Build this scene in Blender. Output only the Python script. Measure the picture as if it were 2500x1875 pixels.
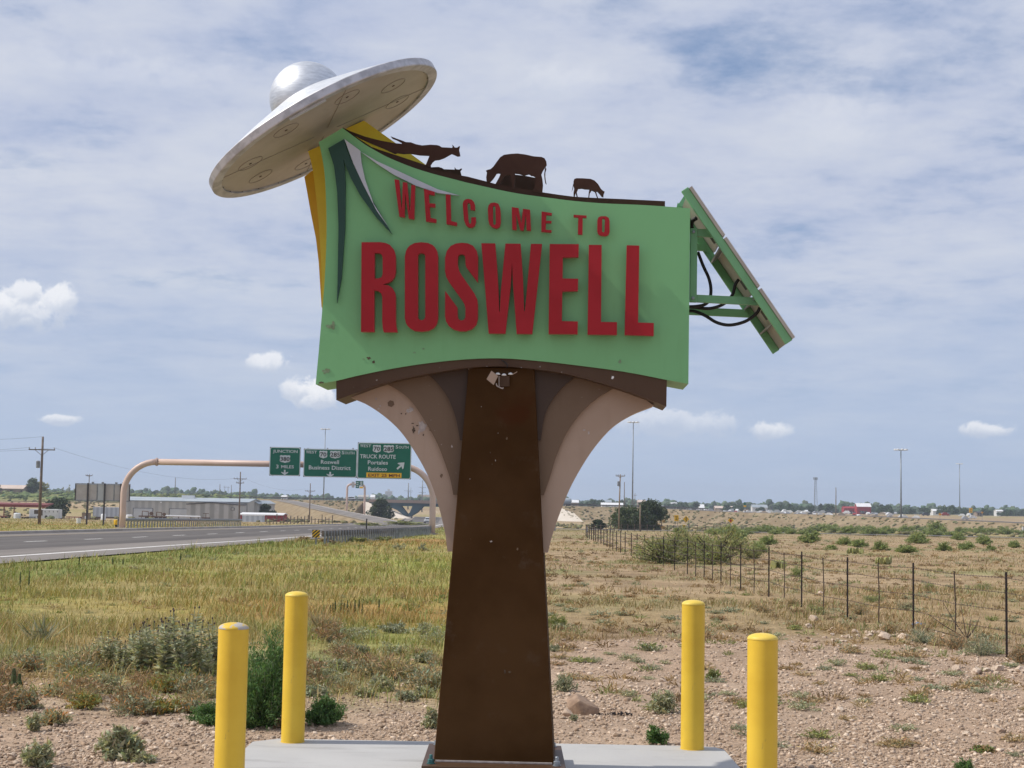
import bpy, math, random
import numpy as np
from mathutils import Vector, Matrix
from mathutils.geometry import tessellate_polygon

random.seed(7)
RNG = np.random.default_rng(11)
for o in list(bpy.data.objects):
    bpy.data.objects.remove(o)
SC = bpy.context.scene
COL = SC.collection

# ------------------------------------------------------------------ camera
F = 3755.0                      # focal length in pixels of the 2500 px wide photograph
CAMZ = 1.74
PITCH = math.atan(297.5 / F)
ROLL = 0.0176
fwd = Vector((0, math.cos(PITCH), math.sin(PITCH)))
upv = Vector((0, -math.sin(PITCH), math.cos(PITCH)))
rgt = Vector((1, 0, 0))
camX = rgt * math.cos(ROLL) + upv * math.sin(ROLL)
camY = -rgt * math.sin(ROLL) + upv * math.cos(ROLL)
CAM = Vector((0, 0, CAMZ))
cd = bpy.data.cameras.new("camera")
cd.sensor_width = 36.0
cd.lens = F / 2500.0 * 36.0
cd.clip_start = 0.1
cd.clip_end = 40000.0
cam = bpy.data.objects.new("camera", cd)
cam.matrix_world = Matrix((
    (camX.x, camY.x, -fwd.x, CAM.x),
    (camX.y, camY.y, -fwd.y, CAM.y),
    (camX.z, camY.z, -fwd.z, CAM.z),
    (0, 0, 0, 1)))
COL.objects.link(cam)
SC.camera = cam


def ray(px, py):
    d = camX * (px - 1250.0) - camY * (py - 937.5) + fwd * F
    return d / F


def at(px, py, Y):
    """the point of the sight line through a place of the photograph at distance Y"""
    d = ray(px, py)
    return CAM + d * (Y / d.y)


# ------------------------------------------------------------------ light
SUN = Vector((-0.669, -0.032, 0.743)).normalized()      # towards the sun
sd = bpy.data.lights.new("sun", "SUN")
sd.energy = 3.7
sd.angle = math.radians(0.6)
sd.color = (1.0, 0.94, 0.84)
sun = bpy.data.objects.new("sun", sd)
sun.rotation_euler = SUN.to_track_quat('Z', 'Y').to_euler()
sun.location = (-20, -5, 30)
COL.objects.link(sun)

SC.view_settings.view_transform = 'Standard'
SC.view_settings.look = 'None'
SC.view_settings.exposure = 0.07
SC.view_settings.gamma = 1.0
SC.view_settings.use_curve_mapping = False
SC.render.engine = 'CYCLES'
SC.cycles.max_bounces = 6
SC.cycles.volume_bounces = 0
SC.cycles.transparent_max_bounces = 8


class NT:
    """small helper for node trees"""
    def __init__(s, tree):
        s.t = tree
        s.n = tree.nodes
        s.l = tree.links

    def new(s, kind, **kw):
        n = s.n.new(kind)
        for k, v in kw.items():
            setattr(n, k, v)
        return n

    def put(s, sock, v):
        if hasattr(v, "is_linked"):
            s.l.new(v, sock)
        elif isinstance(v, (tuple, list)) and len(v) == 3 and sock.type == 'RGBA':
            sock.default_value = (*v, 1)
        else:
            sock.default_value = v

    def m(s, op, a, b=0.0, c=0.0, clamp=False):
        n = s.new('ShaderNodeMath', operation=op, use_clamp=clamp)
        s.put(n.inputs[0], a); s.put(n.inputs[1], b)
        if len(n.inputs) > 2:
            s.put(n.inputs[2], c)
        return n.outputs[0]

    def vm(s, op, a, b=(0, 0, 0)):
        n = s.new('ShaderNodeVectorMath', operation=op)
        s.put(n.inputs[0], a); s.put(n.inputs[1], b)
        return n.outputs['Value'] if op in ('DOT_PRODUCT', 'LENGTH') else n.outputs[0]

    def mix(s, f, a, b, mode='MIX'):
        n = s.new('ShaderNodeMixRGB', blend_type=mode)
        s.put(n.inputs[0], f); s.put(n.inputs[1], a); s.put(n.inputs[2], b)
        return n.outputs[0]

    def noise(s, vec, scale, detail=4, rough=0.55, dist=0.0):
        n = s.new('ShaderNodeTexNoise')
        if vec is not None:
            s.l.new(vec, n.inputs['Vector'])
        n.inputs['Scale'].default_value = scale
        n.inputs['Detail'].default_value = detail
        n.inputs['Roughness'].default_value = rough
        n.inputs['Distortion'].default_value = dist
        return n.outputs['Fac']

    def ss(s, x, lo, hi, to0=0.0, to1=1.0):
        n = s.new('ShaderNodeMapRange', interpolation_type='SMOOTHSTEP')
        s.put(n.inputs[0], x); n.inputs[1].default_value = lo; n.inputs[2].default_value = hi
        n.inputs[3].default_value = to0; n.inputs[4].default_value = to1
        return n.outputs[0]


# ------------------------------------------------------------------ sky
W = bpy.data.worlds.new("World")
SC.world = W
W.use_nodes = True
wt = NT(W.node_tree)
for n in list(wt.n):
    wt.n.remove(n)
SKYK = 0.1
tc = wt.new('ShaderNodeTexCoord')
dirn = wt.vm('NORMALIZE', tc.outputs['Generated'])
sep = wt.new('ShaderNodeSeparateXYZ'); wt.l.new(dirn, sep.inputs[0])
sx, sy, sz = sep.outputs
sky = wt.new('ShaderNodeTexSky', sky_type='NISHITA')
sky.sun_disc = False
sky.sun_elevation = math.asin(SUN.z)
sky.sun_rotation = math.atan2(SUN.x, SUN.y)
sky.altitude = 1100
sky.air_density = 1.0
sky.dust_density = 1.6
sky.ozone_density = 1.2
den = wt.m('ADD', wt.m('MAXIMUM', sz, 0.0), 0.13)
cmb = wt.new('ShaderNodeCombineXYZ')
wt.l.new(wt.m('DIVIDE', sx, den), cmb.inputs[0])
wt.l.new(wt.m('DIVIDE', sy, den), cmb.inputs[1])
cp = cmb.outputs[0]
n1 = wt.noise(cp, 1.05, 8, 0.56, 0.35)
n2 = wt.noise(wt.vm('ADD', cp, (7.3, 2.1, 4.0)), 2.6, 8, 0.60, 0.2)
n3 = wt.noise(wt.vm('ADD', cp, (3.3, 9.1, 1.0)), 7.5, 6, 0.62, 0.1)
n4 = wt.noise(dirn, 75.0, 5, 0.62, 0.3)
mixn = wt.m('ADD', wt.m('MULTIPLY', n1, 0.6), wt.m('ADD', wt.m('MULTIPLY', n2, 0.28), wt.m('MULTIPLY', n3, 0.12)))


def ellipse(px, py, rx, ry):
    """distance from a place in the sky, 1 on an ellipse of rx by ry (photo pixels)"""
    c = ray(px, py).normalized()
    r = Vector((c.y, -c.x, 0)).normalized()
    u = r.cross(c)
    a = wt.m('DIVIDE', wt.vm('DOT_PRODUCT', dirn, tuple(r)), rx / F)
    b = wt.m('DIVIDE', wt.vm('DOT_PRODUCT', dirn, tuple(u)), ry / F)
    facing = wt.m('GREATER_THAN', wt.vm('DOT_PRODUCT', dirn, tuple(c)), 0.5)
    d = wt.m('SQRT', wt.m('ADD', wt.m('MULTIPLY', a, a), wt.m('MULTIPLY', b, b)))
    return wt.m('ADD', d, wt.m('MULTIPLY', wt.m('SUBTRACT', 1.0, facing), 50.0)), b


# thin broken places in the cloud sheet
hole = None
for (px, py, rx, ry, k) in ((1830, 150, 420, 130, .50), (2250, 120, 500, 150, .30), (470, 690, 330, 38, .75), (70, 410, 150, 60, .62),
                            (200, 330, 260, 90, .2), (60, 40, 110, 50, .3), (1500, 10, 300, 50, .35), (2000, 640, 600, 120, .12)):
    d, _ = ellipse(px, py, rx, ry)
    h = wt.ss(d, 0.1, 1.25, k, 0.0)
    hole = h if hole is None else wt.m('MAXIMUM', hole, h)
cover = wt.m('ADD', mixn, wt.m('MULTIPLY', wt.m('SUBTRACT', n3, 0.5), 0.25))
cover = wt.m('SUBTRACT', cover, wt.m('MULTIPLY', hole, 0.22))
cover = wt.ss(cover, 0.235, 0.485)
# grey shades of the sheet
shade = wt.ss(wt.m('ADD', wt.m('MULTIPLY', n2, 0.42), wt.m('ADD', wt.m('MULTIPLY', n1, 0.38), wt.m('MULTIPLY', n3, 0.20))), 0.38, 0.62)
cloudc = wt.mix(shade, (4.55 / 10, 5.15 / 10, 6.85 / 10), (6.3 / 10, 6.65 / 10, 7.55 / 10))
cloudc = wt.mix(1.0, cloudc, (1 / SKYK,) * 3, 'MULTIPLY')
blue = wt.mix(1.0, sky.outputs[0], (0.60, 0.66, 0.76), 'MULTIPLY')
blue = wt.mix(0.5, blue, (3.0, 4.35, 6.9))
col = wt.mix(wt.m('MULTIPLY', cover, 0.94), blue, cloudc)
# pale air towards the horizon
low = wt.ss(wt.m('ADD', sz, wt.m('MULTIPLY', wt.m('SUBTRACT', n2, .5), .10)), 0.0, 0.21, 1.0, 0.0)
col = wt.mix(wt.m('MULTIPLY', low, 0.93), col, (4.25, 5.25, 7.0))
# small cumulus near the horizon
for (px, py, rx, ry, k, fl) in ((50, 752, 112, 58, .9, 1), (140, 730, 48, 44, .85, 1), (60, 712, 48, 34, .8, 1), (652, 884, 66, 32, .8, 1), (765, 968, 72, 42, .95, 1),
                                (720, 952, 38, 34, .8, 1), (146, 1026, 46, 14, .75, 1), (1640, 1032, 190, 36, .45, 1), (1885, 1052, 52, 26, .7, 1),
                                (2410, 1050, 70, 20, .75, 1), (2060, 310, 170, 110, .22, 0), (1380, 205, 150, 60, .25, 0), (330, 190, 330, 70, .22, 0)):
    d, b = ellipse(px, py, rx, ry)
    dn = wt.m('ADD', d, wt.m('MULTIPLY', wt.m('SUBTRACT', n4, 0.5), 2.0))
    mk = wt.ss(dn, 0.6 if fl else 0.0, 1.05 if fl else 1.15, k, 0.0)
    lit = wt.ss(wt.m('ADD', b, wt.m('MULTIPLY', wt.m('SUBTRACT', n4, 0.5), 2.2)), -0.75, 0.5)
    cc = wt.mix(lit, (5.4, 6.0, 7.2), (8.9, 9.0, 9.3))
    col = wt.mix(mk, col, cc)
bg = wt.new('ShaderNodeBackground')
wt.l.new(col, bg.inputs[0])
bg.inputs[1].default_value = SKYK
wo = wt.new('ShaderNodeOutputWorld')
wt.l.new(bg.outputs[0], wo.inputs[0])

# ------------------------------------------------------------------ object helpers


def tag(o, label=None, cat=None, group=None, kind=None):
    if label: o['label'] = label
    if cat: o['category'] = cat
    if group: o['group'] = group
    if kind: o['kind'] = kind
    return o


def thing(name, label, cat, loc, group=None):
    o = bpy.data.objects.new(name, None)
    o.empty_display_size = 0.2
    o.location = loc
    COL.objects.link(o)
    return tag(o, label, cat, group)


def wloc(o):
    p = Vector((0, 0, 0))
    while o is not None:
        p += o.location
        o = o.parent
    return p


def link(name, me, mat, parent=None, smooth=False):
    o = bpy.data.objects.new(name, me)
    if mat is not None:
        me.materials.clear()
        for m_ in (mat if isinstance(mat, (list, tuple)) else [mat]):
            me.materials.append(m_)
    if smooth:
        me.polygons.foreach_set('use_smooth', [True] * len(me.polygons))
    COL.objects.link(o)
    if parent is not None:
        o.parent = parent
    return o


class MB:
    """collects shapes in world coordinates and links them as one mesh object"""
    def __init__(s):
        s.v = []
        s.f = []
        s.mi = []
        s.cur = 0

    def add(s, vs, fs):
        b = len(s.v)
        s.v.extend([tuple(p) for p in vs])
        s.f.extend([tuple(i + b for i in f) for f in fs])
        s.mi.extend([s.cur] * len(fs))
        return s

    def box(s, c, d, rz=0.0, M=None):
        x, y, z = d[0] / 2, d[1] / 2, d[2] / 2
        vs = [Vector((i * x, j * y, k * z)) for k in (-1, 1) for j in (-1, 1) for i in (-1, 1)]
        if M is not None:
            vs = [M @ p for p in vs]
        elif rz:
            R = Matrix.Rotation(rz, 3, 'Z')
            vs = [R @ p for p in vs]
        c = Vector(c)
        return s.add([p + c for p in vs], [(0, 2, 3, 1), (4, 5, 7, 6), (0, 1, 5, 4), (1, 3, 7, 5), (3, 2, 6, 7), (2, 0, 4, 6)])

    def beam(s, a, b, w, h, up=Vector((0, 0, 1))):
        a = Vector(a); b = Vector(b)
        d = b - a
        L = d.length
        y = d.normalized()
        x = y.cross(up)
        if x.length < 1e-4:
            x = y.cross(Vector((1, 0, 0)))
        x.normalize()
        z = x.cross(y)
        M = Matrix((x, y, z)).transposed()
        return s.box((a + b) / 2, (w, L, h), M=M)

    def tube(s, pts, r, n=8, caps=True):
        pts = [Vector(p) for p in pts]
        rs = r if isinstance(r, (list, tuple)) else [r] * len(pts)
        b = []
        ref = None
        for i, p in enumerate(pts):
            t = (pts[min(i + 1, len(pts) - 1)] - pts[max(i - 1, 0)]).normalized()
            if ref is None:
                ref = Vector((0, 0, 1)) if abs(t.z) < 0.9 else Vector((1, 0, 0))
            x = t.cross(ref)
            if x.length < 1e-5:
                x = t.cross(Vector((0, 1, 0)))
            x.normalize()
            y = x.cross(t)
            ref = -x.cross(t) if False else y
            ref = y
            for k in range(n):
                a = 2 * math.pi * k / n
                b.append(p + (x * math.cos(a) + y * math.sin(a)) * rs[i])
        fs = []
        for i in range(len(pts) - 1):
            for k in range(n):
                k2 = (k + 1) % n
                fs.append((i * n + k, i * n + k2, (i + 1) * n + k2, (i + 1) * n + k))
        if caps:
            fs.append(tuple(range(n - 1, -1, -1)))
            fs.append(tuple((len(pts) - 1) * n + k for k in range(n)))
        return s.add(b, fs)

    def lathe(s, prof, c, n=24, axis=None, close=True):
        """prof: list of (radius, height)"""
        c = Vector(c)
        if axis is None:
            X, Y, Z = Vector((1, 0, 0)), Vector((0, 1, 0)), Vector((0, 0, 1))
        else:
            Z = Vector(axis).normalized()
            X = Z.cross(Vector((0, 1, 0)));
            if X.length < 1e-3: X = Z.cross(Vector((1, 0, 0)))
            X.normalize(); Y = Z.cross(X)
        vs = []; fs = []
        for (r, h) in prof:
            for k in range(n):
                a = 2 * math.pi * k / n
                vs.append(c + X * (r * math.cos(a)) + Y * (r * math.sin(a)) + Z * h)
        for i in range(len(prof) - 1):
            for k in range(n):
                k2 = (k + 1) % n
                fs.append((i * n + k, i * n + k2, (i + 1) * n + k2, (i + 1) * n + k))
        if close:
            if prof[0][0] > 1e-4: fs.append(tuple(range(n - 1, -1, -1)))
            if prof[-1][0] > 1e-4: fs.append(tuple((len(prof) - 1) * n + k for k in range(n)))
        return s.add(vs, fs)

    def prism(s, loops, fn0, fn1):
        """loops of 2-D points (outline, holes); fn0/fn1 map a 2-D point to the front and the back"""
        flat = [p for lp in loops for p in lp]
        tris = tessellate_polygon([[Vector((p[0], p[1], 0)) for p in lp] for lp in loops])
        n = len(flat)
        vs = [fn0(p) for p in flat] + [fn1(p) for p in flat]
        fs = [tuple(t) for t in tris] + [tuple(i + n for i in reversed(t)) for t in tris]
        o = 0
        for lp in loops:
            m = len(lp)
            for i in range(m):
                j = (i + 1) % m
                fs.append((o + i, o + j, o + j + n, o + i + n))
            o += m
        return s.add(vs, fs)

    def build(s, name, mat, parent=None, smooth=False, bevel=0.0, autos=None):
        off = wloc(parent) if parent is not None else Vector((0, 0, 0))
        me = bpy.data.meshes.new(name)
        me.from_pydata([(p[0] - off.x, p[1] - off.y, p[2] - off.z) for p in s.v], [], s.f)
        import bmesh
        bm = bmesh.new(); bm.from_mesh(me)
        bmesh.ops.recalc_face_normals(bm, faces=bm.faces[:])
        if bevel:
            es = [e for e in bm.edges if len(e.link_faces) == 2 and e.calc_face_angle(0) > 0.6]
            bmesh.ops.bevel(bm, geom=es, offset=bevel, segments=1, affect='EDGES', clamp_overlap=True)
        bm.to_mesh(me); bm.free()
        if isinstance(mat, (list, tuple)) and not bevel:
            me.polygons.foreach_set('material_index', s.mi)
        o = link(name, me, mat, parent, smooth)
        if autos:
            me.polygons.foreach_set('use_smooth', [True] * len(me.polygons))
            me.set_sharp_from_angle(angle=autos)
        return o


def mesh_np(name, V, Fc, mat, parent=None, col=None, smooth=False, attr='Col'):
    """a mesh from numpy arrays; V (n,3), Fc (m,k)"""
    V = np.asarray(V, dtype=np.float32); Fc = np.asarray(Fc, dtype=np.int32)
    if parent is not None:
        V = V - np.array(wloc(parent), dtype=np.float32)
    me = bpy.data.meshes.new(name)
    n, (m, k) = len(V), Fc.shape
    me.vertices.add(n); me.vertices.foreach_set('co', V.ravel())
    me.loops.add(m * k); me.loops.foreach_set('vertex_index', Fc.ravel())
    me.polygons.add(m)
    me.polygons.foreach_set('loop_start', np.arange(0, m * k, k, dtype=np.int32))
    me.polygons.foreach_set('loop_total', np.full(m, k, dtype=np.int32))
    me.update(calc_edges=True)
    if col is not None:
        ca = me.color_attributes.new(attr, 'FLOAT_COLOR', 'POINT')
        c4 = np.ones((n, 4), dtype=np.float32); c4[:, :3] = col
        ca.data.foreach_set('color', c4.ravel())
    return link(name, me, mat, parent, smooth)


def copy_tree(o, parent=None):
    c = o.copy()
    COL.objects.link(c)
    c.parent = parent
    for ch in o.children:
        copy_tree(ch, c)
    return c


# ------------------------------------------------------------------ materials


def material(name, c1, c2=None, scale=6.0, rough=0.6, metal=0.0, bump=0.0, bscale=40.0, spec=0.4, detail=5, contrast=(0.35, 0.65), coords='Object', extra=None):
    m = bpy.data.materials.new(name)
    m.use_nodes = True
    t = NT(m.node_tree)
    p = t.n['Principled BSDF']
    co = t.new('ShaderNodeTexCoord').outputs[coords]
    if coords == 'World':
        pass
    col = (*c1, 1)
    if c2 is not None:
        f = t.ss(t.noise(co, scale, detail, 0.6), contrast[0], contrast[1])
        col = t.mix(f, c1, c2)
    if extra is not None:
        col = extra(t, co, col)
    t.put(p.inputs['Base Color'], col)
    p.inputs['Roughness'].default_value = rough
    p.inputs['Metallic'].default_value = metal
    p.inputs['Specular IOR Level'].default_value = spec
    if bump:
        b = t.new('ShaderNodeBump')
        b.inputs['Strength'].default_value = bump
        b.inputs['Distance'].default_value = 0.01
        t.l.new(t.noise(co, bscale, 6, 0.6), b.inputs['Height'])
        t.l.new(b.outputs[0], p.inputs['Normal'])
    return m


def leaf_material(name, c, var=0.35, trans=0.25, rough=0.6):
    m = bpy.data.materials.new(name)
    m.use_nodes = True
    t = NT(m.node_tree)
    p = t.n['Principled BSDF']
    a = t.new('ShaderNodeAttribute', attribute_name='Col')
    col = t.mix(1.0, c, a.outputs['Color'], 'MULTIPLY')
    t.put(p.inputs['Base Color'], col)
    p.inputs['Roughness'].default_value = rough
    p.inputs['Specular IOR Level'].default_value = 0.25
    tr = t.new('ShaderNodeBsdfTranslucent')
    t.put(tr.inputs[0], t.mix(1.0, col, (1.0, 1.0, 0.6), 'MULTIPLY'))
    mx = t.new('ShaderNodeMixShader')
    mx.inputs[0].default_value = trans
    t.l.new(p.outputs[0], mx.inputs[1]); t.l.new(tr.outputs[0], mx.inputs[2])
    t.l.new(mx.outputs[0], t.n['Material Output'].inputs[0])
    return m


# ------------------------------------------------------------------ text (made early, while the scene is empty)
TEXT = {}


def text_mesh(body, bold=0.0, ext=0.0):
    cu = bpy.data.curves.new("text", 'FONT')
    cu.body = body
    cu.offset = bold
    cu.extrude = ext
    cu.resolution_u = 2
    o = bpy.data.objects.new("text", cu)
    COL.objects.link(o)
    dg = bpy.context.evaluated_depsgraph_get()
    me = bpy.data.meshes.new_from_object(o.evaluated_get(dg))
    vs = [v.co.copy() for v in me.vertices]
    fs = [tuple(p.vertices) for p in me.polygons]
    bpy.data.objects.remove(o)
    bpy.data.curves.remove(cu)
    bpy.data.meshes.remove(me)
    return vs, fs


for w_ in ("JUNCTION", "380", "3", "MILES", "W", "EST", "70", "285", "S", "OUTH", "Roswell", "Business District", "TRUCK ROUTE", "Portales",
           "Ruidoso", "EXIT 25 MPH"):
    TEXT[w_] = text_mesh(w_, 0.012, 0.02)

# ------------------------------------------------------------------ noise and terrain


def _hash(ix, iy, seed):
    h = (ix.astype(np.int64) * 374761393 + iy.astype(np.int64) * 668265263 + seed * 974711) & 0x7fffffff
    h = ((h ^ (h >> 13)) * 1274126177) & 0x7fffffff
    return ((h ^ (h >> 16)) & 0xffff) / 65535.0


def vnoise(x, y, s, seed=0):
    x = np.asarray(x, dtype=float) / s; y = np.asarray(y, dtype=float) / s
    ix = np.floor(x); iy = np.floor(y)
    fx = x - ix; fy = y - iy
    fx = fx * fx * (3 - 2 * fx); fy = fy * fy * (3 - 2 * fy)
    a = _hash(ix, iy, seed); b = _hash(ix + 1, iy, seed); c = _hash(ix, iy + 1, seed); d = _hash(ix + 1, iy + 1, seed)
    return (a * (1 - fx) + b * fx) * (1 - fy) + (c * (1 - fx) + d * fx) * fy


def fbm(x, y, s, seed=0, o=4):
    t = 0; a = 0.5; n = 0
    for i in range(o):
        t = t + a * vnoise(x, y, s / 2 ** i, seed + i * 17); n += a; a *= 0.55
    return t / n


def sstep(a, b, x):
    t = np.clip((np.asarray(x, dtype=float) - a) / (b - a), 0, 1)
    return t * t * (3 - 2 * t)


HB = ([-4000, 12, 20, 30, 50, 100, 150, 200, 300, 380, 500, 560, 800, 960, 3000, 9000],
      [-.14, -.14, -.17, -.24, -.37, -.80, -1.15, -1.65, -2.55, -3.2, -4.3, -5.0, -4.2, 0.2, 0.5, 0.0])
HL = ([-4000, 12, 20, 30, 50, 100, 150, 200, 300, 380, 430, 600, 660, 790, 3000, 9000],
      [-.14, -.14, -.17, -.24, -.37, -.80, -1.15, -1.65, -2.55, -3.2, -3.3, -.6, 0.5, 3.6, 4.3, 4.0])


def hgt(x, y):
    x = np.asarray(x, dtype=float); y = np.asarray(y, dtype=float)
    a = x / np.maximum(y, 1.0)
    L = 1 - sstep(-0.172, -0.13, a)
    L = np.where(y < 100, 0, L)
    z = np.interp(y, *HB) * (1 - L) + np.interp(y, *HL) * L
    und = (fbm(x, y, 9.0, 3) - 0.5) * 0.16 * sstep(14, 30, y) + (fbm(x, y, 45.0, 5) - 0.5) * 0.5 * sstep(150, 400, y)
    ro = np.abs(x - np.interp(y, RCY, RCX))
    und = und * sstep(10.5, 14, ro)
    near = (fbm(x, y, 1.1, 8, 3) - 0.5) * 0.07 * (1 - sstep(26, 40, y))
    pad = sstep(0, .5, np.maximum(np.abs(x + .12) - 1.9, np.abs(y - 10) - 1.7))
    return z + und + near * pad


# centre line of the highway: x at a given distance
RCY = [-400, 0, 47, 82, 103, 150, 220, 300, 500, 640, 1200]
RCX = [-40, -29, -26.3, -25.3, -24.6, -22.6, -22.4, -23.0, -28.5, -34, -60]


def ground(px, py):
    d = ray(px, py)
    d = d / d.y
    lo = 4.0
    Y = lo
    while Y < 5000:
        p = CAM + d * Y
        if p.z < float(hgt(p.x, p.y)):
            break
        lo = Y
        Y *= 1.03
    hi = Y
    for _ in range(30):
        mid = (lo + hi) / 2
        p = CAM + d * mid
        if p.z < float(hgt(p.x, p.y)):
            hi = mid
        else:
            lo = mid
    p = CAM + d * hi
    return Vector((p.x, p.y, float(hgt(p.x, p.y))))


def on_ground(px, Y):
    """the ground point at distance Y below a place px of the photograph"""
    x = (px - 1244.8) / F * Y
    return Vector((x, Y, float(hgt(x, Y))))

# ================================================================== STRUCTURE: terrain, roads, embankments
PADX0, PADX1, PADY0, PADY1 = -1.85, 1.60, 8.25, 11.52


def lerp3(a, b, t):
    t = np.asarray(t)[..., None]
    return np.asarray(a) * (1 - t) + np.asarray(b) * t


def zone(x, y):
    """base colour of soil and cover, amount of gravel, amount of grass"""
    x = np.asarray(x, dtype=float); y = np.asarray(y, dtype=float)
    a = x / np.maximum(y, 1.0)
    left = 1 - sstep(-.03, .035, a + (fbm(x, y, 4, 40) - .5) * .03)
    nA = fbm(x, y, 2.6, 21); nB = fbm(x, y, 7.0, 22); nC = fbm(x * .5, y, 16.0, 23)
    yb = 14.4 * left + 21.5 * (1 - left) + (fbm(x, y, 2.2, 30) - .5) * 5.5 * (.45 + .55 * (1 - left))
    grv = sstep(2.6, -1.8, y - yb + (fbm(x, y, .7, 33) - .5) * 2.2)
    # right side: trodden straw and tan soil
    cr = lerp3((.285, .20, .118), (.40, .295, .18), sstep(.32, .66, nA * .6 + fbm(x, y, .8, 27) * .4))
    cr = lerp3(cr, (.27, .185, .105), sstep(32, 22, y) * .6)
    cr = lerp3(cr, (.255, .245, .11), sstep(.50, .68, nB) * .75 * sstep(22, 36, y))
    cr = lerp3(cr, (.37, .265, .14), sstep(.5, .68, nC) * .6)
    # left side: olive and yellow meadow, rusty patches
    cl = lerp3((.365, .295, .12), (.30, .305, .080), sstep(.38, .62, nB))
    cl = lerp3(cl, (.38, .215, .085), sstep(.50, .64, nC * .7 + nB * .3) * .8)
    cl = lerp3(cl, (.21, .24, .07), sstep(.60, .74, nA) * .6)
    nearl = sstep(27, 15, y)
    cl = lerp3(cl, lerp3((.36, .235, .12), (.25, .24, .12), sstep(.4, .6, nA)), nearl * .85)
    cl = lerp3(cl, (.15, .19, .055), sstep(60, 42, y) * sstep(36, 44, y) * 0 + sstep(4.5, .5, np.abs(x - np.interp(y, RCY, RCX) - 13)) * .55)
    c = lerp3(cr, cl, left)
    # far: dry slopes
    far = sstep(170, 320, y)
    cf = lerp3((.33, .24, .14), (.39, .295, .175), sstep(.4, .6, fbm(x, y, 25, 50)))
    cf = lerp3(cf, (.30, .26, .10), sstep(.45, .62, fbm(x, y * .6, 60, 51)) * .7)
    c = lerp3(c, cf, far)
    hill = (1 - sstep(-0.18, -0.13, a)) * sstep(620, 680, y)
    c = lerp3(c, lerp3((.14, .18, .06), (.26, .25, .09), nB), hill)
    c = lerp3(c, lerp3((.41, .29, .20), (.455, .335, .24), sstep(.35, .65, fbm(x, y, .9, 35))), grv)
    return c, grv, left


def axis_coords(lo, hi, dense0, dense1, step, ratio):
    xs = list(np.arange(dense0, dense1 + 1e-6, step))
    d = step; x = xs[-1]
    while x < hi:
        d *= ratio; x += d; xs.append(x)
    d = step; x = xs[0]; pre = []
    while x > lo:
        d *= ratio; x -= d; pre.append(x)
    return np.array(pre[::-1] + xs)


GX = axis_coords(-9000, 9000, -7.5, 7.5, 0.11, 1.055)
GY = axis_coords(-3000, 12000, 9.5, 24.0, 0.11, 1.028)
gx, gy = np.meshgrid(GX, GY)
gz = hgt(gx, gy)
pm_ = sstep(.25, 0, np.maximum(np.maximum(PADX0 - gx, gx - PADX1), np.maximum(PADY0 - gy, gy - PADY1)))
gz = gz - pm_ * 0.05
gc, gg, _ = zone(gx, gy)
nx, ny = len(GX), len(GY)
idx = np.arange(nx * ny).reshape(ny, nx)
quads = np.stack([idx[:-1, :-1], idx[:-1, 1:], idx[1:, 1:], idx[1:, :-1]], -1).reshape(-1, 4)

m_ground = bpy.data.materials.new("soil_and_turf"); m_ground.use_nodes = True
t = NT(m_ground.node_tree); p = t.n['Principled BSDF']
a = t.new('ShaderNodeAttribute', attribute_name='Col')
g = t.new('ShaderNodeAttribute', attribute_name='Mask')
geo = t.new('ShaderNodeNewGeometry')
pos = geo.outputs['Position']
v1 = t.ss(t.noise(pos, 0.9, 6, 0.65), 0.3, 0.7, .80, 1.18)
v2 = t.ss(t.noise(pos, 9.0, 5, 0.65), 0.3, 0.7, .74, 1.24)
v3 = t.ss(t.noise(pos, 60.0, 4, 0.7), 0.3, 0.7, .75, 1.25)
vv = t.m('MULTIPLY', t.m('MULTIPLY', v1, v2), v3)
cmbv = t.new('ShaderNodeCombineXYZ')
for i_ in range(3):
    t.l.new(vv, cmbv.inputs[i_])
c0 = t.mix(1.0, a.outputs['Color'], cmbv.outputs[0], 'MULTIPLY')
vo = t.new('ShaderNodeTexVoronoi'); vo.inputs['Scale'].default_value = 26.0
t.l.new(t.vm('ADD', pos, t.vm('MULTIPLY', t.new('ShaderNodeTexNoise').outputs['Color'], (.02, .02, .02))), vo.inputs['Vector'])
vo2 = t.new('ShaderNodeTexVoronoi'); vo2.inputs['Scale'].default_value = 64.0
t.l.new(pos, vo2.inputs['Vector'])
peb = t.mix(t.ss(vo.outputs['Distance'], 0.25, 0.6), (.53, .39, .285), (.35, .245, .17))
hs = t.new('ShaderNodeSeparateColor'); t.l.new(vo2.outputs['Color'], hs.inputs[0])
peb = t.mix(t.ss(hs.outputs[0], .6, .95, 0, .5), peb, (.60, .50, .42))
gsep = t.new('ShaderNodeSeparateColor'); t.l.new(g.outputs['Color'], gsep.inputs[0])
gfac = t.m('MULTIPLY', gsep.outputs[0], 0.7)
t.put(p.inputs['Base Color'], t.mix(gfac, c0, t.mix(0.5, peb, c0)))
p.inputs['Roughness'].default_value = 0.95
p.inputs['Specular IOR Level'].default_value = 0.1
b = t.new('ShaderNodeBump'); b.inputs['Strength'].default_value = 0.9; b.inputs['Distance'].default_value = 0.03
hh = t.m('ADD', t.m('MULTIPLY', vo.outputs['Distance'], -0.5), t.m('ADD', t.noise(pos, 22.0, 6, 0.7), t.m('MULTIPLY', t.noise(pos, 3.0, 4), 1.5)))
t.l.new(hh, b.inputs['Height']); t.l.new(b.outputs[0], p.inputs['Normal'])
ter = mesh_np("ground", np.stack([gx, gy, gz], -1).reshape(-1, 3), quads, m_ground, col=gc.reshape(-1, 3), smooth=True)
ca = ter.data.color_attributes.new('Mask', 'FLOAT_COLOR', 'POINT')
mk = np.ones((nx * ny, 4), dtype=np.float32); mk[:, 0] = gg.ravel()
ca.data.foreach_set('color', mk.ravel())
tag(ter, kind='structure')

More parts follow.
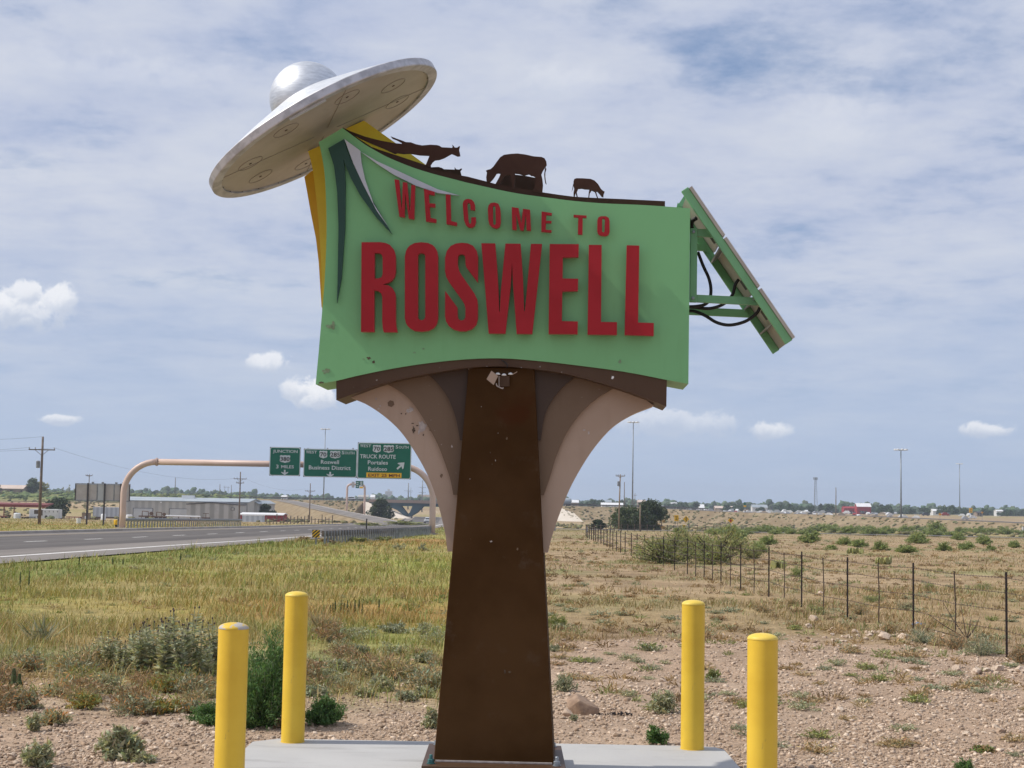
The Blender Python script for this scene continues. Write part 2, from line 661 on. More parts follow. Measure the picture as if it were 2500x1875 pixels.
# --- materials of the setting
def road_extra(a_, b_):
    def f(t, co, col):
        c_ = t.mix(t.ss(t.noise(t.vm('MULTIPLY', co, (1.1, .02, 1)), 1.0, 5, .6), .38, .62), a_, b_)
        c_ = t.mix(t.ss(t.noise(t.vm('MULTIPLY', co, (.25, .05, 1)), 1.0, 3, .5), .55, .6, 0, .3), c_, tuple(v * .75 for v in a_))
        return t.mix(t.ss(t.noise(t.vm('MULTIPLY', co, (.3, 1.6, 1)), .8, 6, .7), .64, .67, 0, .5), c_, (.06, .055, .052))
    return f


m_asph = material("asphalt", (.1, .1, .1), rough=.9, spec=.2, bump=.3, bscale=60, extra=road_extra((.100, .090, .084), (.140, .127, .118)))
m_asph2 = material("asphalt_shoulder", (.2, .2, .2), rough=.92, spec=.2, bump=.3, bscale=60, extra=road_extra((.185, .165, .150), (.235, .21, .19)))
m_white = material("road_paint_white", (.78, .76, .73), (.66, .64, .6), 2.0, 0.7)
m_yellowline = material("road_paint_yellow", (.55, .40, .20), (.42, .33, .2), 1.0, 0.7)
m_conc = material("pale_concrete", (.40, .395, .385), (.465, .46, .45), 2.2, 0.85, bump=.15, bscale=120, contrast=(.3, .7))
m_conc2 = material("old_concrete", (.30, .265, .235), (.38, .34, .305), 0.5, 0.9, bump=.2, bscale=8)
m_slope = material("slope_paving", (.60, .52, .42), (.70, .62, .52), 0.12, 0.85)
m_galv = material("galvanised_steel", (.20, .21, .23), (.30, .31, .33), 3.0, 0.5, 0.55)
m_galvpole = material("galvanised_pole", (.17, .19, .21), (.24, .26, .28), 1.0, 0.5, 0.4)


def strip(name, ys, offs, mat, dz, parent=None, kind='structure', xc=None, zfn=None):
    """a sheet along the highway between two offsets from its centre line"""
    V = []; Fs = []
    for i, y in enumerate(ys):
        c = float(np.interp(y, RCY, RCX)) if xc is None else xc(y)
        zz = float(hgt(c, y)) if zfn is None else zfn(y)
        for o_ in offs:
            V.append((c + o_, y, zz + dz))
    n = len(offs)
    for i in range(len(ys) - 1):
        for k in range(n - 1):
            Fs.append((i * n + k, i * n + k + 1, (i + 1) * n + k + 1, (i + 1) * n + k))
    o = mesh_np(name, V, Fs, mat, parent)
    if kind: tag(o, kind=kind)
    return o


ROADY = list(np.arange(-60, 300, 6.0)) + list(np.arange(300, 761, 15.0))
strip("highway_shoulder", ROADY, (-9.6, -7.4, 5.0, 10.6), m_asph2, 0.05)
strip("highway", ROADY, (-7.4, -3.0, 0, 3, 5.0), m_asph, 0.054)
strip("edge_line", ROADY, (8.10, 8.42), m_white, 0.054)
strip("median_line", ROADY, (-7.1, -6.9), m_yellowline, 0.058)
dash = MB()
y = 9.5
while y < 330:
    vs = []
    for yy in (y, y + 3.4):
        c = float(np.interp(yy, RCY, RCX)); z = float(hgt(c, yy)) + .060
        vs += [(c - .13, yy, z), (c + .13, yy, z)]
    dash.add(vs, [(0, 1, 3, 2)])
    y += 10.2
tag(dash.build("lane_dashes", m_white), kind='structure')
# low concrete kerb wall along the far edge
V = []; Fs = []
prof = ((-9.9, -.1), (-9.9, .17), (-10.15, .20), (-10.15, -.1))
for y in ROADY:
    c = float(np.interp(y, RCY, RCX)); z = float(hgt(c, y))
    for (o_, h_) in prof:
        V.append((c + o_, y, z + h_ + .05))
for i in range(len(ROADY) - 1):
    for k in range(3):
        Fs.append((i * 4 + k, i * 4 + k + 1, (i + 1) * 4 + k + 1, (i + 1) * 4 + k))
tag(mesh_np("kerb_wall", V, Fs, m_conc2), kind='structure')


def berm(name, pts, top, side, slope, mat, kind='structure', base=-6.0):
    """a raised road bed along 3-D points: flat top and sloping sides"""
    V = []; Fs = []
    for i, p_ in enumerate(pts):
        a_ = Vector(pts[max(i - 1, 0)]); b_ = Vector(pts[min(i + 1, len(pts) - 1)])
        d = (b_ - a_); d.z = 0; d.normalize()
        nrm = Vector((-d.y, d.x, 0))
        q = Vector(p_)
        hgt_ = q.z - base
        for k, (o_, zz) in enumerate(((-top - slope * hgt_, base), (-top - slope * hgt_ * .5, (base + q.z) / 2), (-top, q.z), (top, q.z), (top + slope * hgt_ * .5, (base + q.z) / 2), (top + slope * hgt_, base))):
            w = q + nrm * o_
            V.append((w.x, w.y, zz))
    n = 6
    for i in range(len(pts) - 1):
        for k in range(n - 1):
            Fs.append((i * n + k, i * n + k + 1, (i + 1) * n + k + 1, (i + 1) * n + k))
    Fs2 = [tuple(range(n))[::-1], tuple((len(pts) - 1) * n + k for k in range(n))]
    me = bpy.data.meshes.new(name)
    me.from_pydata(V, [], Fs + Fs2)
    o = link(name, me, mat)
    return tag(o, kind=kind)


def sub(pts, n=8):
    out = []
    for a_, b_ in zip(pts[:-1], pts[1:]):
        for k in range(n):
            out.append(Vector(a_).lerp(Vector(b_), k / n))
    out.append(Vector(pts[-1]))
    return out


def slope_extra(t, co, col):
    pos = t.new('ShaderNodeNewGeometry').outputs['Position']
    f = t.ss(t.noise(pos, .16, 6, .7), .38, .62)
    c = t.mix(f, (.225, .165, .10), (.33, .255, .16))
    c = t.mix(t.ss(t.noise(pos, .9, 5, .7), .42, .62, 0, .6), c, (.20, .155, .09))
    return t.mix(t.ss(t.noise(pos, .45, 5, .7), .55, .68, 0, .55), c, (.17, .15, .08))


m_bank = material("dry_embankment", (.3, .2, .1), rough=.95, spec=.05, extra=slope_extra, bump=.2, bscale=2.5)


def P3(px, Y, z):
    return Vector(((px - 1244.8) / F * Y, Y, z))


OL = sub([P3(100, 940, 2.6), P3(500, 780, 2.9), P3(690, 715, 2.9), P3(905, 700, 2.6)])
OR = sub([P3(1370, 700, 2.1), P3(1600, 692, 1.9), P3(1800, 660, .75), P3(2100, 590, .3), P3(2500, 480, -.75), P3(2900, 400, -1.8)])
berm("embankment", OL, 7, 1, 2.0, m_bank)
berm("embankment", OR, 7, 1, 2.0, m_bank)
RAMP = [P3(992, 322, -2.9), P3(955, 358, -2.75), P3(905, 408, -2.2), P3(850, 458, -1.45), P3(788, 525, -.35), P3(738, 600, 1.1), P3(695, 690, 2.4), P3(664, 740, 2.9)]
RAMP = sub(RAMP, 5)
berm("ramp_bank", [q - Vector((0, 0, .06)) for q in RAMP], 5.2, 1, 1.6, m_bank, base=-5.2)


def deck(name, pts, w, mat, dz, o0=None, o1=None):
    V = []; Fs = []
    o0 = -w if o0 is None else o0; o1 = w if o1 is None else o1
    for i, p_ in enumerate(pts):
        a_ = pts[max(i - 1, 0)]; b_ = pts[min(i + 1, len(pts) - 1)]
        d = (b_ - a_); d.z = 0; d.normalize(); nrm = Vector((-d.y, d.x, 0))
        for o_ in (o0, o1):
            q = p_ + nrm * o_
            V.append((q.x, q.y, p_.z + dz))
    for i in range(len(pts) - 1):
        Fs.append((2 * i, 2 * i + 1, 2 * i + 3, 2 * i + 2))
    return tag(mesh_np(name, V, Fs, mat), kind='structure')


deck("ramp_road", RAMP, 4.3, m_asph2, .03)
deck("ramp_edge_line", RAMP, 1, m_white, .036, -3.8, -3.55)
deck("ramp_edge_line", RAMP, 1, m_yellowline, .036, 3.55, 3.8)
deck("overpass_road", OL, 6.5, m_asph, .03)
deck("overpass_road", OR, 6.5, m_asph, .03)
SIDE = sub([P3(-300, 640, -.2), P3(0, 632, .05), P3(185, 640, .2), P3(330, 655, .5), P3(700, 700, 2.4)])
deck("side_road", [Vector((q.x, q.y, float(hgt(q.x, q.y)))) for q in SIDE], 7, m_asph2, .12)
FR = sub([P3(1330, 262, 0), P3(1700, 264, 0), P3(2300, 255, 0), P3(2900, 240, 0)])
deck("frontage_road", [Vector((q.x, q.y, float(hgt(q.x, q.y)))) for q in FR], 4.5, m_asph, .22)

# concrete pad under the sign
pad = MB()
c = 0.17
ol = [(PADX0, PADY0), (PADX1, PADY0), (PADX1, PADY1 - .16), (PADX1 - .05, PADY1 - .05), (PADX1 - .16, PADY1), (PADX0 + c, PADY1), (PADX0, PADY1 - c)]
pad.prism([ol], lambda q: (q[0], q[1], 0.0), lambda q: (q[0], q[1], -.25))


def pad_extra(t, co, col):
    f = t.ss(t.noise(co, 1.3, 6, .6), .3, .7)
    c_ = t.mix(f, (.415, .41, .405), (.47, .465, .455))
    c_ = t.mix(t.ss(t.noise(t.vm('MULTIPLY', co, (1, 6, 1)), 1.1, 5, .65), .54, .68, 0, .5), c_, (.29, .28, .27))
    return t.mix(t.ss(t.noise(co, 70, 2, .5), .68, .74, 0, .6), c_, (.2, .19, .18))


m_pad = material("pad_concrete", (.5, .5, .5), rough=.85, bump=.12, bscale=160, extra=pad_extra)
tag(pad.build("pavement", m_pad, bevel=.012), kind='structure')

# ================================================================== THE WELCOME SIGN
PSI = 0.04                                     # the panel's right end is a little nearer
UA = Vector((math.cos(PSI), -math.sin(PSI), 0))   # along the panel
VA = Vector((math.sin(PSI), math.cos(PSI), 0))    # into the panel
P0 = Vector((0, 9.95, 0))


def S(px, py, v=0.0):
    d = ray(px, py)
    k = ((P0 + VA * v) - CAM).dot(VA) / d.dot(VA)
    return CAM + d * k


def zm(ox, oy, s, pts):
    return [(ox + a_ / s, oy + b_ / s) for a_, b_ in pts]


Z1 = lambda pts: zm(500, 100, 3.3185, pts)
Z2 = lambda pts: zm(720, 270, 2.812, pts)
Z3 = lambda pts: zm(1250, 350, 2.765, pts)
Z4 = lambda pts: zm(750, 830, 2.3284, pts)
Z6 = lambda pts: zm(1000, 320, 4.254, pts)
ZA = lambda pts: zm(840, 580, 5.53, pts)
ZB = lambda pts: zm(1160, 580, 4.809, pts)
ZC = lambda pts: zm(930, 420, 3.749, pts)
Z8 = lambda pts: zm(1660, 440, 3.77, pts)


def plate(loops, v0, v1, name, mat, parent, bevel=0.0, smooth=False):
    """a plate whose front outline is given in photo places, lying at depth v0 of the sign, v1-v0 thick"""
    mb = MB()
    mb.prism(loops, lambda q: S(q[0], q[1], v0), lambda q: S(q[0], q[1], v0) + VA * (v1 - v0))
    return mb.build(name, mat, parent, bevel=bevel)


def paint_extra(base, dirt, amount=.25, sc=3.0, spots=.0):
    def f(t, co, col):
        n = t.ss(t.noise(co, sc, 6, .62), .42, .72, 0, amount)
        c_ = t.mix(n, base, dirt)
        n2 = t.ss(t.noise(t.vm('MULTIPLY', co, (5, 5, .7)), 2.2, 5, .6), .55, .75, 0, amount * .8)
        c_ = t.mix(n2, c_, dirt)
        if spots:
            c_ = t.mix(t.ss(t.noise(co, 34, 2, .5), .735, .76, 0, spots), c_, (.55, .5, .47))
        return c_
    return f


m_green = material("mint_green_paint", (.2, .5, .2), rough=.42, spec=.35, bump=.04, bscale=60, extra=paint_extra((.195, .465, .205), (.17, .40, .17), .45, 2.2))
m_green2 = material("green_steel_paint", (.2, .5, .2), rough=.45, spec=.4, bump=.04, bscale=60, extra=paint_extra((.155, .37, .185), (.12, .28, .13), .5, 4))
m_red = material("red_letter_paint", (.33, .012, .018), (.37, .014, .022), 5, .55, spec=.25)
m_red_edge = material("lit_red_edge", (.42, .09, .07), (.38, .07, .06), 5, .6)  # paler red for letter sides: the look of sunlit edges, put into the colour
m_brown = material("brown_paint", (.1, .06, .04), rough=.5, spec=.3, bump=.06, bscale=80, extra=paint_extra((.080, .043, .022), (.062, .030, .014), .7, 2.0, .5))
m_rust = material("brown_steel_silhouette", (.052, .025, .017), (.062, .031, .021), 6, .65, spec=.15)
m_fin_dark = material("dark_brown_paint", (.1, .06, .04), rough=.55, spec=.3, bump=.05, bscale=80, extra=paint_extra((.060, .037, .025), (.05, .03, .021), .6, 2.0))
m_fin_mid = material("mid_brown_paint", (.1, .06, .04), rough=.55, spec=.3, bump=.05, bscale=80, extra=paint_extra((.165, .108, .068), (.14, .088, .053), .6, 2.2, .3))
m_fin_tan = material("dusty_tan_paint", (.1, .06, .04), rough=.6, spec=.3, bump=.05, bscale=80, extra=paint_extra((.42, .31, .235), (.365, .26, .19), .6, 2.4, .25))
m_yel = material("yellow_paint", (.86, .62, .05), (.80, .56, .045), 4, .45, spec=.4)
m_yel2 = material("deep_yellow", (.72, .45, .02), (.66, .40, .016), 4, .45, spec=.4)  # deeper, more orange yellow for the back wing
m_dkgreen = material("dark_green_paint", (.015, .062, .042), (.013, .054, .037), 5, .45)
m_silver_paint = material("pale_grey_paint", (.52, .56, .62), (.48, .52, .58), 5, .5)


def brushed(t, co, col):
    n = t.noise(t.vm('MULTIPLY', co, (3, 3, 14)), 5, 6, .65)
    return t.mix(t.ss(n, .3, .7), (.55, .57, .60), (.72, .74, .77))


m_alu = material("brushed_aluminium", (.6, .6, .6), rough=.46, metal=.8, bump=.05, bscale=90, extra=brushed)


def rimmed(t, co, col):
    n = t.noise(co, 9, 6, .6)
    return t.mix(t.ss(n, .4, .6), (.40, .40, .42), (.55, .55, .58))


m_rim = material("weathered_metal_rim", (.5, .5, .5), rough=.5, metal=.5, extra=rimmed)


def under(t, co, col):
    n = t.noise(co, 2.5, 6, .65)
    c_ = t.mix(t.ss(n, .35, .7), (.45, .41, .355), (.37, .33, .28))
    return t.mix(t.ss(t.noise(co, 7, 5, .7), .60, .72, 0, .5), c_, (.26, .22, .17))


m_under = material("dusty_saucer_underside", (.5, .45, .4), rough=.55, metal=.1, extra=under)
m_black = material("black_rubber", (.02, .018, .018), rough=.6)
m_bolt = material("zinc_bolt", (.32, .36, .40), (.22, .24, .26), 20, .45, .6)
m_teal = material("teal_nut", (.05, .15, .15), rough=.5, metal=.3)
m_module = material("module_backsheet", (.40, .37, .32), (.34, .31, .27), 3, .5)
m_alu_edge = material("module_edge", (.62, .63, .66), rough=.4, metal=.5)
m_bulb = material("white_bulb", (.82, .82, .80), rough=.3)
m_torn = material("torn_sticker_paper", (.50, .45, .42), (.36, .31, .29), 30, .8)
m_chip = material("bare_chipped_patch", (.055, .035, .025), (.12, .09, .06), 30, .8)
m_faded = material("faded_sticker", (.22, .33, .20), (.19, .25, .14), 30, .8)

sbase = P0 + VA * 0.26
SIGN = thing("welcome_sign", "green WELCOME TO ROSWELL sign on a tapered brown post with a flying saucer on top",
             "welcome sign", (sbase.x, sbase.y, 0.0), None)

# --- base plate with bolts
bpz = 0.095
bp = MB()
q0, q1 = at(1029, 1860, 9.86), at(1382, 1865, 9.86)
bx0, bx1, by0, by1 = q0.x, q1.x, 9.86, 10.78
bp.box(((bx0 + bx1) / 2, (by0 + by1) / 2, bpz - .011), (bx1 - bx0, by1 - by0, .024))
bplate = bp.build("base_plate", m_brown, SIGN, bevel=.003)
for i, (ax, ay) in enumerate(((bx0 + .055, by0 + .09), (bx1 - .055, by0 + .09), (bx0 + .06, by1 - .06), (bx1 - .06, by1 - .06))):
    b_ = MB()
    b_.lathe([(.027, bpz + .001), (.027, bpz + .006)], (ax, ay, 0), 16)
    b_.lathe([(.019, bpz + .006), (.021, bpz + .009), (.021, bpz + .028), (.018, bpz + .031)], (ax, ay, 0), 6)
    b_.lathe([(.011, bpz + .031), (.011, bpz + .055), (.009, bpz + .058)], (ax, ay, 0), 10)
    b_.lathe([(.02, bpz - .05), (.02, bpz - .024)], (ax, ay, 0), 6)
    b_.lathe([(.012, 0.0), (.012, bpz - .05)], (ax, ay, 0), 8)
    o = b_.build("anchor_bolt", m_teal if i == 0 else m_bolt, bplate)
    if i == 0: o['label'] = "teal painted anchor bolt at the front left of the plate"
gb = MB()
gb.box(((bx0 + bx1) / 2, (by0 + by1) / 2 + .03, bpz / 2 - .012), (bx1 - bx0 - .2, by1 - by0 - .16, bpz - .026))
gb.build("grout_block", m_chip, SIGN)

# --- post
PT = [S(1144, 896, .06), S(1304.5, 899, .06), S(1352, 1858.5, .06), S(1059, 1853.5, .06)]
zb = bpz + .004
PT[2] = Vector((PT[2].x, PT[2].y, zb)); PT[3] = Vector((PT[3].x, PT[3].y, zb))
po = MB()
f4 = PT + [PT[0] + VA * .40, PT[1] + VA * .40, PT[2] + VA * .60, PT[3] + VA * .60]
po.add(f4, [(0, 1, 2, 3), (7, 6, 5, 4), (0, 4, 5, 1), (1, 5, 6, 2), (2, 6, 7, 3), (3, 7, 4, 0)])


def post_extra(t, co, col):
    n = t.ss(t.noise(co, 1.6, 6, .62), .35, .68)
    c_ = t.mix(n, (.068, .033, .012), (.047, .021, .006))
    c_ = t.mix(t.ss(t.noise(t.vm('ADD', co, (3, 1, 7)), 3.2, 6, .7), .58, .72, 0, .55), c_, (.085, .055, .036))
    st = t.new('ShaderNodeSeparateXYZ'); t.l.new(co, st.inputs[0])
    # rust run below the lamp bracket
    u2 = t.m('MULTIPLY', t.m('SUBTRACT', st.outputs[0], 0.03), 5.2)
    w2 = t.m('MULTIPLY', t.m('SUBTRACT', st.outputs[2], 2.36), 6.0)
    d2 = t.m('ADD', t.m('SQRT', t.m('ADD', t.m('MULTIPLY', u2, u2), t.m('MULTIPLY', w2, w2))), t.m('MULTIPLY', t.m('SUBTRACT', t.noise(co, 9, 5, .6), .5), 1.6))
    c_ = t.mix(t.ss(d2, .2, .95, .75, 0), c_, (.055, .016, .004))
    return t.mix(t.ss(t.noise(co, 34, 2, .5), .80, .82, 0, .4), c_, (.42, .36, .32))


m_post = material("weathered_brown_post", (.1, .05, .03), rough=.68, spec=.06, bump=.07, bscale=70, extra=post_extra)
po.build("post", m_post, SIGN, bevel=.004)
wb = MB()
wb.beam(PT[3] + Vector((.01, -.004, .004)) - VA * .004, PT[2] + Vector((-.01, -.004, .004)) - VA * .004, .012, .010)
wb.build("weld_bead", m_torn, SIGN)

# --- curved fins
FL = [("fin", Z4([(675, 190), (735, 240), (800, 330), (840, 430), (858, 510), (868, 570), (1000, 575), (1100, 400), (1100, 140), (800, 150)]), .10, .42, m_fin_dark, "dark brown innermost fin, left of the post"),
      ("fin", Z4([(440, 245), (520, 288), (600, 358), (680, 480), (740, 590), (790, 720), (815, 800), (830, 880), (1000, 882), (1100, 600), (1100, 140), (700, 150)]), .13, .39, m_fin_mid, "mid brown middle fin, left of the post"),
      ("fin", Z4([(245, 326), (330, 363), (430, 428), (530, 520), (620, 650), (690, 780), (740, 920), (780, 1080), (797, 1202), (1000, 1204), (1100, 800), (1100, 140), (600, 160), (420, 235)]), .16, .36, m_fin_tan, "dusty tan outermost fin, left of the post"),
      ("fin", Z4([(1530, 205), (1450, 268), (1380, 360), (1345, 450), (1328, 570), (1200, 573), (1110, 400), (1110, 140), (1400, 160)]), .10, .42, m_fin_dark, "dark brown innermost fin, right of the post"),
      ("fin", Z4([(1750, 270), (1650, 330), (1560, 410), (1480, 520), (1420, 650), (1380, 780), (1345, 882), (1200, 884), (1110, 600), (1110, 140), (1500, 165)]), .13, .39, m_fin_mid, "mid brown middle fin, right of the post"),
      ("fin", Z4([(1970, 372), (1850, 420), (1740, 490), (1640, 600), (1560, 720), (1490, 850), (1430, 1000), (1390, 1120), (1368, 1209), (1200, 1208), (1110, 800), (1110, 140), (1600, 180), (1800, 255)]), .16, .36, m_fin_tan, "dusty tan outermost fin, right of the post")]


def dense(pts, n=3, closed_part=None):
    """Catmull-Rom through an open run of points"""
    out = []
    for i in range(len(pts) - 1):
        p0 = pts[max(i - 1, 0)]; p1 = pts[i]; p2 = pts[i + 1]; p3 = pts[min(i + 2, len(pts) - 1)]
        for k in range(n):
            u = k / n
            out.append(tuple(.5 * (2 * p1[j] + (p2[j] - p0[j]) * u + (2 * p0[j] - 5 * p1[j] + 4 * p2[j] - p3[j]) * u * u + (3 * p1[j] - p0[j] - 3 * p2[j] + p3[j]) * u ** 3) for j in range(2)))
    out.append(pts[-1])
    return out


ncurve = (6, 8, 9, 5, 7, 9)
for (nm, pts, v0, v1, mt, lb), k in zip(FL, ncurve):
    o = plate([dense(pts[:k], 4) + pts[k:]], v0, v1, nm, mt, SIGN)
    o['label'] = lb

# --- arched beam
arch_top = dense(Z4([(165, 231), (300, 199), (500, 159), (700, 129), (900, 109), (1100, 103), (1300, 117), (1500, 139), (1800, 179), (2045, 227)]), 3)
arch_bot = dense(Z4([(2042, 378), (1900, 322), (1750, 270), (1500, 200), (1290, 165), (1100, 150), (915, 158), (675, 195), (440, 245), (300, 293), (165, 342)]), 3)
plate([[(a_, b_ - 6) for a_, b_ in arch_top] + arch_bot], .012, .44, "arched_beam", m_brown, SIGN, bevel=.003)

# --- panel
green_top = Z1([(1115, 705), (1210, 775), (1300, 840), (1400, 898), (1500, 950), (1700, 1030), (1900, 1090), (2100, 1140)]) + Z6([(400, 490), (640, 545), (840, 590), (1000, 625), (1200, 660), (1500, 700), (1700, 725), (2000, 750)]) + [(1560, 500), (1623.6, 504), (1685, 508.5)]
bot = Z4([(2167, 250), (2050, 228), (1800, 180), (1500, 140), (1300, 118), (1100, 104), (900, 110), (700, 130), (500, 160), (300, 200), (165, 232), (48, 252)])
left_edge = Z2([(163, 1659), (185, 1400), (205, 1150), (217, 850), (213, 600), (200, 400), (165, 215)])
panel_ol = [(778, 347)] + dense(green_top, 3) + dense(bot, 3) + dense(left_edge, 3)[:-1]
PANEL = plate([panel_ol], 0.0, .50, "panel", m_green, SIGN, bevel=.004)

# --- brown top trim with the cattle
trim_low = [(a_, b_ + 4) for a_, b_ in reversed(dense(green_top[:-1], 3))]
trim_up = Z1([(1117, 698), (1230, 780), (1350, 858), (1450, 893), (1550, 925), (1700, 975), (1800, 1008), (1830, 1022)]) + Z6([(230, 395), (540, 462), (600, 472), (790, 521), (890, 548), (1000, 570), (1200, 605), (1378, 635), (1550, 661), (1705, 681), (1850, 690), (2000, 697), (2212, 706)]) + [(1623.6, 491)]
plate([trim_up + trim_low], .06, .075, "top_trim", m_rust, SIGN)
run_cow = Z1([(1125, 705), (1190, 735), (1300, 775), (1420, 806), (1540, 828), (1600, 833), (1590, 822), (1555, 803), (1520, 790), (1505, 772), (1560, 793), (1600, 807), (1630, 819), (1670, 821), (1710, 836), (1760, 846), (1830, 840), (1880, 843), (1900, 848), (1920, 861), (1980, 864), (2003, 866), (2008, 858), (2003, 840), (2016, 850), (2024, 862), (2045, 864), (2055, 855), (2067, 852), (2063, 868), (2060, 880), (2067, 912), (2070, 931), (2048, 935), (2020, 922), (2000, 914), (1980, 925), (1940, 948), (1900, 962), (1865, 966), (1845, 982), (1830, 1005), (1832, 1024), (1786, 1012), (1800, 980), (1812, 950), (1820, 929), (1740, 925), (1660, 911), (1610, 915), (1560, 907), (1540, 914), (1450, 872), (1350, 832), (1250, 786), (1150, 728)])
plate([run_cow], .055, .070, "cattle_silhouette", m_rust, SIGN)['label'] = "running cow silhouette trailing a long streak"
lying = Z6([(205, 392), (215, 376), (255, 374), (300, 372), (335, 382), (358, 396), (420, 398), (468, 400), (466, 375), (476, 385), (484, 396), (515, 400), (530, 390), (543, 388), (538, 402), (527, 412), (540, 462), (545, 475), (380, 450), (230, 410)])
plate([lying], .40, .415, "cattle_silhouette", m_rust, SIGN)['label'] = "low cow back and horns behind the top edge"
big = Z6([(800, 530), (795, 480), (803, 430), (792, 410), (815, 400), (840, 395), (870, 368), (900, 325), (940, 272), (980, 246), (1050, 236), (1120, 232), (1200, 242), (1290, 262), (1370, 268), (1402, 282), (1420, 315), (1425, 350), (1408, 378), (1385, 410), (1368, 450), (1380, 500), (1386, 560), (1378, 645), (1275, 628), (1300, 570), (1310, 520), (1306, 480), (1290, 470), (1280, 462), (1270, 467), (1240, 448), (1190, 461), (1140, 445), (1095, 440), (1092, 520), (1088, 605), (1062, 598), (1058, 530), (1045, 458), (985, 466), (945, 535), (932, 560), (890, 552), (930, 480), (945, 443), (925, 438), (905, 441), (880, 480), (855, 512), (835, 530)])
plate([big], .055, .070, "cattle_silhouette", m_rust, SIGN)['label'] = "large grazing cow silhouette with lowered head"
plate([Z6([(1412, 373), (1421, 395), (1410, 430), (1410, 470), (1414, 510), (1423, 552), (1411, 545), (1401, 500), (1397, 450), (1404, 400)])], .056, .066, "cow_tail", m_rust, SIGN)
plate([Z6([(930, 565), (950, 520), (985, 462), (1045, 456), (1095, 452), (1200, 464), (1310, 486), (1320, 540), (1320, 640), (1100, 610), (930, 580)])], .42, .435, "cattle_silhouette", m_rust, SIGN)['label'] = "second cow body seen between the big cow's legs"
calf = Z6([(1703, 684), (1702, 640), (1710, 600), (1701, 560), (1702, 520), (1712, 496), (1735, 489), (1800, 490), (1880, 496), (1920, 512), (1958, 550), (1988, 600), (2008, 618), (2026, 628), (2016, 655), (2013, 686), (1995, 681), (1975, 655), (1950, 628), (1938, 628), (1945, 660), (1957, 692), (1947, 692), (1925, 632), (1905, 622), (1890, 616), (1872, 645), (1866, 690), (1856, 690), (1860, 640), (1867, 606), (1840, 604), (1820, 604), (1790, 596), (1750, 600), (1736, 635), (1747, 684), (1735, 684), (1724, 642), (1713, 686)])
plate([calf], .055, .070, "cattle_silhouette", m_rust, SIGN)['label'] = "small calf silhouette grazing at the right"
plate([Z6([(1706, 535), (1702, 570), (1696, 600), (1684, 629), (1690, 598), (1697, 555)])], .056, .066, "calf_tail", m_rust, SIGN)

# --- letters
R_ = [ZA([(235, 62), (490, 62), (560, 72), (620, 100), (670, 160), (692, 230), (697, 300), (697, 460), (685, 520), (650, 575), (600, 608), (520, 632), (600, 645), (650, 680), (685, 740), (697, 800), (697, 1120), (702, 1190), (720, 1275), (535, 1275), (521, 1220), (515, 1130), (515, 800), (500, 750), (460, 720), (407, 712), (407, 1272), (228, 1272)]),
      ZA([(412, 207), (470, 207), (505, 225), (520, 270), (520, 490), (505, 535), (470, 550), (412, 552)])]
O_ = [ZA([(820, 260), (835, 180), (858, 140), (890, 105), (950, 74), (1040, 62), (1130, 72), (1195, 100), (1230, 135), (1255, 180), (1268, 250), (1268, 1090), (1255, 1150), (1235, 1190), (1200, 1225), (1140, 1255), (1045, 1268), (950, 1258), (890, 1222), (855, 1190), (835, 1155), (820, 1090)]),
      ZA([(997, 240), (1010, 217), (1045, 207), (1080, 217), (1095, 245), (1095, 1070), (1080, 1105), (1045, 1116), (1010, 1105), (997, 1075)])]
S_ = [ZA([(1806, 608), (1650, 400), (1640, 370), (1637, 290), (1628, 240), (1600, 223), (1560, 226), (1541, 250), (1535, 300), (1535, 370), (1550, 440), (1585, 505), (1760, 755), (1798, 835), (1806, 920), (1804, 1100), (1783, 1175), (1725, 1235), (1640, 1262), (1560, 1262), (1480, 1240), (1412, 1190), (1375, 1130), (1362, 1060), (1365, 718), (1530, 943), (1533, 1060), (1545, 1102), (1580, 1120), (1620, 1110), (1636, 1075), (1638, 960), (1627, 905), (1595, 848), (1420, 605), (1378, 530), (1362, 450), (1363, 270), (1385, 182), (1440, 112), (1510, 80), (1590, 70), (1670, 78), (1740, 110), (1790, 178), (1808, 260)])]
BIG = [R_, O_, S_,
       [ZB([(72, 66), (235, 68), (258, 350), (275, 640), (283, 868), (290, 868), (300, 640), (355, 70), (533, 72), (560, 450), (575, 860), (583, 862), (592, 780), (655, 73), (785, 75), (725, 640), (670, 1130), (487, 1128), (445, 560), (433, 295), (418, 560), (355, 1126), (158, 1124), (120, 640)])],
       [ZB([(875, 75), (1217, 77), (1214, 228), (1030, 232), (1026, 480), (1210, 483), (1206, 626), (1024, 632), (1018, 980), (1206, 985), (1203, 1132), (862, 1130)])],
       [ZB([(1335, 85), (1486, 86), (1478, 990), (1666, 993), (1664, 1141), (1320, 1137)])],
       [ZB([(1780, 90), (1928, 94), (1913, 997), (2098, 1003), (2096, 1153), (1756, 1141)])]]
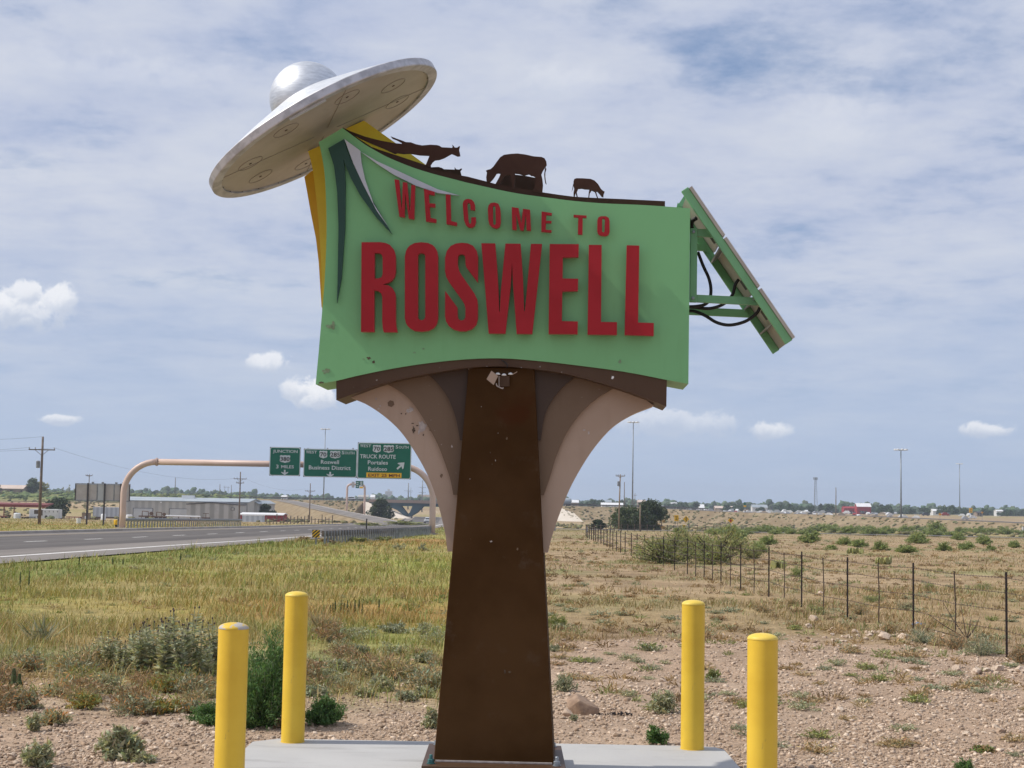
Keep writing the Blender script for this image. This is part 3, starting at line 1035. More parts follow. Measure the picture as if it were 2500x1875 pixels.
SMALL = [[ZC([(123, 66), (166, 72), (187, 325), (192, 325), (200, 92), (240, 97), (262, 350), (267, 350), (278, 116), (313, 122), (304, 432), (254, 424), (222, 200), (217, 413), (168, 406)])],
         [ZC([(393, 154), (491, 180), (490, 212), (437, 203), (443, 285), (497, 290), (496, 322), (446, 318), (453, 418), (508, 432), (505, 464), (412, 450)])],
         [ZC([(592, 204), (636, 208), (642, 448), (697, 462), (694, 491), (600, 475)])],
         [ZC([(748, 290), (758, 262), (775, 249), (800, 245), (830, 252), (852, 275), (860, 300), (862, 350), (820, 345), (818, 300), (808, 280), (796, 282), (790, 300), (802, 455), (812, 475), (825, 468), (827, 415), (868, 412), (870, 455), (860, 490), (835, 508), (805, 505), (778, 487), (760, 440)])],
         [ZC([(978, 340), (984, 305), (1005, 283), (1040, 278), (1075, 290), (1090, 325), (1095, 370), (1097, 460), (1088, 500), (1060, 517), (1020, 505), (992, 478), (983, 440)]), ZC([(1025, 315), (1035, 306), (1047, 315), (1052, 470), (1040, 487), (1027, 470)])],
         [ZC([(1197, 320), (1260, 330), (1285, 470), (1300, 336), (1365, 345), (1373, 535), (1333, 532), (1327, 385), (1305, 535), (1275, 532), (1238, 385), (1242, 528), (1202, 526)])],
         [ZC([(1470, 360), (1565, 375), (1563, 395), (1513, 392), (1511, 445), (1562, 447), (1560, 466), (1510, 465), (1508, 528), (1562, 532), (1560, 552), (1468, 545)])],
         [ZC([(1763, 391), (1883, 398), (1882, 418), (1847, 416), (1845, 572), (1802, 568), (1806, 414), (1763, 411)])],
         [ZC([(1981, 440), (1990, 415), (2015, 404), (2060, 404), (2085, 420), (2093, 450), (2093, 550), (2082, 575), (2055, 585), (2015, 582), (1990, 568), (1980, 540)]), ZC([(2025, 430), (2037, 422), (2050, 432), (2047, 545), (2036, 553), (2024, 545)])]]
for lp, th in [(l_, .045) for l_ in BIG] + [(l_, .032) for l_ in SMALL]:
    lo = plate(lp, -.035 - th, -.035, "letter", m_red, PANEL)
    bk = MB()
    cx_ = sum(q[0] for q in lp[0]) / len(lp[0]); cy_ = sum(q[1] for q in lp[0]) / len(lp[0])
    # stand-off pins that carry the letter on the panel
    xs_ = [q[0] for q in lp[0]]; ys_ = [q[1] for q in lp[0]]
    for (fx, fy) in ((.16, .12), (.16, .88)):
        q = S(min(xs_) + fx * (max(xs_) - min(xs_)), min(ys_) + fy * (max(ys_) - min(ys_)), -.035)
        bk.tube([q, q + VA * .034], .006, 6)
    me_off = wloc(SIGN)
    lo.data.materials.append(m_red_edge)  # side faces take the red lightened to look sunlit
    for pol in lo.data.polygons:
        if abs(pol.normal.dot(VA)) < .5:
            pol.material_index = 1

# --- swooshes on the panel
plate([Z2([(228, 258), (337, 195), (365, 290), (420, 410), (500, 560), (600, 730), (668, 850), (560, 735), (450, 585), (385, 465), (352, 390), (334, 335), (342, 400), (348, 500), (345, 800), (320, 1150), (288, 1322), (292, 1200), (299, 800), (290, 560), (268, 380)])], -.03, -.008, "dark_swoosh", m_dkgreen, PANEL)
plate([Z2([(340, 195), (448, 275), (455, 350), (480, 470), (540, 640), (647, 808), (560, 685), (470, 510), (400, 360)])], -.034, -.008, "pale_swoosh", m_silver_paint, PANEL)
plate([Z2([(455, 283), (560, 345), (700, 410), (850, 480), (980, 540), (1130, 583), (980, 565), (830, 515), (680, 440), (560, 362)])], -.026, -.008, "pale_swoosh", m_silver_paint, PANEL)

# --- yellow wings behind the panel
plate([dense(Z1([(835, 893), (862, 985), (885, 1120), (915, 1400), (928, 1560)]), 3) + [(784, 640), (786, 700), (786.5, 762), (800, 762), (830, 480), (830, 360), (779, 357)]], .505, .56, "yellow_wing", m_yel, SIGN)['label'] = "bright yellow wing, nearer the panel"
plate([dense(Z1([(806, 1100), (830, 1230), (860, 1400), (900, 1600)]), 3) + [(778, 640), (785, 750), (800, 750), (820, 480), (810, 400), (760, 418)]], .60, .66, "yellow_wing", m_yel2, SIGN)['label'] = "deep yellow wing, farther back"
plate([Z1([(1130, 715), (1290, 645), (1430, 745), (1600, 865), (1790, 1003), (1700, 990), (1500, 930), (1300, 830)])], .505, .58, "yellow_wing", m_yel, SIGN)['label'] = "yellow wing rising behind the running cow"

# --- flying saucer
cray = ray(797, 326).normalized()
dc = S(797, 326, .30)
ximg = (camX - cray * camX.dot(cray)).normalized()
yimg = (camY - cray * camY.dot(cray)).normalized()
TL = math.radians(13.6)
NRM = ((ximg * -.488 + yimg * .873) * math.cos(TL) + cray * math.sin(TL)).normalized()
kpx = (dc - CAM).length / F * 1.0
R1 = 303 * kpx
SAU = thing("flying_saucer", None, None, dc)
SAU.parent = SIGN; SAU.location = dc - wloc(SIGN)
SAU.name = "flying_saucer"
for k_ in ("label", "category"):
    if k_ in SAU: del SAU[k_]
u_ = kpx
mb = MB(); mb.lathe([(R1 - 1.5 * u_, 0), (R1, 2 * u_), (R1, 18 * u_), (R1 - 2 * u_, 20 * u_)], dc, 96, NRM, close=False)
mb.lathe([(R1 - 24 * u_, 5 * u_), (R1 - 24 * u_, 0.0), (R1 - 1.5 * u_, 0)], dc, 96, NRM, close=False)
mb.build("rim", m_rim, SAU, autos=.6)
mb = MB(); mb.lathe([(R1 - 2 * u_, 20 * u_), (R1 * .7, 54 * u_), (90 * u_, 97 * u_), (80 * u_, 97 * u_)], dc, 96, NRM, close=False)
mb.build("cone", m_alu, SAU, autos=.5)
mb = MB(); ds = 91 * u_; prof = []
for k_ in range(0, 15):
    a_ = math.radians(1 + (90 - 1) * k_ / 14)
    prof.append((ds * math.cos(a_) if k_ < 14 else 1e-5, 93 * u_ + ds * math.sin(a_)))
mb.lathe(prof, dc, 48, NRM, close=False)
mb.build("dome", m_alu, SAU, smooth=True)
mb = MB(); mb.lathe([(1e-5, 4.5 * u_), (R1 - 24 * u_, 4.5 * u_)], dc, 96, NRM, close=False)
mb.build("underside", m_under, SAU)
m_seam = material("seam_line", (.27, .235, .19), rough=.7)
XA = NRM.cross(Vector((0, 1, 0))).normalized(); YA = NRM.cross(XA)
for k_ in range(8):
    a_ = 2 * math.pi * (k_ + .5) / 8
    cc_ = dc + (XA * math.cos(a_) + YA * math.sin(a_)) * (R1 * .68)
    mb = MB()
    mb.lathe([(32 * u_, 3.4 * u_), (32 * u_, 4.4 * u_), (30.9 * u_, 4.4 * u_), (30.9 * u_, 3.4 * u_), (32 * u_, 3.4 * u_)], cc_, 28, NRM, close=False)
    mb.build("light_ring", m_seam, SAU)
    mb = MB(); mb.lathe([(1e-5, 3.4 * u_), (3.6 * u_, 3.4 * u_), (3.6 * u_, 4.4 * u_)], cc_, 10, NRM, close=False)
    mb.build("fixing_hole", m_chip, SAU)
mb = MB()
for k_ in range(4):
    a_ = 2 * math.pi * (k_ + .2) / 4
    d_ = XA * math.cos(a_) + YA * math.sin(a_)
    mb.beam(dc + d_ * R1 * .1 + NRM * 4.1 * u_, dc + d_ * (R1 - 25 * u_) + NRM * 4.1 * u_, .0025, .004, NRM)
mb.build("seam", m_seam, SAU)
for k_ in range(26):
    a_ = 2 * math.pi * k_ / 26 + .03
    d_ = XA * math.cos(a_) + YA * math.sin(a_)
    mb = MB(); mb.box(dc + d_ * (R1 - 26 * u_) + NRM * 2.5 * u_, (.006, .006, .005))
    mb.build("clip", m_chip, SAU)
mb = MB()
d_ = (-cray + NRM * NRM.dot(cray)).normalized()
tn = NRM.cross(d_)
p_ = dc + d_ * (R1 - 24.5 * u_)
mb.beam(p_ - tn * .16 - NRM * .003, p_ + tn * .10 - NRM * .003, .03, .012, NRM)
mb.build("tube_lamp", m_silver_paint, SAU)

# --- solar rack at the right
slopeP0 = S(*Z8([(44, 80)])[0], .02); slopeP1 = S(*Z8([(1006, 1490)])[0], .02)
sdir = (slopeP1 - slopeP0).normalized(); sL = (slopeP1 - slopeP0).length
snrm = UA.cross(VA) if False else sdir.cross(VA).normalized()
if snrm.x < 0: snrm = -snrm
RACK = thing("solar_rack", None, None, S(1690, 740, .2)); RACK.parent = SIGN; RACK.location = S(1690, 740, .2) - wloc(SIGN)
DW = .66


def rackbeam(s0, s1, v, n0, n1, w, name, mat):
    mb = MB()
    a_ = slopeP0 + sdir * s0 + VA * (v - .02) + snrm * ((n0 + n1) / 2)
    b_ = slopeP0 + sdir * s1 + VA * (v - .02) + snrm * ((n0 + n1) / 2)
    mb.beam(a_, b_, w, n1 - n0, snrm)
    return mb.build(name, mat, RACK, bevel=.003)


rackbeam(0, sL, .035, -.026, .026, .03, "frame_rail", m_green2)
rackbeam(0, sL, DW, -.026, .026, .03, "frame_rail", m_green2)
for k_ in range(3):
    s0 = sL * k_ / 3; s1 = sL * (k_ + 1) / 3
    mb = MB()
    a_ = slopeP0 + sdir * (s0 + .012) + VA * (DW / 2 - .005) + snrm * .036
    b_ = slopeP0 + sdir * (s1 - .006) + VA * (DW / 2 - .005) + snrm * .036
    mb.beam(a_, b_, DW + .02, .018, snrm)
    mo = mb.build("solar_module", m_module, RACK)
    mb = MB()
    a2 = a_ + snrm * .0108; b2 = b_ + snrm * .0108
    mb.beam(a2, b2, DW + .024, .004, snrm)
    mb.build("module_edge", m_alu_edge, mo)
for s_ in (.37, .70, .865):
    mb = MB()
    a_ = slopeP0 + sdir * (s_ * sL) + VA * .03 - snrm * .0
    mb.beam(a_, a_ + VA * (DW - .05), .012, .05, snrm)
    mb.build("cross_member", m_galv, RACK)
for s_ in (.29, .60, .80):
    mb = MB()
    a_ = slopeP0 + sdir * s_ * sL + VA * .2 + snrm * .012
    mb.box(a_, (.07, .10, .028), M=Matrix((sdir, VA, snrm)).transposed())
    mb.build("junction_box", m_black, RACK)
plate([Z8([(97, 440), (163, 440), (155, 1121), (90, 1119)])], .10, .14, "mounting_bar", m_green2, RACK, bevel=.003)
for q in Z8([(125, 475), (119, 1086)]):
    mb = MB(); c_ = S(q[0], q[1], .10)
    mb.lathe([(.012, .0), (.012, .008), (.007, .012)], c_, 6, -VA)
    mb.build("bolt", m_bolt, RACK)
plate([Z8([(155, 1052), (160, 1053), (690, 1078), (720, 1150), (155, 1121)])], .12, .15, "lower_arm", m_green2, RACK)
plate([Z8([(162, 447), (252, 450), (312, 525), (162, 515)])], .12, .15, "upper_arm", m_green2, RACK)
plate([Z8([(60, 1165), (618, 1190), (640, 1262), (60, 1235)])], DW - .03, DW, "lower_arm", m_green2, RACK)
plate([Z8([(60, 575), (210, 590), (250, 650), (60, 640)])], DW - .03, DW, "upper_arm", m_green2, RACK)
plate([Z8([(-20, 230), (40, 140), (175, 335), (110, 360), (60, 300)])], DW + .03, DW + .07, "gusset", m_green2, RACK)
plate([Z8([(-30, 248), (-20, 205), (10, 240)])], .3, .34, "lug", m_green2, RACK)


def cable(pts, v0, v1, r=.011):
    n = len(pts)
    dp = dense(pts, 6)
    mb = MB()
    mb.tube([S(q[0], q[1], v0 + (v1 - v0) * i / (len(dp) - 1)) for i, q in enumerate(dp)], r, 8)
    return mb.build("cable", m_black, RACK, smooth=True)


cable(Z8([(165, 660), (215, 790), (265, 900), (285, 1000), (275, 1090), (235, 1140), (160, 1160), (60, 1165)]), .32, .30)
cable(Z8([(540, 915), (510, 960), (480, 1060), (400, 1140), (280, 1180), (150, 1172), (60, 1165)]), .25, .34)
cable(Z8([(735, 1175), (700, 1230), (600, 1300), (460, 1333), (340, 1310), (230, 1245), (130, 1205), (60, 1205)]), .25, .36)
cable(Z8([(150, 350), (115, 375), (105, 420), (120, 470)]), .25, .3, .015)

# --- lamp bracket under the beam
LB = thing("lamp_bracket", None, None, S(1230, 920, .03)); LB.parent = SIGN; LB.location = S(1230, 920, .03) - wloc(SIGN)
ZD = lambda pts: zm(1120, 860, 9.217, pts)
plate([ZD([(735, 415), (885, 535), (785, 735), (625, 605)])], -.03, -.022, "reflector_flap", m_fin_tan, LB)
plate([ZD([(1205, 490), (1310, 430), (1318, 437), (1212, 500)])], -.03, .0, "reflector_flap", m_fin_tan, LB)
plate([ZD([(905, 530), (1140, 535), (1140, 760), (905, 765)])], .03, .045, "back_box", m_brown, LB)
for q in ZD([(880, 500), (1018, 520), (1165, 500)]):
    mb = MB(); c_ = S(q[0], q[1], -.012)
    mb.lathe([(1e-5, -.002), (.016, -.001), (.015, .004), (.010, .010), (1e-5, .013)], c_, 14, Vector((0, 0, 1)), close=False)
    mb.build("bulb", m_bulb, LB, smooth=True)
mb = MB(); mb.tube([S(a_, b_, -.005) for a_, b_ in dense(ZD([(845, 700), (860, 755), (910, 785), (985, 815), (1000, 790)]), 4)], .004, 6); mb.build("wire", m_torn, LB)
mb = MB(); mb.tube([S(a_, b_, .004) for a_, b_ in dense(ZD([(960, 175), (1030, 220), (1085, 280), (1095, 345)]), 4)], .004, 6); mb.build("wire", m_black, LB)
mb = MB(); mb.tube([S(a_, b_, -.0) for a_, b_ in ZD([(905, 535), (908, 770)])], .003, 6); mb.build("wire", m_torn, LB)
for q in Z4([(918, 165), (1022, 150), (1217, 157), (990, 379), (925, 790)]):
    mb = MB(); c_ = S(q[0], q[1], .058 if q[1] > 900 else .01); mb.lathe([(1e-5, .003), (.003, .002), (.003, 0)], c_, 8, -VA, close=False); mb.build("screw", m_torn, SIGN)

# --- stickers and peeled patches
rs = random.Random(5)


def patch(px, py, w, h, v, mat, name, n=17, jag=.62):
    pts = []
    for k_ in range(n):
        a_ = 2 * math.pi * k_ / n
        r_ = 1 - jag * rs.random()
        pts.append((px + math.cos(a_) * w / 2 * r_, py + math.sin(a_) * h / 2 * r_))
    return plate([pts], v - .0025, v - .0005, name, mat, SIGN)


for (a_, b_, w, h, v, mt) in ((652, 500, 30, 42, .16, m_torn), (606, 512, 9, 24, .16, m_chip), (600, 475, 8, 4, .16, m_chip), (625, 487, 7, 4, .16, m_chip), (660, 540, 4, 9, .16, m_chip), (700, 512, 5, 6, .16, m_chip),
                              (590, 395, 14, 18, .16, m_torn), (572, 405, 12, 14, .16, m_torn), (535, 418, 6, 4, .16, m_chip), (560, 420, 4, 5, .16, m_chip),
                              (415, 375, 7, 8, .16, m_torn), (392, 335, 5, 9, .16, m_torn), (405, 390, 6, 5, .16, m_torn), (762, 770, 9, 14, .16, m_fin_mid),
                              (1737, 214, 8, 12, .012, m_bulb), (108, 178, 28, 18, 0, m_faded), (350, 103, 14, 9, 0, m_chip), (378, 125, 10, 9, 0, m_chip), (320, 108, 8, 4, 0, m_faded),
                              (610, 72, 10, 4, 0, m_faded), (660, 50, 8, 5, 0, m_faded), (1778, 122, 9, 12, 0, m_faded), (1600, 528, 6, 10, .16, m_torn), (1575, 512, 8, 5, .16, m_torn),
                              (1070, 685, 2.5, 6, .06, m_torn), (1085, 530, 2, 3, .06, m_torn), (1135, 560, 5, 9, .06, m_fin_mid), (1040, 640, 3, 5, .06, m_chip), (822, 605, 5, 9, .13, m_torn), (780, 560, 5, 9, .13, m_fin_mid), (1195, 1188, 5, 8, .06, m_fin_mid), (1045, 1145, 9, 5, .06, m_torn), (80, 242, 14, 6, 0, m_chip)):
    q = Z4([(a_, b_)])[0]
    patch(q[0], q[1], w, h, v, mt, "sticker_remnant" if mt is not m_chip else "chipped_patch")
q = Z4([(476, 362)])[0]
plate([[(q[0] + 8.5 * math.cos(math.pi / 3 * k_ + .3), q[1] + 8.5 * math.sin(math.pi / 3 * k_ + .3)) for k_ in range(6)]], .157, .1595, "sticker_remnant", m_fin_mid, SIGN)['label'] = "brown hexagon sticker"
for (a_, b_, w, h) in ((232, 1480, 26, 14), (262, 1475, 14, 22)):
    q = Z2([(a_, b_)])[0]
    patch(q[0], q[1], w, h, 0, m_faded, "sticker_remnant")
q = zm(1000, 1370, 3.285, [(765, 885), (800, 890)])
patch(q[0][0], q[0][1], 6, 12, .06, m_chip, "chipped_patch"); patch(q[1][0], q[1][1], 10, 6, .06, m_chip, "chipped_patch")

# ================================================================== BUILDINGS, POLES, ROAD FURNITURE
def pxm(Y):
    return Y / F


def corr_extra(c1, c2, per=.3):
    def f(t, co, col):
        wv = t.new('ShaderNodeTexWave', wave_type='BANDS', bands_direction='X')
        t.l.new(co, wv.inputs['Vector']); wv.inputs['Scale'].default_value = 1.0 / per * .16
        wv.inputs['Distortion'].default_value = 0
        c_ = t.mix(t.ss(wv.outputs['Fac'], .2, .8), c1, c2)
        return t.mix(t.ss(t.noise(co, .5, 5, .6), .45, .75, 0, .4), c_, tuple(v * .8 for v in c1))
    return f


m_shed = material("grey_sheet_cladding", (.4, .4, .37), rough=.6, spec=.3, extra=corr_extra((.40, .395, .37), (.50, .49, .455), .9))
m_shed2 = material("light_sheet_cladding", (.4, .4, .37), rough=.6, spec=.3, extra=corr_extra((.33, .325, .30), (.50, .49, .46), 1.2))
m_roofblue = material("blue_grey_sheet_roof", (.33, .38, .42), (.42, .46, .48), .15, .5, .2)
m_dark = material("dark_trim", (.05, .045, .05), rough=.6)
m_doorw = material("roller_door", (.52, .54, .55), (.46, .48, .5), .6, .6)
m_whitewall = material("white_painted_wall", (.68, .68, .68), (.58, .58, .59), .5, .6)
m_cont = material("blue_white_container", (.5, .5, .5), rough=.55, extra=corr_extra((.42, .46, .52), (.56, .60, .65), .6))
m_redst = material("dark_red_steel", (.16, .025, .02), (.20, .035, .03), .6, .6)
m_barn = material("barn_red", (.33, .02, .025), (.27, .016, .02), .3, .7)
m_roofwhite = material("white_metal_roof", (.78, .78, .78), (.70, .70, .71), .1, .5)
m_tanroof = material("tan_metal_roof", (.62, .50, .42), (.55, .44, .36), .2, .6)
m_brick = material("tan_brick_wall", (.28, .21, .16), (.24, .18, .13), .6, .85)
m_window = material("dark_window", (.05, .06, .075), rough=.15, spec=.6)
m_wood = material("weathered_pole_wood", (.135, .105, .085), (.19, .15, .12), 3, .85)
m_woodlt = material("pale_pole_wood", (.30, .22, .15), (.24, .175, .12), 3, .85)
m_rustm = material("rusty_machinery", (.10, .055, .035), (.17, .10, .06), 3, .8)
m_tank = material("white_tank", (.72, .73, .74), (.62, .63, .64), 1, .4)
m_pipe = material("salmon_pipe_paint", (.60, .45, .385), (.545, .405, .345), .5, .45)
m_signgreen = material("road_sign_green", (.003, .135, .080), (.002, .122, .072), .6, .45, spec=.35)
m_signwhite = material("road_sign_white", (.62, .66, .66), (.56, .60, .60), 2, .5)
m_signback = material("sign_back_aluminium", (.44, .41, .40), (.52, .49, .47), .9, .6, .05)
m_signyellow = material("road_sign_yellow", (.88, .50, .012), (.82, .45, .012), 2, .5)
m_signblack = material("road_sign_black", (.012, .012, .012), rough=.5)
m_signred = material("road_sign_red", (.45, .015, .02), rough=.5)
m_exit = material("exit_legend_red_brown", (.14, .02, .012), rough=.5)
m_drum = material("yellow_drum", (.75, .45, .01), (.68, .40, .01), 3, .5)
m_bridge = material("bridge_concrete_brown", (.30, .22, .18), (.26, .19, .155), .1, .8)
m_teal2 = material("teal_bridge_steel", (.035, .085, .115), (.028, .07, .095), .1, .6)


def gable(name, label, cat, x0, x1, y0, y1, zb, eave, ridge, wall, roof, along='x', group=None, over=.25, openings=()):
    """a gabled building; along is the direction of the ridge"""
    o = thing(name, label, cat, ((x0 + x1) / 2, (y0 + y1) / 2, zb), group)
    w = MB()
    if along == 'x':
        ym = (y0 + y1) / 2
        pr = [(y0, zb), (y1, zb), (y1, eave), (ym, ridge), (y0, eave)]
        w.prism([pr], lambda q: (x0, q[0], q[1]), lambda q: (x1, q[0], q[1]))
    else:
        xm = (x0 + x1) / 2
        pr = [(x0, zb), (x1, zb), (x1, eave), (xm, ridge), (x0, eave)]
        w.prism([pr], lambda q: (q[0], y0, q[1]), lambda q: (q[0], y1, q[1]))
    wo_ = w.build("wall", wall, o)
    r = MB(); th = .18
    if along == 'x':
        s = (ridge - eave) / (ym - y0)
        pr = [(y0 - over, eave - over * s + .03), (ym, ridge + .03), (y1 + over, eave - over * s + .03), (y1 + over, eave - over * s + .03 + th), (ym, ridge + .03 + th), (y0 - over, eave - over * s + .03 + th)]
        r.prism([pr], lambda q: (x0 - over, q[0], q[1]), lambda q: (x1 + over, q[0], q[1]))
    else:
        s = (ridge - eave) / (xm - x0)
        pr = [(x0 - over, eave - over * s + .03), (xm, ridge + .03), (x1 + over, eave - over * s + .03), (x1 + over, eave - over * s + .03 + th), (xm, ridge + .03 + th), (x0 - over, eave - over * s + .03 + th)]
        r.prism([pr], lambda q: (q[0], y0 - over, q[1]), lambda q: (q[0], y1 + over, q[1]))
    r.build("roof", roof, o)
    for (nm, a0, a1, b0, b1, mt) in openings:
        f = MB(); f.box(((a0 + a1) / 2, y0 - .06, zb + (b0 + b1) / 2), (a1 - a0 + .3, .1, b1 - b0 + .15)); fr = f.build(nm, m_dark, o)
        d_ = MB(); d_.box(((a0 + a1) / 2, y0 - .13, zb + (b0 + b1) / 2 - .02), (a1 - a0, .06, b1 - b0)); d_.build("leaf" if "door" in nm else "pane", mt, fr)
    return o


def X(px, Y):
    return (px - 1244.8) / F * Y


def zpx(py, px, Y):
    """height of a place of the photograph at distance Y"""
    return at(px, py, Y).z


def G(x, y):
    return float(hgt(x, y))


# --- the equipment yard on the left
Y0 = 400
zb = G(X(450, Y0), Y0) - .3
o = gable("warehouse", "long grey metal warehouse with a blue-grey roof behind the guardrail", "warehouse", X(296, Y0), X(608, Y0), Y0, Y0 + 22, zb, zpx(1225, 458, Y0), zpx(1216.5, 450, Y0 + 11), m_shed, m_roofblue,
      openings=(("roller_door", X(330, Y0), X(376, Y0), 0.3, zpx(1241, 350, Y0) - zb, m_doorw), ("roller_door", X(418, Y0), X(462, Y0), 0.3, zpx(1242.5, 440, Y0) - zb, m_doorw)))
mb = MB(); mb.box((X(462, Y0 + 9), Y0 + 9, zpx(1214.5, 462, Y0 + 9)), (3.2, 1.6, 1.1)); mb.build("roof_vent", m_roofwhite, o)
mb = MB(); mb.box((X(396, Y0), Y0 - .12, zpx(1226.5, 396, Y0)), (.35, .3, .35)); mb.build("wall_lamp", m_bulb, o)
gable("warehouse", "end bay of the long warehouse, with a narrow window in its gable", "warehouse", X(604, 410), X(631, 410), 410, 440, G(X(617, 410), 410) - .3, zpx(1229.5, 604, 410), zpx(1223, 618, 410), m_shed, m_roofblue, along='y',
      openings=(("window", X(616.5, 410), X(620, 410), zpx(1241, 618, 410) - G(X(617, 410), 410) + .3, zpx(1232, 618, 410) - G(X(617, 410), 410) + .3, m_doorw),))
Yg = 385
gable("shed", "pale ribbed metal shed with a low dark-edged gable facing the road", "shed", X(459, Yg), X(582, Yg), Yg, Yg + 13, G(X(520, Yg), Yg) - .3, zpx(1231.8, 470, Yg), zpx(1228, 520, Yg), m_shed2, m_dark, along='y', over=.2,
      openings=(("window", X(568, Yg), X(574, Yg), 3.0, 3.6, m_shed),))
# corrugated container on a raised base
Yc = 392
ct = thing("shipping_container", "blue-white ribbed container standing left of the long warehouse", "container", (X(265, Yc), Yc, G(X(265, Yc), Yc)))
z0, z1 = zpx(1262, 265, Yc), zpx(1239, 265, Yc)
mb = MB(); mb.box((X(265, Yc), Yc + 1.3, (z0 + z1) / 2), (X(299, Yc) - X(231, Yc), 2.5, z1 - z0)); bo = mb.build("body", m_cont, ct)
mb = MB()
for k_ in range(28):
    mb.box((X(231, Yc) + .15 + k_ * .255, Yc + .02, (z0 + z1) / 2), (.1, .07, z1 - z0 - .3))
tag(mb.build("rib", m_cont, ct), kind='stuff')
mb = MB(); mb.box((X(265, Yc), Yc + 1.3, z1 + .05), (X(299, Yc) - X(231, Yc) + .1, 2.6, .12)); mb.build("roof", m_roofwhite, ct)
mb = MB(); mb.box((X(265, Yc), Yc + 1.3, (z0 + G(X(265, Yc), Yc)) / 2), (X(299, Yc) - X(231, Yc) - .6, 2.0, z0 - G(X(265, Yc), Yc) + .2)); mb.build("base", m_rustm, ct)
# office trailer
Yt = 340
tr = thing("office_trailer", "white site trailer with a brown window beside the left power pole", "trailer", (X(112, Yt), Yt, G(X(112, Yt), Yt)))
z0, z1 = zpx(1270, 112, Yt), zpx(1243, 112, Yt)
mb = MB(); mb.box((X(112, Yt), Yt + 1.4, (z0 + z1) / 2), (X(147.5, Yt) - X(76, Yt), 2.8, z1 - z0)); mb.build("body", m_whitewall, tr, bevel=.06)
mb = MB(); mb.box((X(94, Yt), Yt - .03, zpx(1250, 94, Yt)), (1.0, .06, .85)); mb.build("window", m_chip, tr)
mb = MB(); mb.box((X(106.5, Yt), Yt - .03, zpx(1252, 106, Yt)), (.45, .06, 1.2)); mb.build("window", m_chip, tr)
for q in (115, 125, 135, 145):
    mb = MB(); mb.box((X(q, Yt), Yt - .02, zpx(1249, q, Yt)), (.12, .05, .35)); mb.build("vent", m_dark, tr)
for q in (100, 118, 128):
    mb = MB(); mb.lathe([(.35, -.11), (.35, .11)], (X(q, Yt), Yt + .1, G(X(q, Yt), Yt) + .35), 16, Vector((0, 1, 0))); mb.build("wheel", m_black, tr)
mb = MB(); mb.box((X(85, Yt), Yt - 1.2, zpx(1266, 85, Yt)), (1.7, 1.2, .9)); mb.build("step_box", m_galv, tr)
# red carport
Yr = 350
cp_ = thing("carport", "dark red open-sided carport at the far left", "carport", (X(40, Yr), Yr, G(X(40, Yr), Yr)))
mb = MB(); mb.prism([[(Yr, zpx(1238, 40, Yr)), (Yr + 6, zpx(1229.5, 40, Yr)), (Yr + 6, zpx(1229.5, 40, Yr) + .2), (Yr, zpx(1238, 40, Yr) + .6)]], lambda q: (X(-60, Yr), q[0], q[1]), lambda q: (X(116, Yr), q[0], q[1])); mb.build("roof", m_redst, cp_)
for q in (-20, 14, 38.5, 108):
    mb = MB(); gz_ = G(X(q, Yr), Yr + .3); mb.box((X(q, Yr), Yr + .3, (gz_ + zpx(1237, q, Yr)) / 2), (.2, .2, zpx(1237, q, Yr) - gz_)); mb.build("post", m_redst, cp_)
# things parked in the yard


def implement(px, Y, w, h, label, kind=0, mat=m_rustm, cat="farm implement"):
    x = X(px, Y); z = G(x, Y); k = pxm(Y); w *= k; h *= k
    o = thing("farm_implement", label, cat, (x, Y, z), "farm implements parked in the yard")
    mb = MB(); mb.box((x, Y, z + h * .38), (w, 1.2, h * .16)); mb.build("beam", mat, o)
    rr = random.Random(int(px))
    for i in range(max(3, int(w / 1.1))):
        xx = x - w / 2 + (i + .5) * w / max(3, int(w / 1.1))
        mb = MB(); mb.tube([(xx, Y - .3, z + h * .4), (xx + .1, Y - .5, z + h * .15), (xx - .1, Y - .4, z + .03)], .07, 5); mb.build("tine", mat, o)
        if rr.random() < .6:
            mb = MB(); mb.lathe([(h * .22, -.15), (h * .22, .15)], (xx, Y + .4, z + h * .22), 12, Vector((0, 1, 0))); mb.build("wheel", m_black, o)
    if kind == 1:
        mb = MB(); mb.tube([(x - w * .3, Y, z + h * .4), (x - w * .3, Y, z + h), (x + w * .1, Y, z + h * .95), (x + w * .15, Y, z + h * .4)], .12, 6); mb.build("boom", mat, o)
        mb = MB(); mb.lathe([(h * .22, -.3), (h * .22, .3)], (x + w * .32, Y, z + h * .72), 14, Vector((0, 1, 0))); mb.build("spool", mat, o)
    if kind == 2:
        mb = MB(); mb.box((x, Y, z + h * .75), (.14, .14, h * .6)); mb.box((x, Y, z + h), (w * .8, .14, .12)); mb.build("mast", mat, o)
    return o


implement(10, 335, 26, 12, "row of dark red planter units at the far left of the yard", 0, m_redst)
implement(362, 378, 36, 20, "rusty machine with a tall hooked boom in front of the warehouse", 1)
implement(395, 372, 30, 18, "rusty machine with a big spool, right of the hooked boom", 1)
implement(448, 368, 40, 9, "low rusty harrow in front of the right roller door", 0)
implement(506, 366, 18, 17, "rusty implement with a T-shaped mast before the pale shed", 2)
implement(545, 366, 36, 8, "low red implement lying before the pale shed", 0, m_redst)
implement(66, 330, 20, 10, "small dark implement between the round tank and trailer", 0)
implement(165, 330, 30, 6, "flat rusty implement right of the white trailer", 0)
implement(188, 345, 40, 11, "dark red implement behind the tan booth", 0, m_redst)
implement(240, 335, 28, 9, "dark implement in front of the ribbed container", 0)


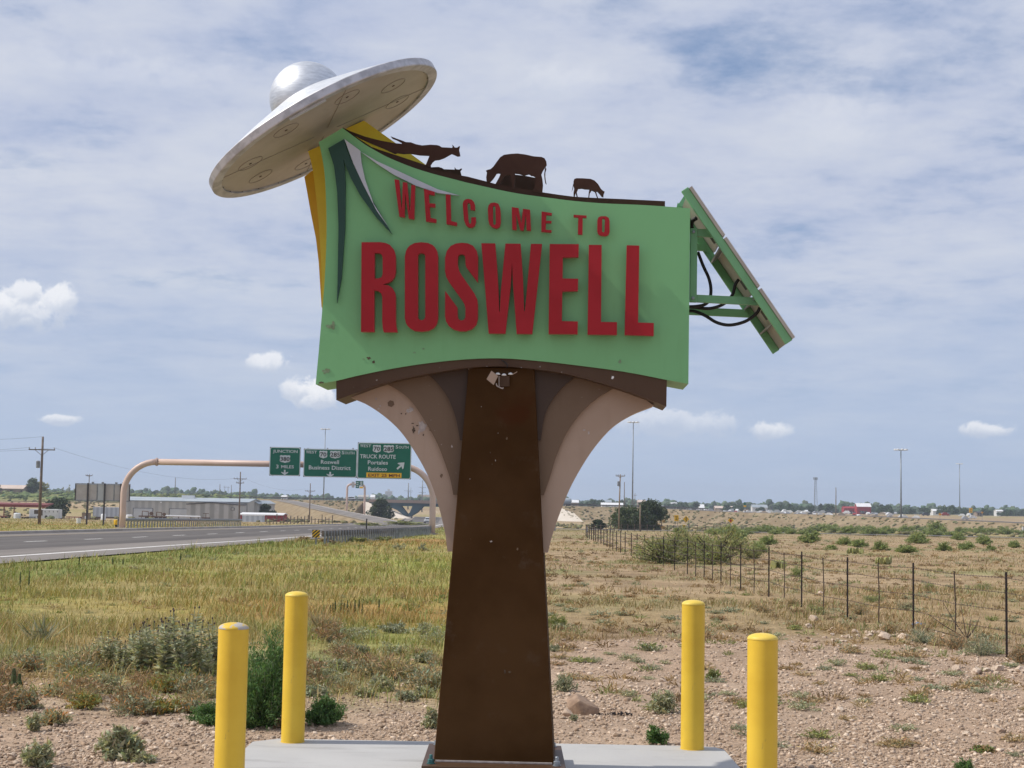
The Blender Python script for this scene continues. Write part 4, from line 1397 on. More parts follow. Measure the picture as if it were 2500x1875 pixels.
def tank(px, py, Y, r, h, label, name="tank", mat=m_tank, n=18, dome=True):
    c = Vector((X(px, Y), Y, G(X(px, Y), Y)))
    o = thing(name, label, "tank", c)
    mb = MB(); mb.lathe([(r, 0), (r, h * .85), (r * .8, h * .96), (r * .25, h)] if dome else [(r * .8, 0), (r, h)], c, n); mb.build("body", mat, o, autos=.6)
    mb = MB(); mb.lathe([(r * .2, h), (r * .2, h + .1)], c, 12); mb.build("lid", m_dark, o)
    return o


tank(257, 0, 320, .5, 1.35, "upright white tank in front of the ribbed container")
tank(47.5, 0, 335, .75, 1.2, "round white tank with a dark front, left of the trailer")
tank(320, 0, 375, .8, 1.1, "white tank at the left end of the rusty machines")
tub = tank(197.5, 0, 215, .34, .75, "white plastic tub standing in the roadside grass", "tub", dome=False)
# long white pipe on trestles
Yp = 374
pp = thing("irrigation_pipe", "long white pipe lying on trestles before the warehouse", "pipe", (X(445, Yp), Yp, G(X(445, Yp), Yp)))
zz = zpx(1260, 445, Yp)
mb = MB(); mb.tube([(X(400, Yp), Yp, zz), (X(493, Yp), Yp, zz - .1)], .22, 10); mb.build("tube", m_tank, pp)
for q in (410, 440, 470, 488):
    mb = MB(); mb.box((X(q, Yp), Yp, (zz + G(X(q, Yp), Yp)) / 2 - .1), (.15, .5, zz - G(X(q, Yp), Yp) - .15)); mb.build("trestle", m_rustm, pp)
# booth
Yb = 335
b0 = thing("booth", "small tan metal booth standing under the billboard", "booth", (X(213.5, Yb), Yb, G(X(213.5, Yb), Yb)))
mb = MB(); h_ = zpx(1253, 213, Yb) - G(X(213, Yb), Yb); mb.box((X(213.5, Yb), Yb + .7, G(X(213, Yb), Yb) + h_ / 2), (1.6, 1.4, h_)); mb.build("body", m_brick, b0)
mb = MB(); mb.box((X(213.5, Yb), Yb + .7, G(X(213, Yb), Yb) + h_ + .04), (1.75, 1.55, .1)); mb.build("roof", m_brick, b0)
mb = MB(); mb.box((X(215, Yb), Yb - .03, G(X(213, Yb), Yb) + .5), (.6, .05, .6)); mb.build("panel", m_tank, b0)
# low red shack with a white roof
gable("shack", "low red shack with a white roof right of the warehouse", "shack", X(590, 372), X(692, 372), 372, 380, G(X(640, 372), 372) - .2, zpx(1258, 640, 372), zpx(1254, 640, 372), m_barn, m_roofwhite)
Ys = 345
ct = thing("shipping_container", "grey box trailer in front of the low red shack", "container", (X(620, Ys), Ys, G(X(620, Ys), Ys)))
h_ = zpx(1259, 620, Ys) - G(X(620, Ys), Ys)
mb = MB(); mb.box((X(620, Ys), Ys + 1, G(X(620, Ys), Ys) + h_ / 2), (X(646, Ys) - X(594, Ys), 2, h_)); mb.build("body", m_cont, ct)
mb = MB(); mb.box((X(620, Ys), Ys + 1, G(X(620, Ys), Ys) + h_ + .05), (X(647, Ys) - X(593, Ys), 2.1, .1)); mb.build("roof", m_roofwhite, ct)
# far house on the hill
Yh = 780
gable("house", "tan house with a long pale roof on the far left rise", "house", X(-20, Yh), X(59, Yh), Yh, Yh + 10, G(X(30, Yh), Yh) - .3, zpx(1193.5, 30, Yh), zpx(1185, 30, Yh + 5), m_brick, m_tanroof,
      openings=(("door", X(54, Yh), X(56, Yh), .3, 2.2, m_window), ("window", X(28, Yh), X(34, Yh), 1.2, 2.2, m_window)))

# --- billboard seen from behind
Yb = 190
bb = thing("billboard", "back of a grey billboard on dark posts beside the highway", "billboard", (X(253, Yb), Yb, G(X(253, Yb), Yb)))
zt, zl = zpx(1182, 253, Yb), zpx(1223, 253, Yb)
edges = [187, 218, 240, 259, 281, 299, 319]
for i in range(6):
    xa, xb = X(edges[i], Yb), X(edges[i + 1], Yb)
    mb = MB(); mb.box(((xa + xb) / 2, Yb, (zt + zl) / 2), (xb - xa - .14, .08, zt - zl - .16)); mb.build("panel", m_signback if i != 2 else m_doorw, bb)
for z_ in (zt, zl):
    mb = MB(); mb.box((X(253, Yb), Yb - .05, z_), (X(320, Yb) - X(186, Yb), .2, .12)); mb.build("frame_rail", m_galv, bb)
for i, q in enumerate(edges):
    mb = MB(); mb.box((X(q, Yb), Yb - .06, (zt + zl) / 2), (.10, .16, zt - zl)); mb.build("stiffener", m_dark if i in (0, 6) else m_galv, bb)
for q in (218, 259, 298):
    g_ = G(X(q, Yb), Yb - .2)
    mb = MB(); mb.box((X(q, Yb), Yb - .24, (zt + .1 + g_) / 2), (.16, .2, zt + .1 - g_)); mb.build("post", m_dark, bb)
for q in (228, 252, 285, 302):
    mb = MB(); mb.box((X(q, Yb), Yb + .1, zt + .16), (.22, .3, .2)); mb.build("lamp", m_galv, bb)


# --- utility poles
def upole(px, ty, Y, label, arms=((.86, 2.4),), mat=m_wood, r=.15, lean=0.0, transformer=None, group="wooden power poles", guy=None, base=None):
    x = X(px, Y); z = G(x, Y); zt = zpx(ty, px, Y); H = zt - z
    o = thing("power_pole", label, "power pole", (x, Y, z), group)
    top = Vector((x + lean * H, Y, zt))
    mb = MB(); mb.tube([(x, Y, z - .3), (x + lean * H * .5, Y, z + H * .5), top], [r, r * .85, r * .65], 10); mb.build("pole", mat, o, smooth=True)
    for (f, w) in arms:
        c = Vector((x, Y, z)).lerp(top, f)
        mb = MB(); mb.box(c - Vector((0, .2, 0)), (w, .12, .13)); a_ = mb.build("crossarm", mat, o)
        for k_ in (-.48, -.25, .48):
            mb = MB(); mb.lathe([(.05, .06), (.07, .14), (.045, .2), (.07, .26), (.03, .3)], c + Vector((k_ * w, -.2, 0)), 8); mb.build("insulator", m_galv, a_)
        mb = MB(); mb.beam(c + Vector((-w * .25, -.2, -.05)), c + Vector((0, -.15, -w * .22)), .05, .05); mb.beam(c + Vector((w * .25, -.2, -.05)), c + Vector((0, -.15, -w * .22)), .05, .05); mb.build("brace", mat, o)
    if transformer:
        c = Vector((x, Y, z)).lerp(top, transformer[0])
        mb = MB(); mb.lathe([(.20, 0), (.24, .05), (.24, .8), (.15, .88)], c + Vector((transformer[1], -.1, -.4)), 12); mb.build("transformer", m_galv if transformer[1] < 0 else m_tank, o)
    if guy:
        mb = MB(); mb.tube([Vector((x, Y, z)).lerp(top, .8), (x + guy, Y, G(x + guy, Y))], .03, 5); mb.build("guy_wire", m_dark, o)
    return o, top


o1, t1 = upole(102, 1066, 188, "nearest wooden power pole at the left, with crossarm and transformer", ((.85, 3.2),), r=.19, transformer=(.68, -.42))
o2, t2 = upole(587, 1152, 320, "power pole with two crossarms behind the right guardrail end", ((.86, 2.6), (.78, 1.6)), r=.17)
o3, t3 = upole(758, 1180, 400, "power pole beside the ramp, left of the tree by the bridge", ((.80, 2.6),), r=.17)
upole(1510, 1158, 275, "pale power pole with a white transformer before the dark trees", ((.97, 1.6),), m_woodlt, .15, .02, (.83, -.25))
upole(1562, 1232, 262, "short pale pole standing in front of the dark trees", (), m_woodlt, .12, guy=2.2)
upole(219, 1158, 330, "thin pole rising behind the billboard", ((.97, 1.4),), r=.12)
upole(429, 1166, 900, "lone dark pole beyond the warehouse roof", (), r=.28)
upole(538, 1182, 1000, "dark pole in a cluster of distant poles, leftmost", (), r=.3)
upole(550, 1186, 1300, "thin pole second in the distant cluster", ((.9, 3),), r=.2)
upole(558, 1187, 1300, "thin pole third in the distant cluster", ((.9, 3),), r=.2)
upole(566, 1184, 1100, "pole rightmost in the distant cluster", (), r=.28)
upole(1523, 1177, 820, "dark pole between the pale pole and the mast light", (), r=.3)
upole(1549, 1204, 900, "distant pole right of the mast light", ((.9, 2.5),), r=.2)
upole(2038.5, 1190, 900, "dark bare pole left of the red barn", (), r=.33)
upole(997, 1179, 900, "steel transmission pole over the bridge, left one", ((.70, 5),), r=.45, mat=m_galvpole)
upole(1031, 1173, 860, "steel transmission pole over the bridge, right one", ((.78, 4), (.62, 4), (.5, 4)), r=.42, mat=m_galvpole)
upole(1003, 1190, 1500, "thin distant transmission pole behind the left one", ((.75, 5),), r=.3, mat=m_galvpole)


def wire(a, b, sag, label, r=.011):
    mb = MB(); n = 14
    mb.tube([Vector(a).lerp(Vector(b), i / n) - Vector((0, 0, sag * 4 * (i / n) * (1 - i / n))) for i in range(n + 1)], r, 5)
    o = mb.build("power_line", m_dark); tag(o, label, "cable", "power lines between the poles"); return o


for k_, lb in ((-1.5, "left wire"), (1.5, "right wire")):
    wire(t1 + Vector((k_, -.2, -1.35)), (X(-420, 180) + k_, 180, t1.z - 1.2), .8, f"power line running left from the nearest pole, {lb}")
wire(t1, (X(-420, 180), 180, t1.z + .2), .8, "power line leaving left from the nearest pole top")
wire(t1 + Vector((1.5, -.2, -1.35)), t2 + Vector((-1.2, -.2, -1.4)), 1.5, "power line from the nearest pole to the double-arm pole")
wire(t2 + Vector((1.2, -.2, -1.4)), t3 + Vector((-1.2, -.2, -1.4)), 1.2, "power line from the double-arm pole to the ramp pole")


def mast(pxb, pxt, ty, Y, label):
    x = X(pxb, Y); z = G(x, Y) if Y < 1000 else 0
    top = at(pxt, ty, Y); H = top.z - z
    o = thing("high_mast_light", label, "mast light", (x, Y, z), "high mast lights of the interchange")
    mb = MB(); mb.tube([(x, Y, z - .3), (x, Y, z + H)], [.36, .17], 12); mb.build("pole", m_galvpole, o, smooth=True)
    mb = MB(); mb.lathe([(.9, -.1), (.9, .1), (.7, .1), (.7, -.1), (.9, -.1)], (x, Y, z + H - .3), 16, close=False)
    for k_ in range(3):
        a_ = math.pi * k_ / 3; mb.beam((x - .9 * math.cos(a_), Y - .9 * math.sin(a_), z + H - .3), (x + .9 * math.cos(a_), Y + .9 * math.sin(a_), z + H - .3), .1, .1)
    mb.build("ring", m_galv, o)
    for k_ in range(8):
        a_ = 2 * math.pi * k_ / 8
        c = Vector((x + 2.0 * math.cos(a_), Y + 2.0 * math.sin(a_), z + H - .25))
        mb = MB(); mb.beam((x + .85 * math.cos(a_), Y + .85 * math.sin(a_), z + H - .3), c, .08, .08); mb.build("arm", m_galv, o)
        mb = MB(); mb.lathe([(.15, .45), (.5, .35), (.6, 0), (.5, -.1)], c, 10); mb.build("luminaire", m_tank, o)
    return o


mast(791, 796, 1047, 780, "mast light rising behind the middle green road sign")
mast(1543, 1546, 1030, 640, "tall mast light right of the welcome sign")
mast(2197, 2197, 1097, 545, "tall mast light left of the rightmost one")
mast(2340, 2340, 1132, 1060, "rightmost mast light, farther away")

# lattice radio tower
Yl = 1300; x = X(1988.5, Yl); z = G(x, Yl); zt = zpx(1165, 1988, Yl)
lt = thing("radio_tower", "slim lattice radio tower above the distant trees", "radio tower", (x, Yl, z))
for k_ in range(3):
    a_ = 2 * math.pi * k_ / 3
    mb = MB(); mb.tube([(x + 2.0 * math.cos(a_), Yl + 2.0 * math.sin(a_), z), (x + .7 * math.cos(a_), Yl + .7 * math.sin(a_), zt)], .14, 5); mb.build("leg", m_galv, lt)
for i in range(14):
    f0, f1 = i / 14, (i + 1) / 14
    mb = MB()
    for k_ in range(3):
        a_, b_ = 2 * math.pi * k_ / 3, 2 * math.pi * (k_ + 1) / 3
        r0, r1 = 2 - 1.3 * f0, 2 - 1.3 * f1
        mb.tube([(x + r0 * math.cos(a_), Yl + r0 * math.sin(a_), z + (zt - z) * f0), (x + r1 * math.cos(b_), Yl + r1 * math.sin(b_), z + (zt - z) * f1)], .08, 4)
    mb.build("lattice_brace", m_galv, lt)
for k_ in range(4):
    mb = MB(); mb.box((x + 1.4 * math.cos(k_ * 1.6), Yl + 1.4 * math.sin(k_ * 1.6), zt - 1.2), (.6, .6, 2.2)); mb.build("antenna", m_galv, lt)

# --- overpass bridge
br = thing("overpass_bridge", "brown and teal overpass bridge with V-shaped piers crossing the highway", "bridge", P3(1150, 700, -5))
A, B = P3(905, 700, 2.62), P3(1370, 700, 2.12)
for s_ in (-6.8, 6.8):
    mb = MB(); mb.prism([[(A.x, A.z - .35), (B.x, B.z - .35), (B.x, B.z + 1.0), (A.x, A.z + 1.0)]], lambda q: (q[0], 700 + s_ - .2, q[1]), lambda q: (q[0], 700 + s_ + .2, q[1])); mb.build("parapet", m_bridge, br)
mb = MB(); mb.prism([[(A.x, A.z - .3), (B.x, B.z - .3), (B.x, B.z), (A.x, A.z)]], lambda q: (q[0], 693.6, q[1]), lambda q: (q[0], 706.4, q[1])); mb.build("deck", m_conc2, br)
for s_ in (-5.2, 0, 5.2):
    mb = MB(); mb.prism([[(A.x, A.z - 1.75), (B.x, B.z - 1.75), (B.x, B.z - .32), (A.x, A.z - .32)]], lambda q: (q[0], 700 + s_ - .25, q[1]), lambda q: (q[0], 700 + s_ + .25, q[1])); mb.build("girder", m_teal2, br)
for (p0_, pl, pr_) in ((998, 957, 1036), (1215, 1175, 1255)):
    zb = zpx(1260, p0_, 700)
    for s_ in (-5.2, 5.2):
        mb = MB(); bx_ = X(p0_, 700); xr_ = X(pr_, 700); xl_ = X(pl, 700); zz = A.z - 1.7
        mb.prism([[(bx_ - 1.0, zb), (bx_ + 1.5, zb), (bx_ + 4.2, zz - 3.0), (xr_, zz), (bx_ + 2.2, zz), (bx_ + 1.0, zz - 3.0)]], lambda q: (q[0], 700 + s_ - .6, q[1]), lambda q: (q[0], 700 + s_ + .6, q[1]))
        mb.prism([[(bx_ + .5, zb), (bx_ - 1.2, zb), (xl_ + 3, zz - 2.0), (xl_ - 2, zz), (xl_ + 4.5, zz), (bx_ - .4, zz - 3.4)]], lambda q: (q[0], 700 + s_ - .6, q[1]), lambda q: (q[0], 700 + s_ + .6, q[1])); mb.build("pier_leg", m_teal2, br)
    mb = MB(); mb.box((X(p0_, 700), 700, (zb - 5.4) / 2), (3.2, 13, zb + 5.4)); mb.build("footing", m_conc2, br)
# paved abutment slopes
for (xa, za, xb, nm, lbx) in ((A.x - 1, A.z, X(1015, 690), 1, "pale slope paving under the left end of the bridge"), (B.x + 1, B.z, X(1310, 690), -1, "pale slope paving under the right end of the bridge")):
    mb = MB()
    yt_, yb_ = 692.6, 676.0; e_ = 8.5 if nm < 0 else -1.5
    V_ = [(xa, yt_, za - .3), (xa, 1400 - yt_, za - .3), (xb, 1400 - yb_, -5.2), (xb, yb_, -5.2), (xa - nm * 1.5, yt_ - .3, za - .3), (xa - nm * e_, yb_ - .6, -5.2), (xa - nm * 1.5, 1400 - yt_, za - .3), (xa - nm * e_, 1400 - yb_, -5.2)]
    mb.add(V_, [(0, 1, 2, 3), (0, 3, 5, 4), (4, 5, 7, 6), (0, 4, 6, 1), (1, 6, 7, 2), (3, 2, 7, 5)])
    o = mb.build("slope_paving", m_slope); tag(o, kind='structure')
# guard rails along the overpass
for pts, nm in ((OL, "dark guard rail along the left approach of the overpass"), (OR, "dark guard rail along the right approach of the overpass")):
    g = thing("guardrail", nm, "guardrail", pts[0] if pts is OL else pts[0])
    mb = MB()
    sel = pts[8:] if pts is OL else pts[:14]
    for q0, q1 in zip(sel[:-1], sel[1:]):
        mb.beam(q0 + Vector((0, -6.6, .75)), q1 + Vector((0, -6.6, .75)), .1, .45)
    mb.build("rail", m_dark, g)
    for q0, q1 in zip(sel[:-1], sel[1:]):
        for k_ in range(4):
            c = q0.lerp(q1, k_ / 4)
            mb = MB(); mb.box(c + Vector((0, -6.5, .35)), (.15, .15, .9)); mb.build("post", m_wood, g)


# --- overhead sign gantries
def gantry(label, Y, pxl, pxr, base_y, beam_yl, beam_yr, rad, curve_px, name="sign_gantry"):
    xl, xr = X(pxl, Y), X(pxr, Y)
    zl, zr = G(xl, Y), G(xr, Y)
    o = thing(name, label, "sign gantry", ((xl + xr) / 2, Y, zl))
    tl = at(pxl + 40, beam_yl, Y).z
    tr_ = tl
    R = curve_px * pxm(Y)
    ptsl = [Vector((xl, Y, zl - .3)), Vector((xl, Y, zl + (tl - R - zl) * .5)), Vector((xl, Y, tl - R))]
    for k_ in range(1, 11):
        a_ = math.pi / 2 * k_ / 10
        ptsl.append(Vector((xl + R - R * math.cos(a_), Y, tl - R + R * math.sin(a_))))
    mb = MB(); mb.tube(ptsl, rad, 20); mb.build("post", m_pipe, o, smooth=True)
    ptsr = [Vector((xr, Y, zr - .3)), Vector((xr, Y, zr + (tr_ - R - zr) * .5)), Vector((xr, Y, tr_ - R))]
    for k_ in range(1, 11):
        a_ = math.pi / 2 * k_ / 10
        ptsr.append(Vector((xr - R + R * math.cos(a_), Y, tr_ - R + R * math.sin(a_))))
    mb = MB(); mb.tube(ptsr, rad, 20); mb.build("post", m_pipe, o, smooth=True)
    mb = MB(); mb.tube([(xl + R, Y, tl), (xr - R, Y, tr_)], rad, 20); mb.build("beam", m_pipe, o, smooth=True)
    for xx in (xl + R, xr - R, xl + R + (xr - xl - 2 * R) * .49):
        for dx in (-.05, .06):
            mb = MB(); mb.lathe([(rad * 1.32, -.03), (rad * 1.32, .03)], (xx + dx, Y, tl), 20, Vector((1, 0, 0))); mb.build("flange", m_pipe, o)
    for xx, zz in ((xl, zl), (xr, zr)):
        mb = MB(); mb.lathe([(rad * 1.9, -.1), (rad * 1.9, .08)], (xx, Y, zz + .05), 16); mb.build("footing", m_conc2, o)
    return o, tl


YG = 150.0
GAN, zbeam = gantry("salmon pipe gantry over the highway carrying three green direction signs", YG, 304, 1057, 1303, 1127, 1131, .30, 78)
kG = pxm(YG)
zg = lambda pts: zm(660, 1060, 5.978, pts)
SHIELD = [(-.5, .33), (-.46, .42), (-.38, .5), (-.22, .43), (0, .49), (.22, .43), (.38, .5), (.46, .42), (.5, .33), (.45, .16), (.46, 0), (.5, -.16), (.46, -.3), (.34, -.4), (.16, -.43), (0, -.52), (-.16, -.43), (-.34, -.4), (-.46, -.3), (-.5, -.16), (-.46, 0), (-.45, .16)]
YS = YG - .55


def put_text(body, cx, cy, w, h, mat, parent, name="lettering", yo=0.0, Y=None):
    """flat lettering centred on a place of the photograph, w by h photo pixels"""
    Y = YS - .06 if Y is None else Y
    vs, fs = TEXT[body]
    x0 = min(v.x for v in vs); x1 = max(v.x for v in vs); y0 = min(v.y for v in vs); y1 = max(v.y for v in vs)
    c = at(cx, cy, Y); k = pxm(Y)
    mb = MB()
    mb.add([(c.x + ((v.x - x0) / (x1 - x0) - .5) * w * k, Y - v.z * .6, c.z + ((v.y - y0) / (y1 - y0) - .5) * h * k) for v in vs], fs)
    off = wloc(parent); me = bpy.data.meshes.new(name)
    me.from_pydata([(p_[0] - off.x, p_[1] - off.y, p_[2] - off.z) for p_ in mb.v], [], mb.f)
    return link(name, me, mat, parent)


def sign_plate(parent, x0, y0, x1, y1, label, Y=None, mat=m_signgreen, name="sign_panel"):
    Y = YS if Y is None else Y
    a_, b_ = at(x0, y0, Y), at(x1, y1, Y)
    cx, cz, w, h = (a_.x + b_.x) / 2, (a_.z + b_.z) / 2, abs(b_.x - a_.x), abs(a_.z - b_.z)

    def rr(w, h, r, n=4):
        out = []
        for (sx_, sz_, a0) in ((1, 1, 0), (-1, 1, 90), (-1, -1, 180), (1, -1, 270)):
            for k_ in range(n + 1):
                an = math.radians(a0 + 90 * k_ / n)
                out.append((cx + sx_ * (w / 2 - r) + r * math.cos(an), cz + sz_ * (h / 2 - r) + r * math.sin(an)))
        return out
    r = .22
    mb = MB(); mb.prism([rr(w, h, .06)], lambda q: (q[0], Y, q[1]), lambda q: (q[0], Y + .06, q[1])); o = mb.build(name, m_dark, parent); o['label'] = label
    mb = MB(); mb.prism([rr(w, h, r)], lambda q: (q[0], Y - .012, q[1]), lambda q: (q[0], Y - .002, q[1])); mb.build("border", m_signwhite, o)
    mb = MB(); mb.prism([rr(w - .17, h - .17, r - .06)], lambda q: (q[0], Y - .026, q[1]), lambda q: (q[0], Y - .014, q[1])); mb.build("face", mat, o)
    return o


def shield(parent, cx, cy, w, h, num, nw, nh):
    Y = YS - .045; c = at(cx, cy, Y); k = pxm(Y)
    mb = MB(); mb.prism([[(c.x + p_[0] * w * k, c.z + p_[1] * h * k) for p_ in SHIELD]], lambda q: (q[0], Y, q[1]), lambda q: (q[0], Y + .012, q[1])); mb.build("route_shield", m_signwhite, parent)
    put_text(num, cx, cy, nw, nh, m_signblack, parent, "numerals", Y=YS - .075)


def arrow(parent, cx, cy, L, W, ang, mat=m_signwhite):
    Y = YS - .045; c = at(cx, cy, Y); k = pxm(Y) * 1.0
    pts = [(-L * .5, -W * .12), (L * .02, -W * .12), (-L * .12, -W * .5), (L * .04, -W * .5), (L * .5, 0), (L * .04, W * .5), (-L * .12, W * .5), (L * .02, W * .12), (-L * .5, W * .12)]
    ca, sa = math.cos(ang), math.sin(ang)
    mb = MB(); mb.prism([[(c.x + (p_[0] * ca - p_[1] * sa) * k, c.z + (p_[0] * sa + p_[1] * ca) * k) for p_ in pts]], lambda q: (q[0], Y, q[1]), lambda q: (q[0], Y + .012, q[1])); mb.build("arrow", mat, parent)


s1 = sign_plate(GAN, 659, 1091, 732.5, 1162.5, "green JUNCTION 380 3 MILES sign, smallest and leftmost on the gantry")
put_text("JUNCTION", 696.5, 1103, 60, 9.6, m_signwhite, s1)
shield(s1, 695.8, 1120.5, 26, 19, "380", 22, 10)
put_text("3", 677, 1139, 6, 9.2, m_signwhite, s1); put_text("MILES", 702, 1139.6, 31, 7.4, m_signwhite, s1)
arrow(s1, 695, 1153.5, 13, 17, -math.pi / 2)
s2 = sign_plate(GAN, 742, 1095, 871, 1166.5, "green Roswell Business District sign in the middle of the gantry")
put_text("W", 751.5, 1103.2, 8, 8.2, m_signwhite, s2); put_text("EST", 765, 1103.8, 18, 6.8, m_signwhite, s2)
shield(s2, 789.3, 1109.5, 20, 19, "70", 15, 10.5); shield(s2, 818.3, 1110, 26, 19, "285", 23, 10.5)
put_text("S", 837.5, 1105, 6.5, 8.2, m_signwhite, s2); put_text("OUTH", 853.5, 1106, 24, 6.8, m_signwhite, s2)
put_text("Roswell", 805.5, 1128, 44, 9.6, m_signwhite, s2)
put_text("Business District", 805, 1142, 102, 9.8, m_signwhite, s2)
arrow(s2, 806, 1158.5, 13, 17, -math.pi / 2)
s3 = sign_plate(GAN, 873.6, 1080, 1003, 1170.5, "green TRUCK ROUTE Portales Ruidoso sign, tallest on the gantry")
put_text("W", 883.5, 1087.6, 8, 8.2, m_signwhite, s3); put_text("EST", 897.3, 1088.6, 18, 6.8, m_signwhite, s3)
shield(s3, 920, 1095.5, 20, 19, "70", 15, 10.5); shield(s3, 949, 1096, 26, 19, "285", 23, 10.5)
put_text("S", 969, 1091, 6.5, 8.2, m_signwhite, s3); put_text("OUTH", 985.5, 1092, 24, 6.8, m_signwhite, s3)
put_text("TRUCK ROUTE", 922.5, 1114.6, 87, 9.8, m_signwhite, s3)
put_text("Portales", 922.5, 1129.2, 49, 9.8, m_signwhite, s3)
put_text("Ruidoso", 922, 1144.8, 46, 9.8, m_signwhite, s3)
arrow(s3, 978.5, 1137, 24, 18, math.radians(43))
Yx = YS - .03; a_, b_ = at(894.6, 1153.5, Yx), at(980, 1167, Yx)
mb = MB(); mb.box(((a_.x + b_.x) / 2, Yx - .006, (a_.z + b_.z) / 2), (b_.x - a_.x, .012, a_.z - b_.z)); mb.build("exit_plate", m_signyellow, s3)
put_text("EXIT 25 MPH", 937.5, 1160.5, 77, 7.4, m_exit, s3, "exit_lettering")
for q in (668, 722, 752, 800, 862, 884, 938, 992):
    a_ = at(q, 1093, YG - .44); b_ = at(q, 1163, YG - .44)
    mb = MB(); mb.box((a_.x, YG - .40, (a_.z + b_.z) / 2), (.1, .14, (a_.z - b_.z) * .98)); mb.build("bracket", m_galv, GAN)

YG2 = 620.0
G2, zb2 = gantry("small distant gantry with two green signs left of the bridge", YG2, 848, 891, 1222, 1183, 1183, .42, 9)
for ch in G2.children: pass
for (x0, y0, x1, y1, lb, mt) in ((859, 1176, 865.5, 1190.5, "brown back of a sign on the distant gantry", m_signback), (868.5, 1174, 877, 1192, "narrow green sign on the distant gantry", m_signgreen), (877.5, 1174, 887, 1185, "green exit sign on the distant gantry", m_signgreen), (878, 1187.5, 887, 1192.5, "yellow plate on the distant gantry", m_signyellow)):
    a_, b_ = at(x0, y0, YG2 - .7), at(x1, y1, YG2 - .7)
    mb = MB(); mb.box(((a_.x + b_.x) / 2, YG2 - .7, (a_.z + b_.z) / 2), (b_.x - a_.x, .12, a_.z - b_.z)); o = mb.build("sign_panel", mt, G2); o['label'] = lb
    if mt is m_signgreen:
        for k_ in range(3):
            mb = MB(); mb.box(((a_.x + b_.x) / 2, YG2 - .78, a_.z + (b_.z - a_.z) * (.25 + .25 * k_)), ((b_.x - a_.x) * .5, .03, .28)); mb.build("legend_bar", m_signwhite, o)

# --- guardrails
WPROF = [(0, .15), (-.05, .11), (-.07, .06), (0, .02), (0, -.02), (-.07, -.06), (-.05, -.11), (0, -.15)]


def guardrail(label, pts, sp, hh, group=None, face=-1, mat=m_galv, postw=.16):
    """w-beam rail on posts along ground points; hh is the height of the rail's middle"""
    o = thing("guardrail", label, "guardrail", pts[0], group)
    P_ = [Vector(q) for q in pts]
    seg = []
    for a_, b_ in zip(P_[:-1], P_[1:]):
        n = max(1, int((b_ - a_).length / sp))
        for k_ in range(n): seg.append(a_.lerp(b_, k_ / n))
    seg.append(P_[-1])
    for i in range(len(seg) - 1):
        if i % 4: continue
        a_ = seg[i]; b_ = seg[min(i + 4, len(seg) - 1)]
        d = (b_ - a_).normalized(); n = Vector((d.y, -d.x, 0)) * -face
        V_ = []
        for c_ in (a_, b_):
            for th in (0, -.012):
                for (u, w) in WPROF:
                    V_.append(c_ + n * (u * -1 + th) + Vector((0, 0, hh + w)))
        m = len(WPROF); Fs = []
        for k_ in range(m - 1):
            Fs += [(k_, k_ + 1, 2 * m + k_ + 1, 2 * m + k_), (m + k_ + 1, m + k_, 3 * m + k_, 3 * m + k_ + 1)]
        Fs += [(0, m, 3 * m, 2 * m), (m - 1, 3 * m - 1, 4 * m - 1, 2 * m - 1)]
        mb = MB(); mb.add(V_, Fs); mb.build("rail", mat, o)
    for i, c_ in enumerate(seg):
        d = (seg[min(i + 1, len(seg) - 1)] - seg[max(i - 1, 0)]).normalized(); n = Vector((d.y, -d.x, 0)) * -face
        g_ = G(c_.x, c_.y)
        mb = MB(); mb.box(c_ - n * .16 + Vector((0, 0, (hh + .16) / 2 - .1)), (postw, .12, hh + .16 + .2), rz=math.atan2(d.y, d.x)); po_ = mb.build("post", mat, o)
        mb = MB(); mb.box(c_ - n * .07 + Vector((0, 0, hh)), (postw, .13, .34), rz=math.atan2(d.y, d.x)); mb.build("block", m_wood, po_)
    return o


g1 = ground(786, 1329); g2 = ground(1052, 1304)
GR = guardrail("near guardrail of closely set grey posts right of the highway", [g1, g1.lerp(g2, .5) + Vector((.25, 0, 0)), g2], 1.0, .62, face=1)
q = g1 + Vector((-.3, -.5, 0))
hm = thing("hazard_marker", "yellow and black striped marker at the guardrail end", "road marker", (q.x, q.y, G(q.x, q.y)))
zc = G(q.x, q.y)
mb = MB(); mb.box((q.x, q.y + .06, zc + .4), (.08, .06, .9)); mb.build("post", m_galv, hm)
cz_ = zpx(1303.5, 779, q.y); hw = 9.2 * pxm(q.y)
mb = MB(); mb.box((q.x, q.y, cz_), (2 * hw, .03, 2 * hw)); mb.build("plate", m_signyellow, hm)
from mathutils.geometry import intersect_line_line_2d
for k_ in (-1.15, -.28, .6, 1.5):
    # diagonal stripe clipped to the square plate
    out = []
    for (xx, zz) in [(-1, -1), (1, -1), (1, 1), (-1, 1)]:
        pass
    a_, b_ = k_, k_ + .45
    poly = [(x_, z_) for x_, z_ in []]
    sq = [(-1, -1), (1, -1), (1, 1), (-1, 1)]

    def clip(poly, f):
        o_ = []
        for i in range(len(poly)):
            p_, q_ = poly[i], poly[(i + 1) % len(poly)]
            fp, fq = f(p_), f(q_)
            if fp >= 0: o_.append(p_)
            if fp * fq < 0:
                t_ = fp / (fp - fq); o_.append((p_[0] + (q_[0] - p_[0]) * t_, p_[1] + (q_[1] - p_[1]) * t_))
        return o_
    poly = clip(clip(sq, lambda s: (s[1] - s[0] * .9) - a_), lambda s: b_ - (s[1] - s[0] * .9))
    if len(poly) > 2:
        mb = MB(); mb.prism([poly], lambda s: (q.x + s[0] * hw, q.y - .024, cz_ + s[1] * hw), lambda s: (q.x + s[0] * hw, q.y - .016, cz_ + s[1] * hw)); mb.build("stripe", m_signblack, hm)
l1 = ground(292, 1290); l2 = ground(590, 1284)
